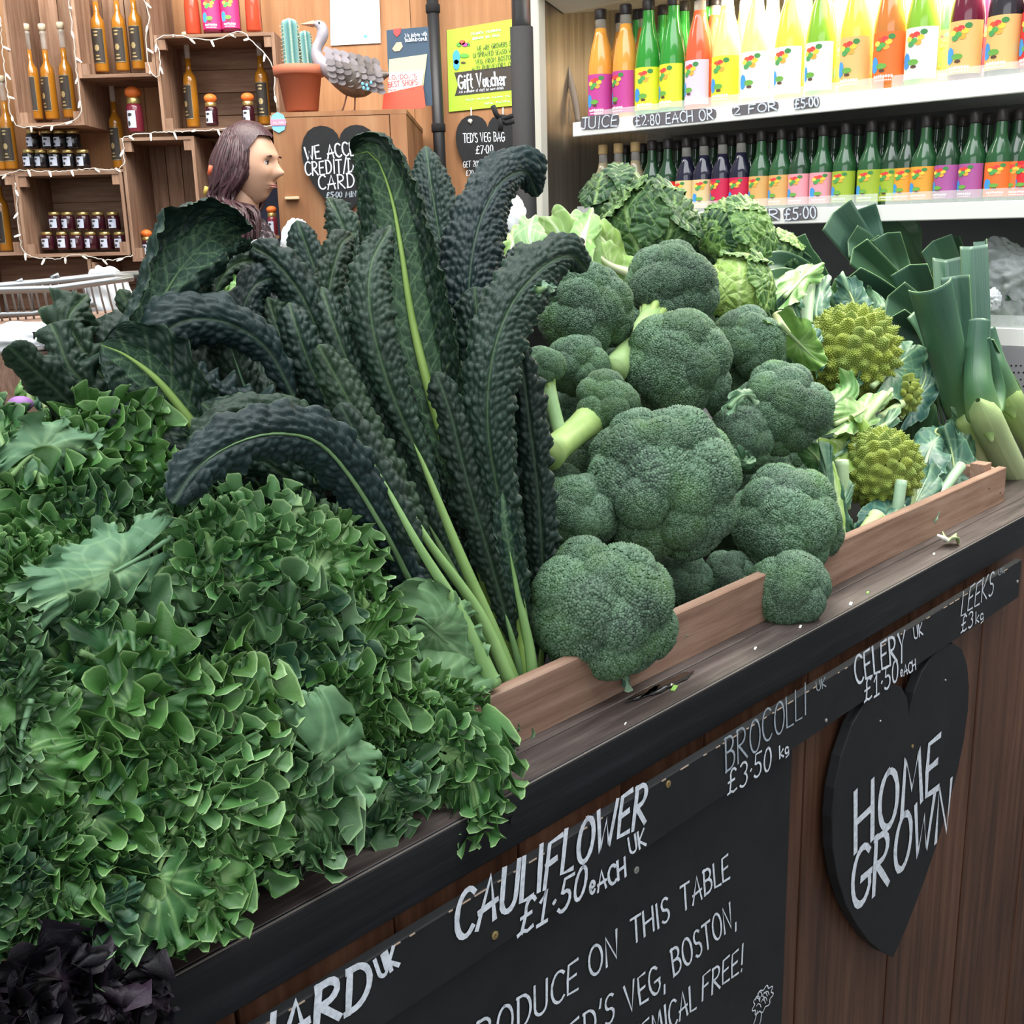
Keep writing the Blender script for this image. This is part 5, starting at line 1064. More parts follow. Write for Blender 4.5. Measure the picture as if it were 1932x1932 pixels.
cavolo(vp([(985,1330),(930,1190),(865,1040),(800,880),(735,730),(700,600),(700,500),(738,424)],.785,.93),112,KB+'upright in the middle with a lime tinted tip',1,1.7,.42,.0062,'cavolo',6,.55,'rib')
cavolo(vp([(968,1325),(905,1180),(825,1020),(745,870),(680,740),(632,620),(606,540)],.80,.95),105,KB+'straight and narrow, left of the lime tipped one',1,1.6,.2,.005,'cavolo',7,.45,'rib_dim')
cavolo(vp([(975,1330),(925,1200),(850,1040),(775,880),(712,730),(672,600),(668,520)],.86,1.0),95,KB+'folded tight between two upright leaves',1,1.9,.2,.004,'cavolo',8,.3)
cavolo(vp([(990,1335),(948,1180),(893,1000),(832,830),(775,680),(735,560),(725,470)],.83,1.0),88,KB+'thin, tucked right of the lime tipped leaf',1,1.7,.15,.004,'cavolo',9,.3)
cavolo(vp([(1000,1335),(965,1200),(920,1040),(880,900),(850,780),(822,700)],.80,.86),80,KB+'low and dark in front of the pale midrib',1,1.5,.18,.0035,'cavolo_blue',10,.3)
cavolo(vp([(1003,1335),(985,1200),(960,1050),(940,900),(925,780),(905,640),(895,540)],.795,.90),118,KB+'flat grey green, upright under the right hand arch',1,.9,.42,.0062,'cavolo',11,.42,'rib')
cavolo(vp([(1008,1340),(1000,1230),(975,1110),(955,1000),(948,930)],.775,.80),62,KB+'short and smooth with a pale stem at the foot of the bundle',-1,.7,.42,.0058,'cavolo',12,.75,'rib')
cavolo(vp([(975,1320),(905,1160),(800,1010),(720,870),(655,750),(600,650)],.765,.89),92,KB+'slanting low along the left side of the bundle',1,1.4,.46,.006,'cavolo',13,.75,'rib')
cavolo(vp([(930,1290),(870,1160),(790,1030),(735,930),(690,850),(640,760)],.745,.83),90,KB+'with a long pale stem slanting down towards the curly kale',1,1.5,.5,.0062,'cavolo_blue',14,.85,'rib')
cavolo(vp([(960,1310),(880,1130),(800,960),(730,800),(660,640),(600,520),(560,415)],.95,1.15),115,KB+'at the back with a curled head before the cabinet',1,1.5,.2,.004,'cavolo',15,.3,wtip=.95)
cavolo(vp([(970,1310),(880,1080),(800,860),(735,680),(680,520),(640,410),(618,372)],.98,1.2),110,KB+'at the back reaching up in front of the left heart sign',1,1.5,.2,.004,'cavolo',16,.2)
cavolo(vp([(985,1310),(900,1050),(830,800),(790,620),(745,470),(715,380)],1.0,1.2),130,KB+'broad and dark, filling behind the tallest leaf',1,1.2,.2,.004,'cavolo',17,.2)
cavolo(vp([(995,1310),(930,1000),(895,760),(880,600),(870,470),(890,395)],1.0,1.15),130,KB+'broad and dark, behind the arching bluish leaf',1,1.2,.2,.004,'cavolo_blue',18,.2)
cavolo(vp([(1010,1310),(985,1000),(965,800),(955,640),(965,540),(985,455)],.98,1.12),95,KB+'peeping out right of the bluish arch near the pole',1,1.4,.2,.004,'cavolo',19,.2)
cavolo(vp([(900,1260),(800,1060),(720,880),(660,720),(620,580),(640,470),(668,440)],.97,1.08),90,KB+'with a small hooked head in front of the cabinet foot',1,1.8,.2,.004,'cavolo',20,.2,wtip=.95)
# filling of the bundle
for i,(a,b,lb) in enumerate((((960,1300),(700,760),'deep in the middle of the bundle'),((980,1310),(780,760),'deep behind the lime tipped leaf'),((1000,1320),(850,800),'deep behind the pale midrib'),((1010,1320),(935,820),'deep behind the flat grey green leaf'),((900,1240),(610,720),'deep at the left of the bundle'),((850,1200),(560,760),'deep where the bundle meets the sprawling leaves'))):
    m_=((a[0]+b[0])/2+20,(a[1]+b[1])/2);cavolo(vp([a,m_,b],.87,1.0),150,KB+lb,1,1.0,.1,.004,'cavolo_blue' if i%2 else 'cavolo',30+i,.3,sp=.0032)
# sprawling leaves on the left
cavolo(vp([(360,905),(292,830),(258,740),(268,650),(308,560),(355,490),(405,445),(450,446)],1.0,1.08),215,KB+'arching high at the left with its hollow underside showing',-1,1.55,.02,.004,'cavolo',40,.7,'rib_dim',wtip=.9,ruf=.008)
cavolo(vp([(560,760),(505,660),(430,610),(350,605),(290,650),(275,712)],.95,.99),125,KB+'hooped and lumpy in the middle of the sprawl',1,1.7,.02,.004,'cavolo_blue',41,.2,wtip=1,amp=.0048,cs=.0095)
cavolo(vp([(330,990),(255,900),(175,810),(105,735),(55,690),(15,652)],1.05,1.0),100,KB+'reaching furthest left over the picture edge',1,1.5,.02,.004,'cavolo_blue',42,.2,amp=.0042,cs=.0085)
cavolo(vp([(400,850),(355,790),(300,720),(240,672),(190,650)],.96,1.0),200,KB+'turned over with a bright forked midrib',-1,.9,.0,.0052,'cavolo',43,1,'rib',ruf=.008)
cavolo(vp([(560,1000),(470,930),(360,880),(270,835),(215,790),(195,760)],.93,.97),118,KB+'rolled and drooping above the curly kale at the left',1,1.7,.02,.004,'cavolo_blue',44,.2,amp=.0042,cs=.0085)
cavolo(vp([(240,760),(185,700),(150,650),(130,600),(165,555)],1.05,1.1),95,KB+'crumpled upright tip near the wire basket',1,1.4,.0,.003,'cavolo',45,.2,ruf=.02)
cavolo(vp([(215,820),(175,740),(130,690),(110,640),(95,610)],1.04,1.08),85,KB+'ragged edged with a brown tinge at the far left',1,1.1,.0,.003,'cavolo',46,.2,ruf=.022)
cavolo(vp([(900,1240),(800,1140),(735,1020),(665,905),(600,835),(520,818),(440,838),(370,885),(325,950)],.80,.80),112,KB+'long, arched low over the curly kale with a white midrib line',1,1.25,.12,.0032,'cavolo_blue',47,.93,'rib_dim',wtip=.95)
cavolo(vp([(880,1210),(780,1080),(705,960),(630,860),(560,798),(480,780),(410,800),(365,855)],.85,.87),95,KB+'arched just above the low arching one',1,1.5,.12,.003,'cavolo',48,.3,wtip=.9)
cavolo(vp([(700,960),(660,820),(620,680),(570,560),(515,490),(470,462)],.96,1.08),98,KB+'curling left with an olive midrib below the woman',1,1.5,.05,.0035,'cavolo',49,.4,'rib_dim',wtip=.95)
cavolo(vp([(560,960),(510,850),(465,740),(430,640),(405,570),(378,540)],.96,1.03),80,KB+'small knotted head in the middle left',1,1.5,.0,.003,'cavolo_blue',50,.7,'rib_dim',wtip=.95)
cavolo(vp([(600,960),(575,850),(550,740),(530,640),(505,560)],.97,1.05),90,KB+'with a yellow green ruffled tip in the middle',1,1.3,.0,.003,'cavolo',51,.3,ruf=.018)
cavolo(vp([(400,560),(430,510),(470,492),(520,505),(540,545)],1.1,1.1),48,KB+'thin rim arching under the knotted plastic bag',1,1.4,.0,.003,'cavolo',52,.1,wtip=1)
cavolo(vp([(640,900),(560,820),(480,780),(400,740),(350,700)],.92,.97),105,KB+'dark and crumpled under the lumpy hoop',1,1.3,.0,.003,'cavolo_blue',53,.2,ruf=.01)
cavolo(vp([(700,880),(640,790),(590,700),(560,620),(545,570)],.93,1.0),95,KB+'blistered, leaning between sprawl and bundle',1,1.5,.0,.004,'cavolo',54,.3)
cavolo(vp([(620,980),(540,900),(470,850),(420,790),(380,760)],.90,.95),100,KB+'drooping behind the low arches',1,1.4,.0,.003,'cavolo',55,.2,ruf=.008)
cavolo(vp([(260,860),(235,760),(245,680),(262,620),(225,545)],1.08,1.14),75,KB+'narrow, behind the hollow arching leaf by the basket',1,1.4,.0,.003,'cavolo',56,.2)
cavolo(vp([(520,800),(470,700),(455,610),(480,540),(530,520)],1.02,1.06),95,KB+'dark, behind the knotted head',1,1.3,.0,.003,'cavolo_blue',57,.2)
for i,(a,b,w_,lb) in enumerate((((640,1020),(400,700),190,'deep under the sprawl at the centre'),((520,980),(290,720),200,'deep under the sprawl at the left'),((700,1000),(520,620),180,'deep under the sprawl near the bundle'),((420,940),(160,720),150,'deep under the far left leaves'),((760,1120),(560,900),150,'deep below the low arches'),((640,760),(420,560),150,'deep behind the knotted head'),((420,800),(250,600),190,'deep behind the turned over leaf'),((330,780),(130,640),170,'deep behind the ragged leaf'),((500,760),(360,600),170,'deep behind the lumpy hoop'))):
    cavolo(vp([a,((a[0]+b[0])/2,(a[1]+b[1])/2-30),b],.98,1.12),w_,KB+lb,1,.9,.0,.004,'cavolo_blue' if i%2 else 'cavolo',60+i,.2,sp=.0032,cs=.009)
# ================================================================== curly kale
KC='curly kale leaf '
def kl(pts,v0,v1,w,lb,**k): frond(vp(pts,v0,v1),w,KC+lb,**k)
kl([(60,1010),(120,900),(150,820),(150,760)],.96,1.06,270,'with frilled crown at the far left top',mat='kale',seed=1,A=(.006,.004,.002),res=.45,und=.004,ribvis=0,frill=(.0125,.0048,.012,.0095))
kl([(230,1010),(190,900),(140,830),(110,790)],.93,.99,300,'spreading towards the black kale at the left',mat='kale',seed=2,A=(.006,.004,.002),res=.45,und=.004,ribvis=0,frill=(.0180,.0078,.0135,.0120))
kl([(60,960),(20,880),(0,820),(-10,780)],.98,1.05,190,'yellow green, cut by the left picture edge at the top',mat='kale_bright',seed=3,A=(.006,.004,.002),res=.45,und=.004,ribvis=0,frill=(.0180,.0078,.0135,.0120))
kl([(20,900),(60,860),(120,840),(180,850)],.955,.955,120,'smooth underside patch at the far left',mat='kale_under',seed=4,A=(.004,.0085,.0035),waves=(4,17,48),ex=(7,12),und=.0075,puck=.003,ribr=.0022,cat='kale leaf')
kl([(60,1120),(90,1020),(90,960),(70,900)],.88,.95,270,'bright frilled arch at the left edge',mat='kale',seed=5,A=(.006,.005,.002),res=.45,und=.006,ribvis=0,frill=(.025,.0100,.016,.016))
kl([(220,1100),(190,1040),(150,980),(120,930)],.89,.92,210,'frilled, hanging beside the dark gap at the left',mat='kale_deep',seed=6,A=(.006,.004,.002),res=.45,und=.004,ribvis=0,frill=(.0180,.0078,.0135,.0120))
kl([(80,1170),(90,1110),(100,1060),(110,1030)],.84,.88,300,'finely frilled low band at the left',mat='kale',seed=7,A=(.006,.004,.002),res=.45,und=.004,ribvis=0,frill=(.0125,.0048,.012,.0095))
kl([(300,960),(340,980),(380,1010),(420,1050)],.88,.86,150,'finely curled tuft under the arched black kale',mat='kale_deep',seed=8,A=(.006,.004,.002),res=.45,und=.004,ribvis=0,frill=(.0125,.0048,.012,.0095))
kl([(330,1010),(250,1060),(150,1110),(40,1150)],.84,.78,200,'pale smooth backed, arching to the left edge',mat='kale_under',seed=9,A=(.004,.0085,.0035),waves=(4,17,48),ex=(7,12),und=.0075,puck=.003,ribr=.0022,curl=1.0)
kl([(290,1020),(300,1080),(320,1130),(330,1190)],.845,.80,190,'pale grey green, crumpled below the arch',mat='kale_under',seed=10,A=(.004,.0085,.0035),waves=(4,17,48),ex=(7,12),und=.0075,puck=.003,ribr=.0022)
kl([(420,1120),(480,1050),(530,1000),(560,960)],.80,.83,250,'fresh green frills near the pale stem top',mat='kale_bright',seed=11,A=(.006,.004,.002),res=.45,und=.004,ribvis=0,frill=(.0180,.0078,.0135,.0120))
kl([(540,1160),(590,1080),(640,1020),(660,990)],.785,.81,190,'fresh green with a yellow spot beside the pale stem',mat='kale_bright',seed=12,A=(.006,.004,.002),res=.45,und=.004,ribvis=0,frill=(.0180,.0078,.0135,.0120))
kl([(470,1180),(430,1110),(400,1060),(390,1010)],.79,.82,220,'fresh frilled, left of the pale stem top',mat='kale',seed=13,A=(.006,.004,.002),res=.45,und=.004,ribvis=0,frill=(.0180,.0078,.0135,.0120))
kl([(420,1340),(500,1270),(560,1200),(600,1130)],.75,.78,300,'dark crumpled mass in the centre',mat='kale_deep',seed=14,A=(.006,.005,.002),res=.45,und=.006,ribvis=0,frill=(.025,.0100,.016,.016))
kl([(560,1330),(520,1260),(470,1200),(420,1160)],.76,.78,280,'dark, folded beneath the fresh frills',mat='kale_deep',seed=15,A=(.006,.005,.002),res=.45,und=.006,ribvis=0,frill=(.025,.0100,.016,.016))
kl([(620,1340),(650,1260),(670,1190),(690,1130)],.75,.77,200,'mid green frills beside the big smooth underside',mat='kale',seed=16,A=(.006,.004,.002),res=.45,und=.004,ribvis=0,frill=(.0180,.0078,.0135,.0120))
kl([(700,1370),(780,1310),(850,1260),(900,1220)],.735,.76,310,'large with grey green smooth underside and branching ribs',mat='kale_under',seed=17,A=(.004,.0085,.0035),waves=(4,17,48),ex=(7,12),und=.0075,puck=.003,ribr=.0022,curl=.8,rib='rib_dim')
kl([(740,1190),(790,1170),(840,1210),(900,1260)],.765,.755,170,'pale underside frill against the black kale stems',mat='kale_under',seed=18,A=(.004,.0085,.0035),waves=(4,17,48),ex=(7,12),und=.0075,puck=.003,ribr=.0022)
kl([(720,1420),(800,1410),(880,1450),(905,1560)],.725,.665,180,'hanging curl at the ledge, lowest right of the kale',mat='kale',seed=19,A=(.006,.004,.002),res=.45,und=.004,ribvis=0,frill=(.0180,.0078,.0135,.0120),curl=.9)
kl([(660,1420),(740,1380),(820,1360),(890,1350)],.715,.72,190,'frilled, above the hanging curl',mat='kale',seed=20,A=(.006,.004,.002),res=.45,und=.004,ribvis=0,frill=(.0125,.0048,.012,.0095))
kl([(780,1380),(840,1390),(900,1400),(940,1380)],.735,.745,130,'dark frills pressed against the tray board',mat='kale_deep',seed=21,A=(.006,.004,.002),res=.45,und=.004,ribvis=0,frill=(.0125,.0048,.012,.0095))
kl([(250,1350),(180,1300),(110,1240),(60,1180)],.77,.80,330,'broad flat and dark below the pale arch',mat='kale_deep',seed=22,A=(.006,.005,.002),res=.45,und=.006,ribvis=0,frill=(.025,.0100,.016,.016))
kl([(150,1230),(210,1250),(280,1240),(350,1210)],.765,.77,190,'smooth tongue shaped, in the middle of the dark leaves',mat='kale',seed=23,A=(.004,.0085,.0035),waves=(4,17,48),ex=(7,12),und=.0075,puck=.003,ribr=.0022)
kl([(330,1280),(260,1330),(190,1400),(150,1450)],.74,.73,300,'broad with a scalloped pale rim',mat='kale',seed=24,A=(.006,.005,.002),res=.45,und=.006,ribvis=0,frill=(.025,.0100,.016,.016))
kl([(60,1320),(40,1400),(60,1470),(120,1530)],.74,.71,280,'large smooth, lower left, folding outwards',mat='kale',seed=25,A=(.004,.0085,.0035),waves=(4,17,48),ex=(7,12),und=.0075,puck=.003,ribr=.0022)
kl([(20,1250),(10,1340),(-10,1420),(-20,1500)],.76,.72,170,'finely frilled at the left edge halfway down',mat='kale_deep',seed=26,A=(.006,.004,.002),res=.45,und=.004,ribvis=0,frill=(.0125,.0048,.012,.0095))
kl([(260,1480),(180,1540),(130,1600),(110,1680)],.71,.69,240,'soft folded, above the fine frills at lower left',mat='kale',seed=27,A=(.006,.005,.002),res=.45,und=.006,ribvis=0,frill=(.025,.0100,.016,.016))
kl([(60,1560),(70,1620),(70,1680),(60,1760)],.70,.68,190,'finely curled at the lower left corner',mat='kale',seed=28,A=(.006,.004,.002),res=.45,und=.004,ribvis=0,frill=(.0125,.0048,.012,.0095))
kl([(-10,1640),(20,1700),(60,1750),(130,1790)],.69,.68,180,'dull frills at the very bottom left',mat='kale_deep',seed=29,A=(.006,.004,.002),res=.45,und=.004,ribvis=0,frill=(.0125,.0048,.012,.0095))
kl([(430,1380),(380,1440),(330,1490),(260,1560)],.715,.70,280,'bright frilled cascade in the lower middle',mat='kale_bright',seed=30,A=(.006,.004,.002),res=.45,und=.004,ribvis=0,frill=(.0180,.0078,.0135,.0120))
kl([(560,1400),(500,1440),(450,1470),(400,1500)],.72,.70,260,'frilled, behind the bright cascade',mat='kale',seed=31,A=(.006,.004,.002),res=.45,und=.004,ribvis=0,frill=(.0180,.0078,.0135,.0120))
kl([(520,1380),(580,1420),(620,1480),(650,1560)],.715,.685,220,'light smooth with small holes hanging at the ledge',mat='kale_under',seed=32,A=(.004,.0085,.0035),waves=(4,17,48),ex=(7,12),und=.0075,puck=.003,ribr=.0022,curl=.7)
kl([(420,1500),(430,1570),(440,1640),(460,1690)],.695,.67,190,'cupped with pale folded face at the bottom of the heap',mat='kale',seed=33,A=(.006,.005,.002),res=.45,und=.006,ribvis=0,frill=(.025,.0100,.016,.016),curl=.9)
kl([(330,1560),(300,1640),(280,1720),(250,1800)],.69,.655,230,'hanging lowest over the black ledge edge',mat='kale',seed=34,A=(.004,.0085,.0035),waves=(4,17,48),ex=(7,12),und=.0075,puck=.003,ribr=.0022,curl=.8)
kl([(350,1600),(400,1660),(370,1720),(345,1780)],.685,.662,130,'thin ruffled strip hanging over the ledge edge',mat='kale',seed=35,A=(.006,.004,.002),res=.45,und=.004,ribvis=0,frill=(.0180,.0078,.0135,.0120))
kl([(200,1660),(170,1710),(140,1760),(110,1800)],.685,.665,190,'tattered, at the bottom left above the dark corner',mat='kale_deep',seed=36,A=(.006,.005,.002),res=.45,und=.006,ribvis=0,frill=(.025,.0100,.016,.016))
kl([(520,1470),(560,1530),(580,1570),(560,1630)],.70,.68,170,'dark, hanging behind the holed leaf',mat='kale_deep',seed=37,A=(.006,.004,.002),res=.45,und=.004,ribvis=0,frill=(.0180,.0078,.0135,.0120))
kl([(740,1440),(720,1480),(740,1520),(770,1540)],.70,.69,160,'dark, lying flat on the ledge near the hanging curl',mat='kale_deep',seed=38,A=(.006,.004,.002),res=.45,und=.004,ribvis=0,frill=(.0180,.0078,.0135,.0120))
kl([(380,1290),(420,1330),(440,1390),(430,1440)],.74,.725,200,'bright little frills in the middle of the heap',mat='kale_bright',seed=39,A=(.006,.004,.002),res=.45,und=.004,ribvis=0,frill=(.0180,.0078,.0135,.0120))
kl([(600,1330),(640,1360),(680,1400),(700,1440)],.735,.72,200,'crumpled frills left of the hanging curl',mat='kale',seed=40,A=(.006,.004,.002),res=.45,und=.004,ribvis=0,frill=(.0180,.0078,.0135,.0120))
deep=['upper left','left edge','centre left','middle','right of centre','lower left','lower middle','far right','bottom left','top of the heap','under the arch','under the cascade']
for i,(x,y,v,w_) in enumerate(((120,1000,.96,420),(30,1200,.86,420),(250,1180,.87,420),(450,1200,.84,420),(640,1240,.80,360),(120,1420,.79,430),(400,1440,.77,430),(800,1360,.77,300),(150,1620,.74,330),(560,1080,.86,300),(330,1330,.80,400),(560,1420,.75,300))):
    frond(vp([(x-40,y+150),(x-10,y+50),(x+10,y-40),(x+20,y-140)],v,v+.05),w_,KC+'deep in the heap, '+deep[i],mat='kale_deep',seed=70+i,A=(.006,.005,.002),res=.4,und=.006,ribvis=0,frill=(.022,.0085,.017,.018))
# dark purple kale in the bottom corner
M['purple']=leafmat('purple_kale',(.0015,.0015,.003),(.004,.0035,.006),(.02,.008,.02),.55,.3,bs=.4,bd=.0015,nsc=14)
for i,(pts,lb) in enumerate((([(30,1900),(80,1860),(140,1850),(200,1860)],'nearly black purple leaf in the bottom left corner'),([(120,1940),(180,1900),(240,1880),(290,1890)],'nearly black purple leaf right of the corner one'),([(-20,1960),(20,1920),(70,1900),(120,1930)],'nearly black purple leaf lowest at the left edge'))):
    frond(vp(pts,.62+.004*i,.655),130,lb,mat='purple',seed=90+i,res=.5,ribvis=0,frill=(.02,.008,.014,.016),group='purple kale leaves',name='purple_kale_leaf')
# ================================================================== broccoli
broccoli(1250,912,146,.85,(.05,.15,1),'largest broccoli head, bluish green, in the middle front of the pile',1,18,.36)
broccoli(1135,1150,135,.765,(-.1,.1,1),'broad broccoli head resting on the tray board at the lower left of the pile',2,15,.42)
broccoli(1276,690,104,.98,(.05,.2,1),'dark knobbly broccoli head just above the largest one',3,14,.43)
broccoli(1266,545,88,1.10,(.25,.6,.7),'topmost broccoli head with its pale stalk slanting down left',4,14,.45,stalk=(1158,700,1.02))
broccoli(1104,590,92,1.10,(.1,.3,1),'shaded broccoli head at the upper left under the drooping black kale tip',5,13,.45)
broccoli(1476,772,88,.90,(.2,.2,1),'broccoli head with yellow green buds at the right of the pile',6,14,.42)
broccoli(1410,650,72,1.04,(.3,.5,.8),'smooth dark broccoli head at the upper right behind the others',7,10,.5)
broccoli(1396,830,62,.92,(.2,.1,1),'small broccoli head wedged between the largest and the right one',8,9,.52)
broccoli(1478,985,106,.80,(.15,.25,1),'greyish broccoli head at the lower right of the pile',9,14,.42)
broccoli(1490,1112,76,.728,(.1,-.1,1),'broccoli head hanging over the tray board at the right',10,9,.52)
broccoli(1535,935,62,.90,(.5,.3,.8),'smooth broccoli head half hidden at the right edge of the pile',11,8,.55)
broccoli(1090,970,76,.90,(-.2,.1,1),'dark broccoli head behind the left of the largest one',12,11,.48)
broccoli(1140,768,66,.97,(.55,.6,.6),'broccoli turned sideways with a thick cut stalk pointing left',13,10,.46,stalk=(1035,858,.93),sr=.019)
broccoli(1025,692,40,1.0,(-.1,.9,.5),'little broccoli floret head on a bare stalk by the black kale',14,7,.55,stalk=(1060,830,.95),sr=.009)
broccoli(1378,1088,50,.83,(0,0,1),'small yellow green broccoli head low between two larger ones',15,8,.52)
broccoli(1290,1095,54,.86,(0,0,1),'dark little broccoli head under the largest one',16,8,.52)
broccoli(1180,1010,60,.9,(0,0,1),'dark broccoli head filling the gap under the largest one',17,8,.52)
broccoli(1090,690,60,1.06,(-.2,-.2,1),'shaded broccoli head below the upper left one',18,9,.5)
broccoli(1345,960,60,.95,(0,0,1),'shadowed broccoli head behind the right of the largest one',19,8,.5)
for i,(x,y,r,v,lb) in enumerate(((1062,790,52,1.14,'under the little floret head on its stalk'),(1190,640,70,1.25,'behind the slanting stalk'),(1330,620,70,1.2,'behind the topmost stalk'),(1385,745,60,1.08,'between the two upper right heads'),(1110,890,70,1.02,'left behind the largest head'),(1435,905,66,1.0,'between the two right heads'),(1545,860,60,1.02,'behind the yellow green one'),(1220,810,80,1.12,'between the knobbly and the largest head'),(1045,930,60,.98,'against the black kale'),(1395,1010,60,.93,'low between the largest and the greyish head'),(1060,1060,60,.92,'behind the lower left one'),(1500,880,60,1.05,'deep under the yellow green one'),(1545,1040,46,.82,'low at the right edge'),(1240,1100,50,.92,'low behind the lower left one'))):
    broccoli(x,y,r,v,(0,.1,1),'shadowed broccoli head '+lb,40+i,9,.5)
M['bleaf']=leafmat('broccoli_leaf',(.05,.12,.07),(.08,.19,.11),(.3,.45,.28),.45,.4,bs=.25,bd=.001,nsc=14)
LFK=dict(waves=(3,7,15),A=(.005,.003,.0015),nv=3,res=.5,name='broccoli_leaf',cat='leaf',group='broccoli leaves')
frond(vp([(1270,1178),(1288,1172),(1305,1168),(1320,1166)],.745),56,'small round broccoli leaf on the tray board edge',mat='bleaf',seed=1,**LFK)
frond(vp([(1160,1262),(1172,1270),(1182,1283),(1186,1298)],.728),24,'small pointed broccoli leaf hanging over the tray board',mat='bleaf',seed=2,**LFK)
frond(vp([(1385,850),(1395,866),(1410,872),(1425,868)],.86),34,'small curled dark leaf between the broccoli heads',mat='bleaf',seed=3,**LFK)
frond(vp([(1012,548),(1022,545),(1032,540),(1040,545)],.80),24,'tiny pale leaf under the drooping black kale tip',mat='bleaf',seed=4,**LFK)
frond(vp([(1375,770),(1392,752),(1410,745),(1425,756)],.86),30,'pale curled stem leaf left of the yellow green broccoli',mat='bleaf',seed=5,**LFK)
# ================================================================== romanesco, cauliflower, cabbages, leeks
M['cleaf']=leafmat('cauliflower_leaf',(.18,.34,.09),(.30,.48,.15),(.70,.78,.48),.42,.4,bs=.3,bd=.0015,nsc=10,cell=22,cellw=.05,veincol=(.5,.62,.34),vein_k=.5)
M['cwhite']=leafmat('white_rib',(.60,.68,.42),(.72,.78,.54),(.85,.88,.7),.45,.35,bs=.15,bd=.001)
M['rleaf']=leafmat('romanesco_leaf',(.035,.10,.07),(.06,.16,.10),(.26,.42,.24),.42,.42,bs=.3,bd=.0015,nsc=12,cell=26,cellw=.05,veincol=(.16,.28,.16),vein_k=.5)
M['rleaf_bright']=leafmat('romanesco_leaf_fresh',(.10,.24,.06),(.17,.36,.10),(.42,.6,.28),.42,.42,bs=.3,bd=.0015,nsc=12)
M['rib_pale']=leafmat('pale_rib',(.30,.44,.22),(.42,.55,.30),(.6,.7,.45),.42,.4,bs=.15,bd=.001)
M['cutface']=pm('cut_stalk_face',(.66,.7,.5),.5)
r1=romanesco(1605,665,84,1.0,(.0,.35,1),'large lime green romanesco behind the upturned blue green leaf',1,56)
r2=romanesco(1692,742,42,.93,(.2,.3,1),'small romanesco peeping out below the upturned blue green leaf',2,26)
r3=romanesco(1660,885,72,.83,(.1,.1,1),'lime green romanesco low at the front beside the tray board',3,50)
r4=romanesco(1655,985,26,.80,(.1,.1,1),'tiny lime curd tip just above the tray board',4,16)
LG=dict(name='cut_leaf',cat='leaf',group='cut cauliflower and romanesco leaves',waves=(3,8,20),A=(.008,.004,.0015),nv=4,res=.55,rib='rib_pale',puck=.0012,rimp=.4)
def lfz(pts,v0,v1,w,lb,mat='rleaf',seed=0,**k):
    d=dict(LG);d.update(k);return frond(vp(pts,v0,v1),w,lb,mat=mat,seed=seed,ribvis=.9,**d)
lfz([(1645,730),(1680,700),(1712,672),(1735,655)],.93,.93,120,'big upturned blue green leaf with a pale rib over the romanesco',seed=1,ribr=.005)
lfz([(1700,790),(1735,740),(1748,700),(1740,665)],.95,.97,70,'dark round edged leaf behind the upturned one',seed=2)
lfz([(1470,610),(1500,640),(1525,665),(1555,690)],.98,.96,80,'fresh green leaf curling beside the upper romanesco',mat='rleaf_bright',seed=3)
lfz([(1530,700),(1525,670),(1530,645),(1540,625)],1.0,1.02,60,'blue green leaf standing left of the upper romanesco',seed=4)
lfz([(1545,770),(1575,760),(1600,730),(1590,700)],.90,.93,70,'pale green torn leaf below the upper romanesco',mat='rleaf_bright',seed=5)
lfz([(1575,800),(1620,780),(1650,760),(1675,740)],.87,.9,60,'light green folded leaf with cut rib in the middle',mat='cleaf',seed=6)
lfz([(1610,850),(1640,820),(1670,800),(1690,780)],.86,.88,52,'blue green leaf with a thick pale rib above the lower romanesco',seed=7,ribr=.008)
lfz([(1560,870),(1590,850),(1610,820),(1590,795)],.87,.88,80,'yellowish round leaf hooked by the broccoli',mat='cleaf',seed=8)
lfz([(1555,900),(1545,870),(1530,850),(1520,830)],.86,.87,60,'pale leaf tucked beneath the right broccoli',mat='rleaf_bright',seed=9)
lfz([(1600,1020),(1575,960),(1560,890),(1550,830)],.79,.84,44,'long narrow leaf beside the lime celery like stem',mat='rleaf',seed=10)
lfz([(1640,1010),(1680,960),(1700,920),(1705,880)],.775,.80,80,'dark leaf curving round the lower romanesco',seed=11)
lfz([(1700,990),(1725,950),(1745,910),(1760,880)],.77,.79,90,'broad dark leaf at the right of the lower romanesco',seed=12)
lfz([(1790,960),(1800,900),(1795,850),(1780,800)],.80,.85,80,'dark crumpled leaf near the tray corner',seed=13)
lfz([(1740,900),(1750,860),(1765,830),(1790,810)],.83,.86,80,'blue green leaf in the shadow below the leeks',seed=14)
lfz([(1800,880),(1815,840),(1815,800),(1800,770)],.84,.88,60,'dark curled leaf edge against the big leek',seed=15)
lfz([(1560,1010),(1570,970),(1590,940),(1600,910)],.80,.82,50,'blue green leaf behind the lime stem',seed=16)
lfz([(1650,985),(1665,990),(1690,965),(1700,960)],.765,.77,40,'pale blue leaf lying over the tray board edge',seed=17)
def stalk(a,b,r,v0,v1,lb,mat='rib_pale'):
    A_,B_=pv(*a,v0),pv(*b,v1);o=thing('cut_stalk',lb,'stalk',B_,'cut stalks among the leaves');mid=(A_+B_)/2+nrm(EYE-A_)*.004
    P,_=spline([B_,mid,A_],10);G().tube(P,r*np.array([1.1,1.05,1,1,1,1,1,1.02,1.05,1.05]),14).obj('stem',M[mat],o,True)
    d=nrm(A_-B_);G().lathe([(r*1.06,-.001),(r*1.03,.0015),(r*.6,.0025)],14,A_,d).obj('cut_face',M['cutface'],o,True)
stalk((1527,532),(1520,620),.0125,1.12,1.08,'thick pale stalk cut flat, standing left of the leeks')
stalk((1497,540),(1490,590),.007,1.12,1.08,'thin stalk left of the thick standing one')
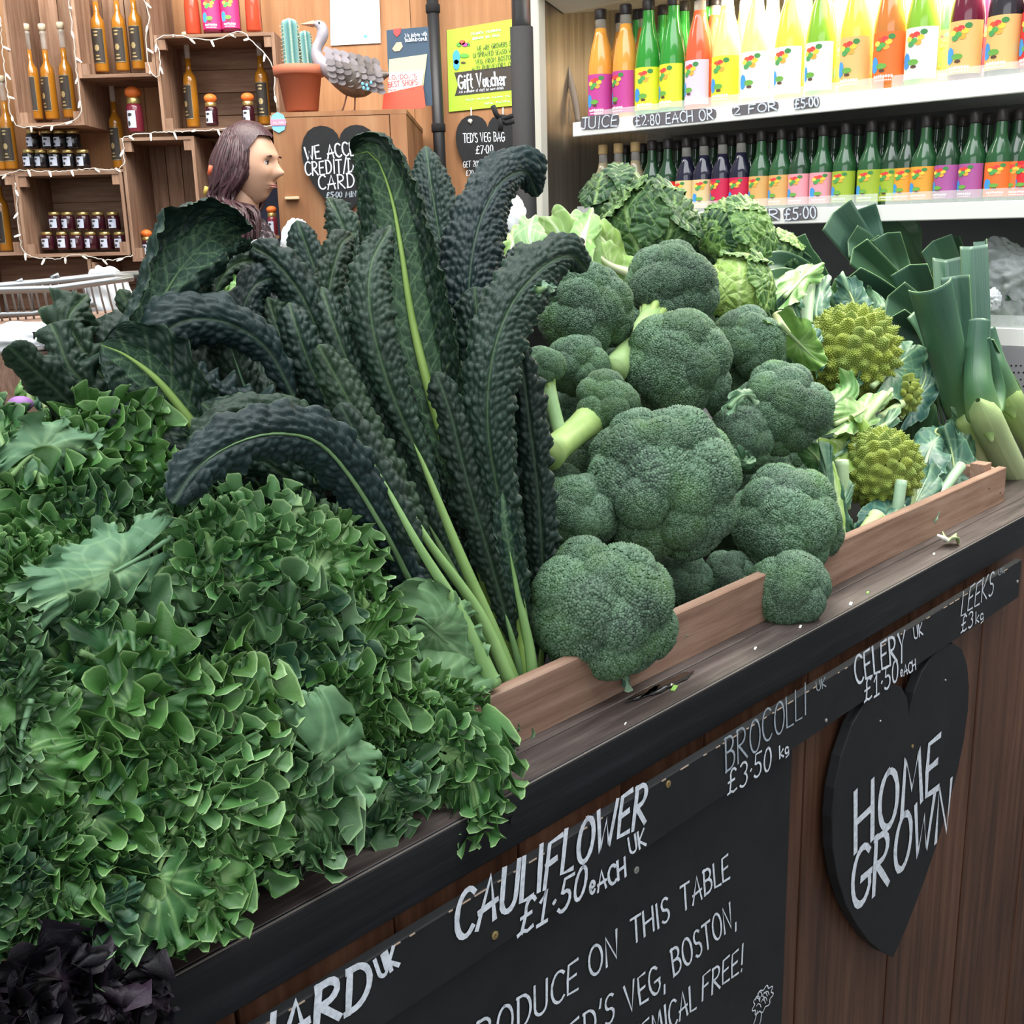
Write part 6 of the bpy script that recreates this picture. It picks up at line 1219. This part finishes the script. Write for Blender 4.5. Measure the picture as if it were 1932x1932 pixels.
stalk((1470,592),(1482,640),.012,1.05,1.03,'white cut stalk end right of the pale cabbage','cwhite')
stalk((1700,762),(1660,790),.008,.9,.9,'pale stalk end under the small romanesco')
stalk((1668,745),(1625,800),.008,.88,.88,'pale stalk pointing up right above the lower romanesco')
stalk((1588,870),(1592,960),.0105,.83,.82,'green upright stalk between broccoli and lower romanesco')
stalk((1772,815),(1755,850),.009,.86,.86,'short cut stalk in the dark leaves near the leeks')
stalk((1812,880),(1770,940),.0095,.80,.79,'pale cut stalk near the tray corner')
stalk((1700,908),(1690,990),.0095,.775,.77,'pale stalk cut square in front of the lower romanesco')
stalk((1728,880),(1712,985),.008,.785,.77,'slim stalk standing between two dark leaves')
stalk((1655,975),(1622,1022),.0135,.765,.765,'thick round stalk end at the foot by the tray board')
lfz([(1585,1035),(1580,960),(1572,900),(1560,860)],.785,.83,26,'lime green flat stem leaning on the broccoli',mat='cleaf',seed=30,A=(.001,.001,.0))
# cauliflower with pale leaves at the back left
cf=thing('cauliflower','pale green cauliflower leaves with thick white ribs behind the black kale','cauliflower',pv(1080,500,1.35),None)
for i,(pts,w_,mt) in enumerate((([(1090,540),(1070,480),(1050,430),(1030,405)],110,'cleaf'),([(1110,540),(1095,480),(1075,430),(1060,402)],100,'cleaf'),([(1190,510),(1160,480),(1125,440),(1100,412)],70,'cleaf'),([(1060,560),(1020,500),(1000,450),(1005,410)],70,'cleaf'),([(1200,520),(1150,500),(1120,470),(1110,440)],80,'cleaf'),([(1090,500),(1100,450),(1110,420),(1115,402)],60,'rleaf_bright'))):
    frond(vp(pts,1.3-.01*i,1.36-.01*i),w_,None,mat=mt,seed=100+i,parent=cf,A=(.006,.0025,.001),puck=.001,waves=(2,5,14),nv=4,res=.5,rib='cwhite',ribr=.009 if i!=3 else .004)
cf2=thing('cauliflower','bright yellow green leaf edge at the black pole behind the black kale','cauliflower',pv(985,470,1.45),None)
for i,(pts,w_) in enumerate((([(985,520),(975,480),(985,450),(1000,430)],60),([(970,500),(965,470),(975,445),(990,425)],40))): frond(vp(pts,1.45,1.47),w_,None,mat='cleaf',seed=120+i,parent=cf2,A=(.005,.003,.001),puck=.001,waves=(3,8,18),nv=3,res=.4,rib='cwhite')
# savoys
savoy(1225,435,88,1.30,'big savoy cabbage with dark veined outer leaves and a bright heart',[((0,.55,.8),(0,1,0),1.0,'savoy',.86,.02),((-.55,.1,.8),(-.3,1,0),.85,'savoy_dark',1.0,.10),((.35,-.1,.95),(.2,1,0),.8,'savoy_dark',1.02,.06),((.7,.5,.5),(.5,1,0),.8,'savoy_dark',1.0,.12),((0,1,.1),(0,0,-1),.8,'savoy',.98,.08),((-.7,.7,.2),(-.5,1,0),.7,'savoy',1.0,.12)],1)
savoy(1165,385,62,1.50,'dark crinkled savoy head behind the big savoy',[((0,.5,.9),(0,1,0),1.2,'savoy_dark',1.0,.05),((-.5,.6,.6),(0,1,0),.9,'savoy_dark',1.05,.12),((.5,.6,.6),(0,1,0),.9,'savoy_dark',1.05,.12)],2)
savoy(1385,450,72,1.22,'savoy cabbage with pale netted veins left of the leeks',[((-.3,.3,.9),(-.3,1,0),1.0,'savoy',1.0,.05),((.55,.35,.75),(.5,1,0),.95,'savoy',1.0,.10),((0,1,.3),(0,0,-1),.8,'savoy',.98,.06),((-.8,-.2,.6),(-.3,1,0),.8,'savoy_dark',1.0,.06)],3)
savoy(1392,545,64,1.12,'pale yellow green peeled savoy heart below the netted one',[((-.15,.2,1),(0,1,0),1.25,'savoy_pale',1.0,.0),((.8,.2,.55),(.4,1,0),.9,'savoy',1.06,.12),((.2,1,.3),(0,0,-1),.7,'savoy',1.04,.14),((-.6,-.3,.7),(0,1,0),.9,'savoy_pale',.98,.0)],4)
savoy(1325,455,40,1.28,'dark crinkled leaf ball wedged between the two netted savoys',[((0,.2,1),(0,1,0),1.2,'savoy_dark',1.0,.08),((.3,.7,.5),(0,1,0),.8,'savoy_dark',1.03,.12)],5)
savoy(1470,480,42,1.25,'small dark savoy leaf tuft right of the netted savoy',[((0,.4,1),(0,1,0),1.2,'savoy_dark',1.0,.08),((.4,.7,.5),(0,1,0),.8,'savoy',1.03,.12)],6)
# leeks: (shaft, r, [(points, width px start, width px end, fold, k0, k1, twist)])
leek(vp([(1862,930),(1850,880),(1836,830),(1822,780)],.84,.86),.0225,[
 ([(1828,840,.86),(1805,740,.87),(1780,640,.88),(1757,548,.89)],58,84,-.75,.32,.85,.0),([(1836,830,.875),(1820,700,.89),(1812,600,.91),(1806,520,.92)],50,60,.55,.4,.95,-.3),
 ([(1842,830,.88),(1840,700,.90),(1838,580,.92),(1832,465,.94)],50,58,.5,.4,1.0,.4),([(1850,840,.89),(1856,700,.91),(1856,580,.93),(1858,455,.95)],40,40,.75,.4,1.0,-.7),
 ([(1825,830,.89),(1800,700,.92),(1790,600,.95),(1785,490,.98)],50,60,.5,.5,.8,.2),([(1822,800,.90),(1780,690,.93),(1750,620,.96),(1728,585,.98)],46,56,.5,.45,.7,.3)],'big leek at the tray corner with bluish leaves fanned and cut square',(.05,.36))
leek(vp([(1985,1060),(1940,950),(1890,850),(1845,755)],.79,.81),.0285,[([(1872,835,.79),(1850,740,.81),(1846,670,.83),(1850,600,.84)],84,44,-.8,.2,.85,.1),([(1862,790,.80),(1875,740,.81),(1868,690,.82),(1856,640,.83)],50,20,-.5,.3,.8,-.3)],'thick pale leek shaft leaning right at the picture edge',(.0,.22))
leek(vp([(2010,960),(1970,880),(1930,800),(1890,730)],.80,.82),.027,[([(1915,790,.80),(1884,705,.82),(1870,655,.84),(1862,620,.85)],78,36,-.8,.3,.8,.1),([(1915,770,.815),(1915,735,.82),(1890,690,.83),(1866,640,.84)],36,18,.6,.3,.95,-.3)],'leek shaft cut by the right picture edge above the thick pale one',(.05,.32))
leek(vp([(1830,800),(1810,740),(1790,690),(1770,650)],.97,1.0),.019,[([(1772,660,1.0),(1745,620,1.01),(1715,590,1.03),(1675,560,1.05)],70,80,.5,.55,.75,.2),([(1775,660,1.01),(1760,600,1.03),(1735,550,1.05),(1715,500,1.06)],70,76,.5,.5,.8,-.2),([(1768,665,.99),(1740,640,1.0),(1715,625,1.01),(1680,600,1.02)],60,60,.5,.6,.9,0)],'leek in the second row with short folded pale green leaves',(.3,.6))
leek(vp([(1800,720),(1770,660),(1745,620),(1720,580)],1.05,1.1),.018,[([(1722,585,1.1),(1690,545,1.12),(1655,510,1.14),(1610,470,1.15)],46,60,.5,.45,.7,.2),([(1722,580,1.11),(1705,530,1.13),(1690,490,1.15),(1672,440,1.16)],46,60,.5,.45,.75,-.2),([(1718,590,1.09),(1680,570,1.1),(1640,545,1.11),(1600,525,1.12)],60,60,.5,.6,.9,0)],'leek behind with flat leaves cut slantwise',(.4,.65))
leek(vp([(1760,640),(1720,580),(1690,540),(1660,510)],1.15,1.2),.018,[([(1668,520,1.2),(1630,480,1.22),(1600,440,1.24),(1572,402,1.25)],50,78,.3,.6,.95,.3),([(1672,515,1.21),(1640,470,1.23),(1625,430,1.25),(1612,398,1.26)],54,82,.2,.65,1.0,-.1),([(1668,525,1.19),(1645,500,1.2),(1625,470,1.22),(1600,455,1.23)],60,66,.4,.55,.75,.4)],'back leek with two broad dark straight leaves under the price strip',(.5,.7))
leek(vp([(1790,640),(1760,590),(1735,550),(1715,520)],1.16,1.2),.018,[([(1720,525,1.2),(1700,490,1.21),(1680,455,1.22),(1650,430,1.23)],60,70,.4,.5,.7,.5),([(1720,520,1.21),(1715,470,1.22),(1712,440,1.23),(1700,418,1.24)],54,70,.3,.5,.65,-.5),([(1715,525,1.18),(1690,510,1.19),(1660,480,1.2),(1632,462,1.21)],50,60,.5,.55,.8,0)],'leek whose bright leaf folds over at the back middle',(.5,.7))
leek(vp([(1850,700),(1830,640),(1810,590),(1800,550)],1.02,1.06),.018,[([(1800,560,1.06),(1790,520,1.07),(1775,490,1.08),(1760,455,1.09)],60,70,.5,.45,.75,.3),([(1802,560,1.07),(1795,520,1.08),(1800,480,1.09),(1790,448,1.1)],50,56,.6,.4,.7,-.3)],'leek with crinkled light green tops behind the big one',(.4,.6))
leek(vp([(1620,640),(1590,600),(1560,560),(1540,530)],1.15,1.2),.016,[([(1545,540,1.2),(1510,515,1.21),(1475,500,1.22),(1440,505,1.23)],50,54,.5,.6,.8,.2),([(1545,530,1.21),(1515,500,1.22),(1490,480,1.23),(1470,460,1.24)],50,50,.4,.7,.9,-.3),([(1550,535,1.19),(1530,500,1.2),(1515,480,1.21),(1500,450,1.22)],40,40,.5,.6,.7,.3),([(1540,545,1.18),(1510,535,1.19),(1480,525,1.2),(1450,530,1.21)],40,40,.4,.5,.65,.2)],'leek lying back with leaves pointing left to the savoys',(.5,.7))
for i,(pts,w_,lb) in enumerate((([(1560,640),(1540,600),(1545,560),(1560,530)],60,'blue green leaf below the left leek tops'),([(1620,610),(1610,570),(1600,545),(1590,520)],70,'blue green leaf under the folded leek leaves'),([(1660,620),(1650,590),(1640,570),(1620,550)],60,'dark leaf between romanesco and second row leek'),([(1500,600),(1490,570),(1495,540),(1505,515)],46,'spiky blue leaf beside the standing cut stalk'),([(1480,560),(1500,540),(1520,520),(1550,510)],60,'bright green leaf behind the standing cut stalk'))):
    lfz(pts,1.06,1.1,w_,lb,mat='rleaf_bright' if i==4 else 'rleaf',seed=140+i)
for i,(pts,w_,v,lb) in enumerate((([(1790,860),(1770,760),(1740,690),(1700,640)],190,1.0,'dark leek leaf in the shadow beside the big leek'),([(1720,740),(1690,680),(1660,640),(1620,600)],200,1.1,'dark leaf deep under the second row leek'),([(1740,960),(1720,880),(1700,820),(1680,780)],200,.95,'dark leaf deep behind the lower romanesco'),([(1640,720),(1600,640),(1560,600),(1520,560)],190,1.2,'dark leaf deep behind the upper romanesco'),([(1600,960),(1590,880),(1570,800),(1550,740)],160,.98,'dark leaf deep beside the right broccoli'),([(1480,720),(1460,620),(1440,560),(1420,500)],160,1.3,'dark leaf deep behind the pale savoy heart'),([(1330,700),(1260,600),(1230,520),(1180,500)],200,1.4,'dark leaf deep behind the topmost broccoli'))):
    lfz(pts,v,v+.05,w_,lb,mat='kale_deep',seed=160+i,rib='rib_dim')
# ================================================================== things at the back of the counter
M['bagwhite']=pm('white_plastic',(.72,.75,.76),.35,spec=.5);M['bagclear']=pm('clear_plastic',(.62,.66,.66),.15,spec=.6,alpha=.45)
def crumple(name,label,cat,c,rx,rz,mat,seed,amp=.25,ry=None,stripes=False,group=None):
    rs=random.Random(seed);o=thing(name,label,cat,c,group);nu,nv=56,34;ry=ry or rx;V=[]
    ws=[(np.array([rs.uniform(-1,1) for _ in range(3)])*rs.uniform(3,9),rs.uniform(0,6)) for _ in range(9)]
    for i in range(nv+1):
        t=pi*i/nv
        for j in range(nu):
            a=2*pi*j/nu;p=np.array([sin(t)*cos(a),sin(t)*sin(a),cos(t)]);h=1+amp*sum(abs(sin(f.dot(p)+q))-.6 for f,q in ws)/3;V.append(c+p*h*np.array([rx,ry,rz]))
    mk('film',V,gridF(nv+1,nu,True),mat,o);return o
kb=crumple('knotted_bag','clear plastic bag with a twisted knot behind the sprawling black kale','bag',pv(482,520,1.45),.055,.04,M['bagclear'],3,.35)
G().tube([pv(500,520,1.44),pv(482,495,1.44),pv(452,482,1.44)],[.01,.008,.003],8).obj('knot',M['bagwhite'],kb,True)
G().tube([pv(470,515,1.43),pv(490,492,1.43),pv(510,500,1.43)],[.012,.011,.006],8).obj('knot',M['bagwhite'],kb,True)
for i,(pts,w_,lb) in enumerate((([(470,560),(490,545),(510,535),(530,540)],70,'bright lettuce leaf below the knotted bag'),([(430,560),(440,545),(455,535),(470,530)],50,'bright lettuce leaf left of the knotted bag'),([(530,560),(535,540),(530,525),(520,515)],36,'pale lettuce leaf right of the knotted bag'))):
    frond(vp(pts,1.33,1.35),w_,lb,mat='rleaf_bright',seed=180+i,name='lettuce_leaf',cat='leaf',group='lettuce leaves',A=(.01,.007,.004),res=.4)
crumple('white_bag','white bag seen between the back black kale leaves and the cabinet','bag',pv(563,470,1.7),.03,.05,M['bagwhite'],5,.2)
crumple('white_bag','white bag with a red patch at the foot of the black pole','bag',pv(962,415,1.75),.035,.05,M['bagwhite'],6,.2)
lfz([(60,760),(55,740),(60,728),(72,722)],1.12,1.13,40,'pale cut leaf above the left curly kale',mat='rleaf_bright',seed=190);lfz([(90,770),(80,750),(70,735),(62,722)],1.1,1.12,44,'blue green leaf above the left curly kale',mat='rleaf',seed=191)
o=ellipsoid(G(),pv(38,763,1.06),(.012,.012,.008),12,8).obj('purple_bud',pm('purple_bud',(.35,.16,.42),.5),None,True);tag(o,'small purple bud on top of the left curly kale','bud')
for (x0,x1,y0,vv_,dp,lb) in ((-.75,.35,560,1.30,.42,'plain wooden riser hidden behind the black kale, holding the bags'),):
    z_=pv(482,y0,1.45)[2];o=cbox(G(),.62,1.1,1.28,1.7,ZL,z_-.02).obj('riser',M['tray']);tag(o,lb,'riser')
for (x,y,v_,hw_,lb) in ((985,500,1.45,.05,'dark produce box hidden behind the kale under the cauliflower at the pole'),(563,470,1.7,.06,'dark produce box hidden behind the kale under the white bag'),(962,415,1.75,.06,'dark produce box hidden by the pole under the red patched bag')):
    p=pv(x,y,v_);uu_=p.dot(UU);g=G();cbox(g,uu_-hw_,uu_+hw_,v_-.07,min(v_+.07,1.84),ZL,p[2]-.05,.003);o=g.obj('produce_box',M['fascia']);tag(o,lb,'box')
# wire basket with bags
M['chrome']=pm('zinc_wire',(.30,.32,.33),.35,.8)
VBK=1.75
def pb_(x,y,dv=0): return pv(x,y,VBK+dv)
bk=thing('wire_basket','grey wire shopping basket with white bags at the left edge','basket',pb_(90,640))
rim=[(-60,545),(0,541),(100,532),(200,521),(262,518),(262,528),(200,541),(100,548),(0,546)]
G().tube([pb_(x,y) for x,y in rim[:5]],.0065,8).obj('rim',M['chrome'],bk,True)
G().tube([pb_(x,y,-.18) for x,y in ((-60,552),(0,548),(100,545),(200,531),(250,524))],.005,8).obj('rim',M['chrome'],bk,True)
G().tube([pb_(x,y,-.12) for x,y in ((-60,600),(0,594),(60,592),(110,583),(180,575))],.0035,8).obj('rim',M['chrome'],bk,True)
for x,y in ((36,532),(104,522)): G().tube([pb_(x-6,y+12),pb_(x-5,y+1),pb_(x+3,y-4),pb_(x+7,y+9)],.004,8).obj('handle_hook',M['chrome'],bk,True)
for i in range(19):
    x=-40+i*15;G().tube([pb_(x,546-i*.9,-.15),pb_(x+8,580-i*.8,-.12),pb_(x+22,640-i*1.5,-.08)],.0016,5).obj('wire',M['chrome'],bk,True)
for i in range(10):
    x=-20+i*26;G().tube([pb_(x,545-i*2.6,.01),pb_(x+8,600,.03)],.0014,5).obj('wire',M['chrome'],bk,True)
crumple('white_bag','tied white bag with green checks in the wire basket','bag',pb_(205,565,.02),.035,.05,M['bagwhite'],8,.25)
crumple('white_bag','white sack in front of the wire basket at the left','bag',pv(50,640,1.45),.062,.022,M['bagwhite'],9,.15,.05)
bs=thing('small_price_sign','small black price sign stuck before the white sack','sign',pv(85,650,1.40));G().prism([pv(x,y,1.40) for x,y in ((63,626),(95,626),(97,662),(66,664))],VV*.004).obj('board',M['chalk'],bs)
for i in range(3): pline([(68,634+i*9),(76,633+i*9),(88,634+i*9)],lambda x,y:pv(x,y,1.398),.002,bs,'white_paint',-VV,'lettering')
o=cbox(G(),-1.2,.6,1.86,1.90,-.25,pv(40,690,1.86)[2]).obj('back_counter',M['plyf']);tag(o,'orange plywood back counter edge at the far left','counter')
# salad bags low in the fridge
for i,(x,y,r,lb) in enumerate(((1880,500,.06,'clear bag of dark salad on the lower fridge shelf, left'),(1925,520,.07,'clear bag of dark salad on the lower fridge shelf, at the picture edge'),(1905,590,.05,'clear bag of green salad low on the lower fridge shelf'))):
    p=pU(x,y,UF+.12);crumple('salad_bag',lb,'bag',p,r,.055,M['bagclear'],20+i,.3,group='salad bags in the fridge')
    frond([p+np.array([-.04,0,-.04]),p+np.array([-.01,0,0]),p+np.array([.02,0,.02]),p+np.array([.04,0,.04])],60,lb.replace('clear bag of','leaves inside the bag of'),mat='kale_deep' if i<2 else 'kale',seed=200+i,name='salad_leaf',cat='leaf',group='salad leaves',res=.4)
o=crumple('white_tag','small white paper tag on the lower fridge shelf','tag',pU(1872,565,UF+.03),.018,.022,M['bagwhite'],30,.3)
M['reflected']=pm('strap_reflection',(.42,.34,.27),.8)
sp_=thing('strap_reflections','pair of beige canvas bag straps built as strips at the left end of the fridge','straps',pU(1055,90,UF+.12))  # beige strips stand in for straps reflected in the fridge's steel end
for pts in ([(1050,92),(1042,140),(1032,190),(1024,245)],[(1050,92),(1060,130),(1068,180),(1070,235)],[(1056,95),(1072,140),(1084,185),(1090,232)]):
    q,_=spline([pU(x,y,UF+.12) for x,y in pts],16);V=[]
    for i in range(16): V+=[q[i]-VV*.011+ZZ*0,q[i]+VV*.011+UU*.003*sin(i*.5)]
    mk('strap',V,[(2*i,2*i+1,2*i+3,2*i+2) for i in range(15)],M['reflected'],sp_).modifiers.new('s','SOLIDIFY').thickness=.003
# ================================================================== woman behind the stall
YWm=3.62
def fW(x,y,dy=0): return pY(x,y,YWm+dy)
M['skin'],t_,b_=nt('skin');b_.inputs['Base Color'].default_value=(.56,.33,.22,1);b_.inputs['Roughness'].default_value=.5;b_.inputs['Subsurface Weight'].default_value=.15;b_.inputs['Subsurface Radius'].default_value=(.01,.005,.003);b_.inputs['Subsurface Scale'].default_value=.5
hairm,t_,b_=nt('dark_auburn_hair');v_=objc(t_);n_=noise(t_,mapping(t_,v_,(1,1,.12)),170,3);t_.links.new(ramp(t_,n_,[(.3,(.018,.008,.010)),(.7,(.085,.035,.042))]),b_.inputs['Base Color']);b_.inputs['Roughness'].default_value=.42;bump(t_,b_,n_,.5,.003);M['hair']=hairm
M['coat']=pm('dark_coat',(.02,.02,.03),.85)
hc=fW(473,312);wo=thing('person','woman with long dark auburn hair in profile facing right behind the stall','person',(hc[0],hc[1],0))
ff=nrm([.955,-.29,-.05]);hup=nrm(np.array([.05,0,1.])-ff*np.dot([.05,0,1.],ff));hs_=np.cross(ff,hup)   # hs_: side towards the camera or away
if hs_[1]>0: hs_=-hs_
nu,nv=110,90;V=[]
ss,tt=[],[]
for i in range(nv+1):
    t=pi*i/nv
    for j in range(nu):
        a=2*pi*j/nu;y=sin(t)*cos(a);x=sin(t)*sin(a);z=cos(t)          # y forward, x side, z up
        W_=.073;D_=.094;H_=.118
        tp=1-.34*max(0,-z)**1.5;X_=x*W_*tp;Y_=y*D_*(1-.12*max(0,-z)**2);Z_=z*H_
        if y>0: Y_=Y_*(1-.10*(1-abs(x)))                                  # flatter face
        fr_=max(0,y)
        def gs(x0,z0,sx,sz): return math.exp(-((X_-x0)/sx)**2-((Z_-z0)/sz)**2)*fr_
        Y_+=.027*gs(0,-.024,.011,.014)+.014*gs(0,-.004,.008,.022)+.008*gs(0,.03,.04,.014)-.011*(gs(.030,.008,.014,.011)+gs(-.030,.008,.014,.011))
        Y_+=.009*gs(0,-.057,.019,.006)+.008*gs(0,-.067,.016,.005)-.004*gs(0,-.062,.02,.002)+.013*gs(0,-.098,.018,.014)+.006*(gs(.04,-.025,.018,.018)+gs(-.04,-.025,.018,.018))
        if y<.2 and z<-.35: Z_=max(Z_,-.06-(y+1)*.03)
        V.append(hc+hs_*X_+ff*Y_+hup*Z_)
V=np.array(V);Fh=gridF(nv+1,nu,True)
# neck joins the head into one skin surface
g=G();g.add(V,Fh);g.tube([hc-hup*.05-ff*.025,hc-hup*.12-ff*.03,hc-hup*.19-ff*.04,hc-hup*.24-ff*.05],[.05,.047,.05,.075],24);g.obj('head',M['skin'],wo,True)
M['eyew']=pm('eye_white',(.7,.68,.65),.2);M['lip']=pm('lips',(.40,.16,.13),.45)
for s in(1,-1):
    e=hc+hs_*(s*.030)+ff*.0655+hup*.006;eo=ellipsoid(G(),e,(.0115,.0115,.0095),14,10).obj('eye',M['eyew'],wo,True)
    ellipsoid(G(),e+ff*.0085+hs_*s*.001,(.0045,.0045,.0045),10,8).obj('iris',M['dark'],eo,True)
    G().tube([e+ff*(.0115-.003*q*q)+hs_*s*q*.012+hup*(.0065-.003*q*q) for q in(-1,-.3,.4,1)],.0016,6).obj('eyelid',M['hair'],wo,True)
    G().tube([e+ff*(.020-.004*q*q)+hs_*s*q*.016+hup*(.021-.003*q*q) for q in(-1,-.3,.4,1)],[.002,.003,.003,.0012],6).obj('eyebrow',M['hair'],wo,True)
    ear=G();ellipsoid(ear,hc+hs_*s*.073-ff*.008-hup*.01,(.010,.018,.03),10,8);ear.obj('ear',M['skin'],wo,True)
for dz,r in((-.0585,.0024),(-.0645,.003)):
    G().tube([hc+hs_*q*.016+ff*(.0845-.012*q*q)+hup*(dz+.0015*abs(q)) for q in(-1,-.5,0,.5,1)],[.0008,r,r*.95,r,.0008],8).obj('lip',M['lip'],wo,True)
# hair: scalp cap with a centre parting and long locks
V=[];nu,nv=60,30
for i in range(nv+1):
    for j in range(nu):
        a=2*pi*j/nu;lim=rad(50) if cos(a)>.75 else rad(50+ (0.75-cos(a))*62);t=lim*i/nv;y=sin(t)*cos(a);x=sin(t)*sin(a);z=cos(t)
        V.append(hc+hs_*x*.086+ff*(y*.106-.007)+hup*(z*.132+.002-.006*math.exp(-(x/.06)**2)))
mk('hair_cap',V,gridF(nv+1,nu,True),M['hair'],wo)
hr_=G();g=G();rs=random.Random(11)
def lock(pts,r,gg): P,_=spline(pts,22);s=np.linspace(0,1,22);gg.tube(P,r*np.sin(pi*np.clip(s*.92+.08,0,1))**.5*1.0,5)
for q in range(300):
    a=rs.uniform(.10,1.0)*pi*(1 if rs.random()<.62 else -1);# side towards camera mostly
    y=cos(a);x=sin(a);lv=rs.uniform(.55,1.0)
    st=hc+hs_*x*.084*lv+ff*(min(y,.5)*.098*lv-.016)+hup*(.132*math.sqrt(max(0.0,1-lv*lv*.98)))
    k1=hc+hs_*(x*.098)+ff*(min(y,.35)*.11-.02)+hup*(-.02+rs.uniform(-.02,.02))
    sp=rs.uniform(-1,1);k2=hc+hs_*(x*.085+rs.uniform(-.015,.02))-ff*(.055+.04*rs.random()-.05*sp*(y>0))+hup*(-.11+rs.uniform(-.02,.02))
    p_=min(1,max(0,(y+1)/2*.75+rs.uniform(-.12,.22)));k3=fW(378+118*p_,rs.uniform(392,425),-.12*max(0,x)-.03);k4=fW(352+150*p_+rs.uniform(-8,8),rs.uniform(450,510),-.14*max(0,x)-.03)
    lock([st,k1,k2,k3,k4],rs.uniform(.0035,.0085),g)
g.obj('long_hair',M['hair'],wo,True)
for i,(pts,c) in enumerate((([(398,312),(394,330)],(.6,.12,.05)),([(390,352),(386,366)],(.55,.4,.08)),([(374,392),(366,402)],(.6,.14,.06)))):
    G().tube([fW(*p,-.13) for p in pts],.006,8).obj('hair_ribbon',pm('hair_ribbon_tone',c,.6),wo,True)
# body in a dark coat
sh=hc-hup*.22-ff*.05;acr=hs_*.17
P=[np.array([sh[0]-.02,sh[1]+.03,z]) for z in (sh[2]+.02,sh[2]-.03,sh[2]-.10,sh[2]-.25,sh[2]-.42,sh[2]-.55,sh[2]-.80)]
V=[]
for p,(a,b) in zip(P,((.07,.06),(.17,.09),(.20,.12),(.18,.12),(.15,.11),(.19,.14),(.17,.13))):
    for j in range(28): an=2*pi*j/28;V.append(p+hs_*a*cos(an)+np.array([ff[0],ff[1],0])*b*sin(an))
g=G();g.add(V,gridF(7,28,True))
for s in(1,-1):
    S0=P[1]+hs_*s*.16;g.tube([S0-hs_*s*.05,S0+ZZ*-.02,S0+hs_*s*.03-ZZ*.28,S0+hs_*s*.03-ZZ*.30+ff*.02,S0+ff*.14-ZZ*.48],[.055,.06,.045,.045,.034],16)
    g.tube([np.array([P[-1][0],P[-1][1],P[-1][2]+.08])+hs_*s*.09,P[-1]+hs_*s*.09-ZZ*.2,P[-1]+hs_*s*.09-ZZ*(P[-1][2]+.2)],[.095,.08,.05],16)
g.obj('coat',M['coat'],wo,True)
for s in(1,-1):
    S0=P[1]+hs_*s*.16;w_=S0+ff*.14-ZZ*.48;dn=nrm(ff*.8-ZZ*1.4);g=G();ellipsoid(g,w_+dn*.05,(.022,.022,.045),12,8)
    for f in range(4):
        b=w_+dn*.08+hs_*(f-1.5)*.016;L_=(.062,.072,.07,.055)[f];g.tube([b-dn*.02,b,b+dn*L_*.5-ZZ*.004,b+dn*L_*.85-ZZ*.014+ff*-.004],[.009,.0088,.008,.006],8)
    b=w_+dn*.03+hs_*s*-.024;g.tube([b,b+hs_*s*-.018+dn*.02,b+hs_*s*-.022+dn*.045],[.011,.010,.007],8);g.obj('hand',M['skin'],wo,True)
    g=G();x0=P[-1]+hs_*s*.09;g.box(np.array([x0[0],x0[1],-.2])+ff*.05,ff*.12,hs_*.045,ZZ*.04,.02);g.obj('shoe',M['dark'],wo,True)
g=G();rs=random.Random(3)    # scarf
for q in range(5):
    c_=sh+ZZ*(.035-.02*q);g.tube([c_+hs_*(.085+.012*q)*cos(a)+np.array([ff[0],ff[1],0])*(.07+.012*q)*sin(a)+ZZ*.01*sin(3*a+q) for a in np.linspace(0,2*pi,26)],.018,8)
mt,t_,b_=nt('mottled_scarf');n_=noise(t_,objc(t_),55,3);t_.links.new(ramp(t_,n_,[(.42,(.02,.015,.018)),(.56,(.09,.06,.07)),(.66,(.35,.32,.33))]),b_.inputs['Base Color']);b_.inputs['Roughness'].default_value=.9
g.obj('scarf',mt,wo,True)
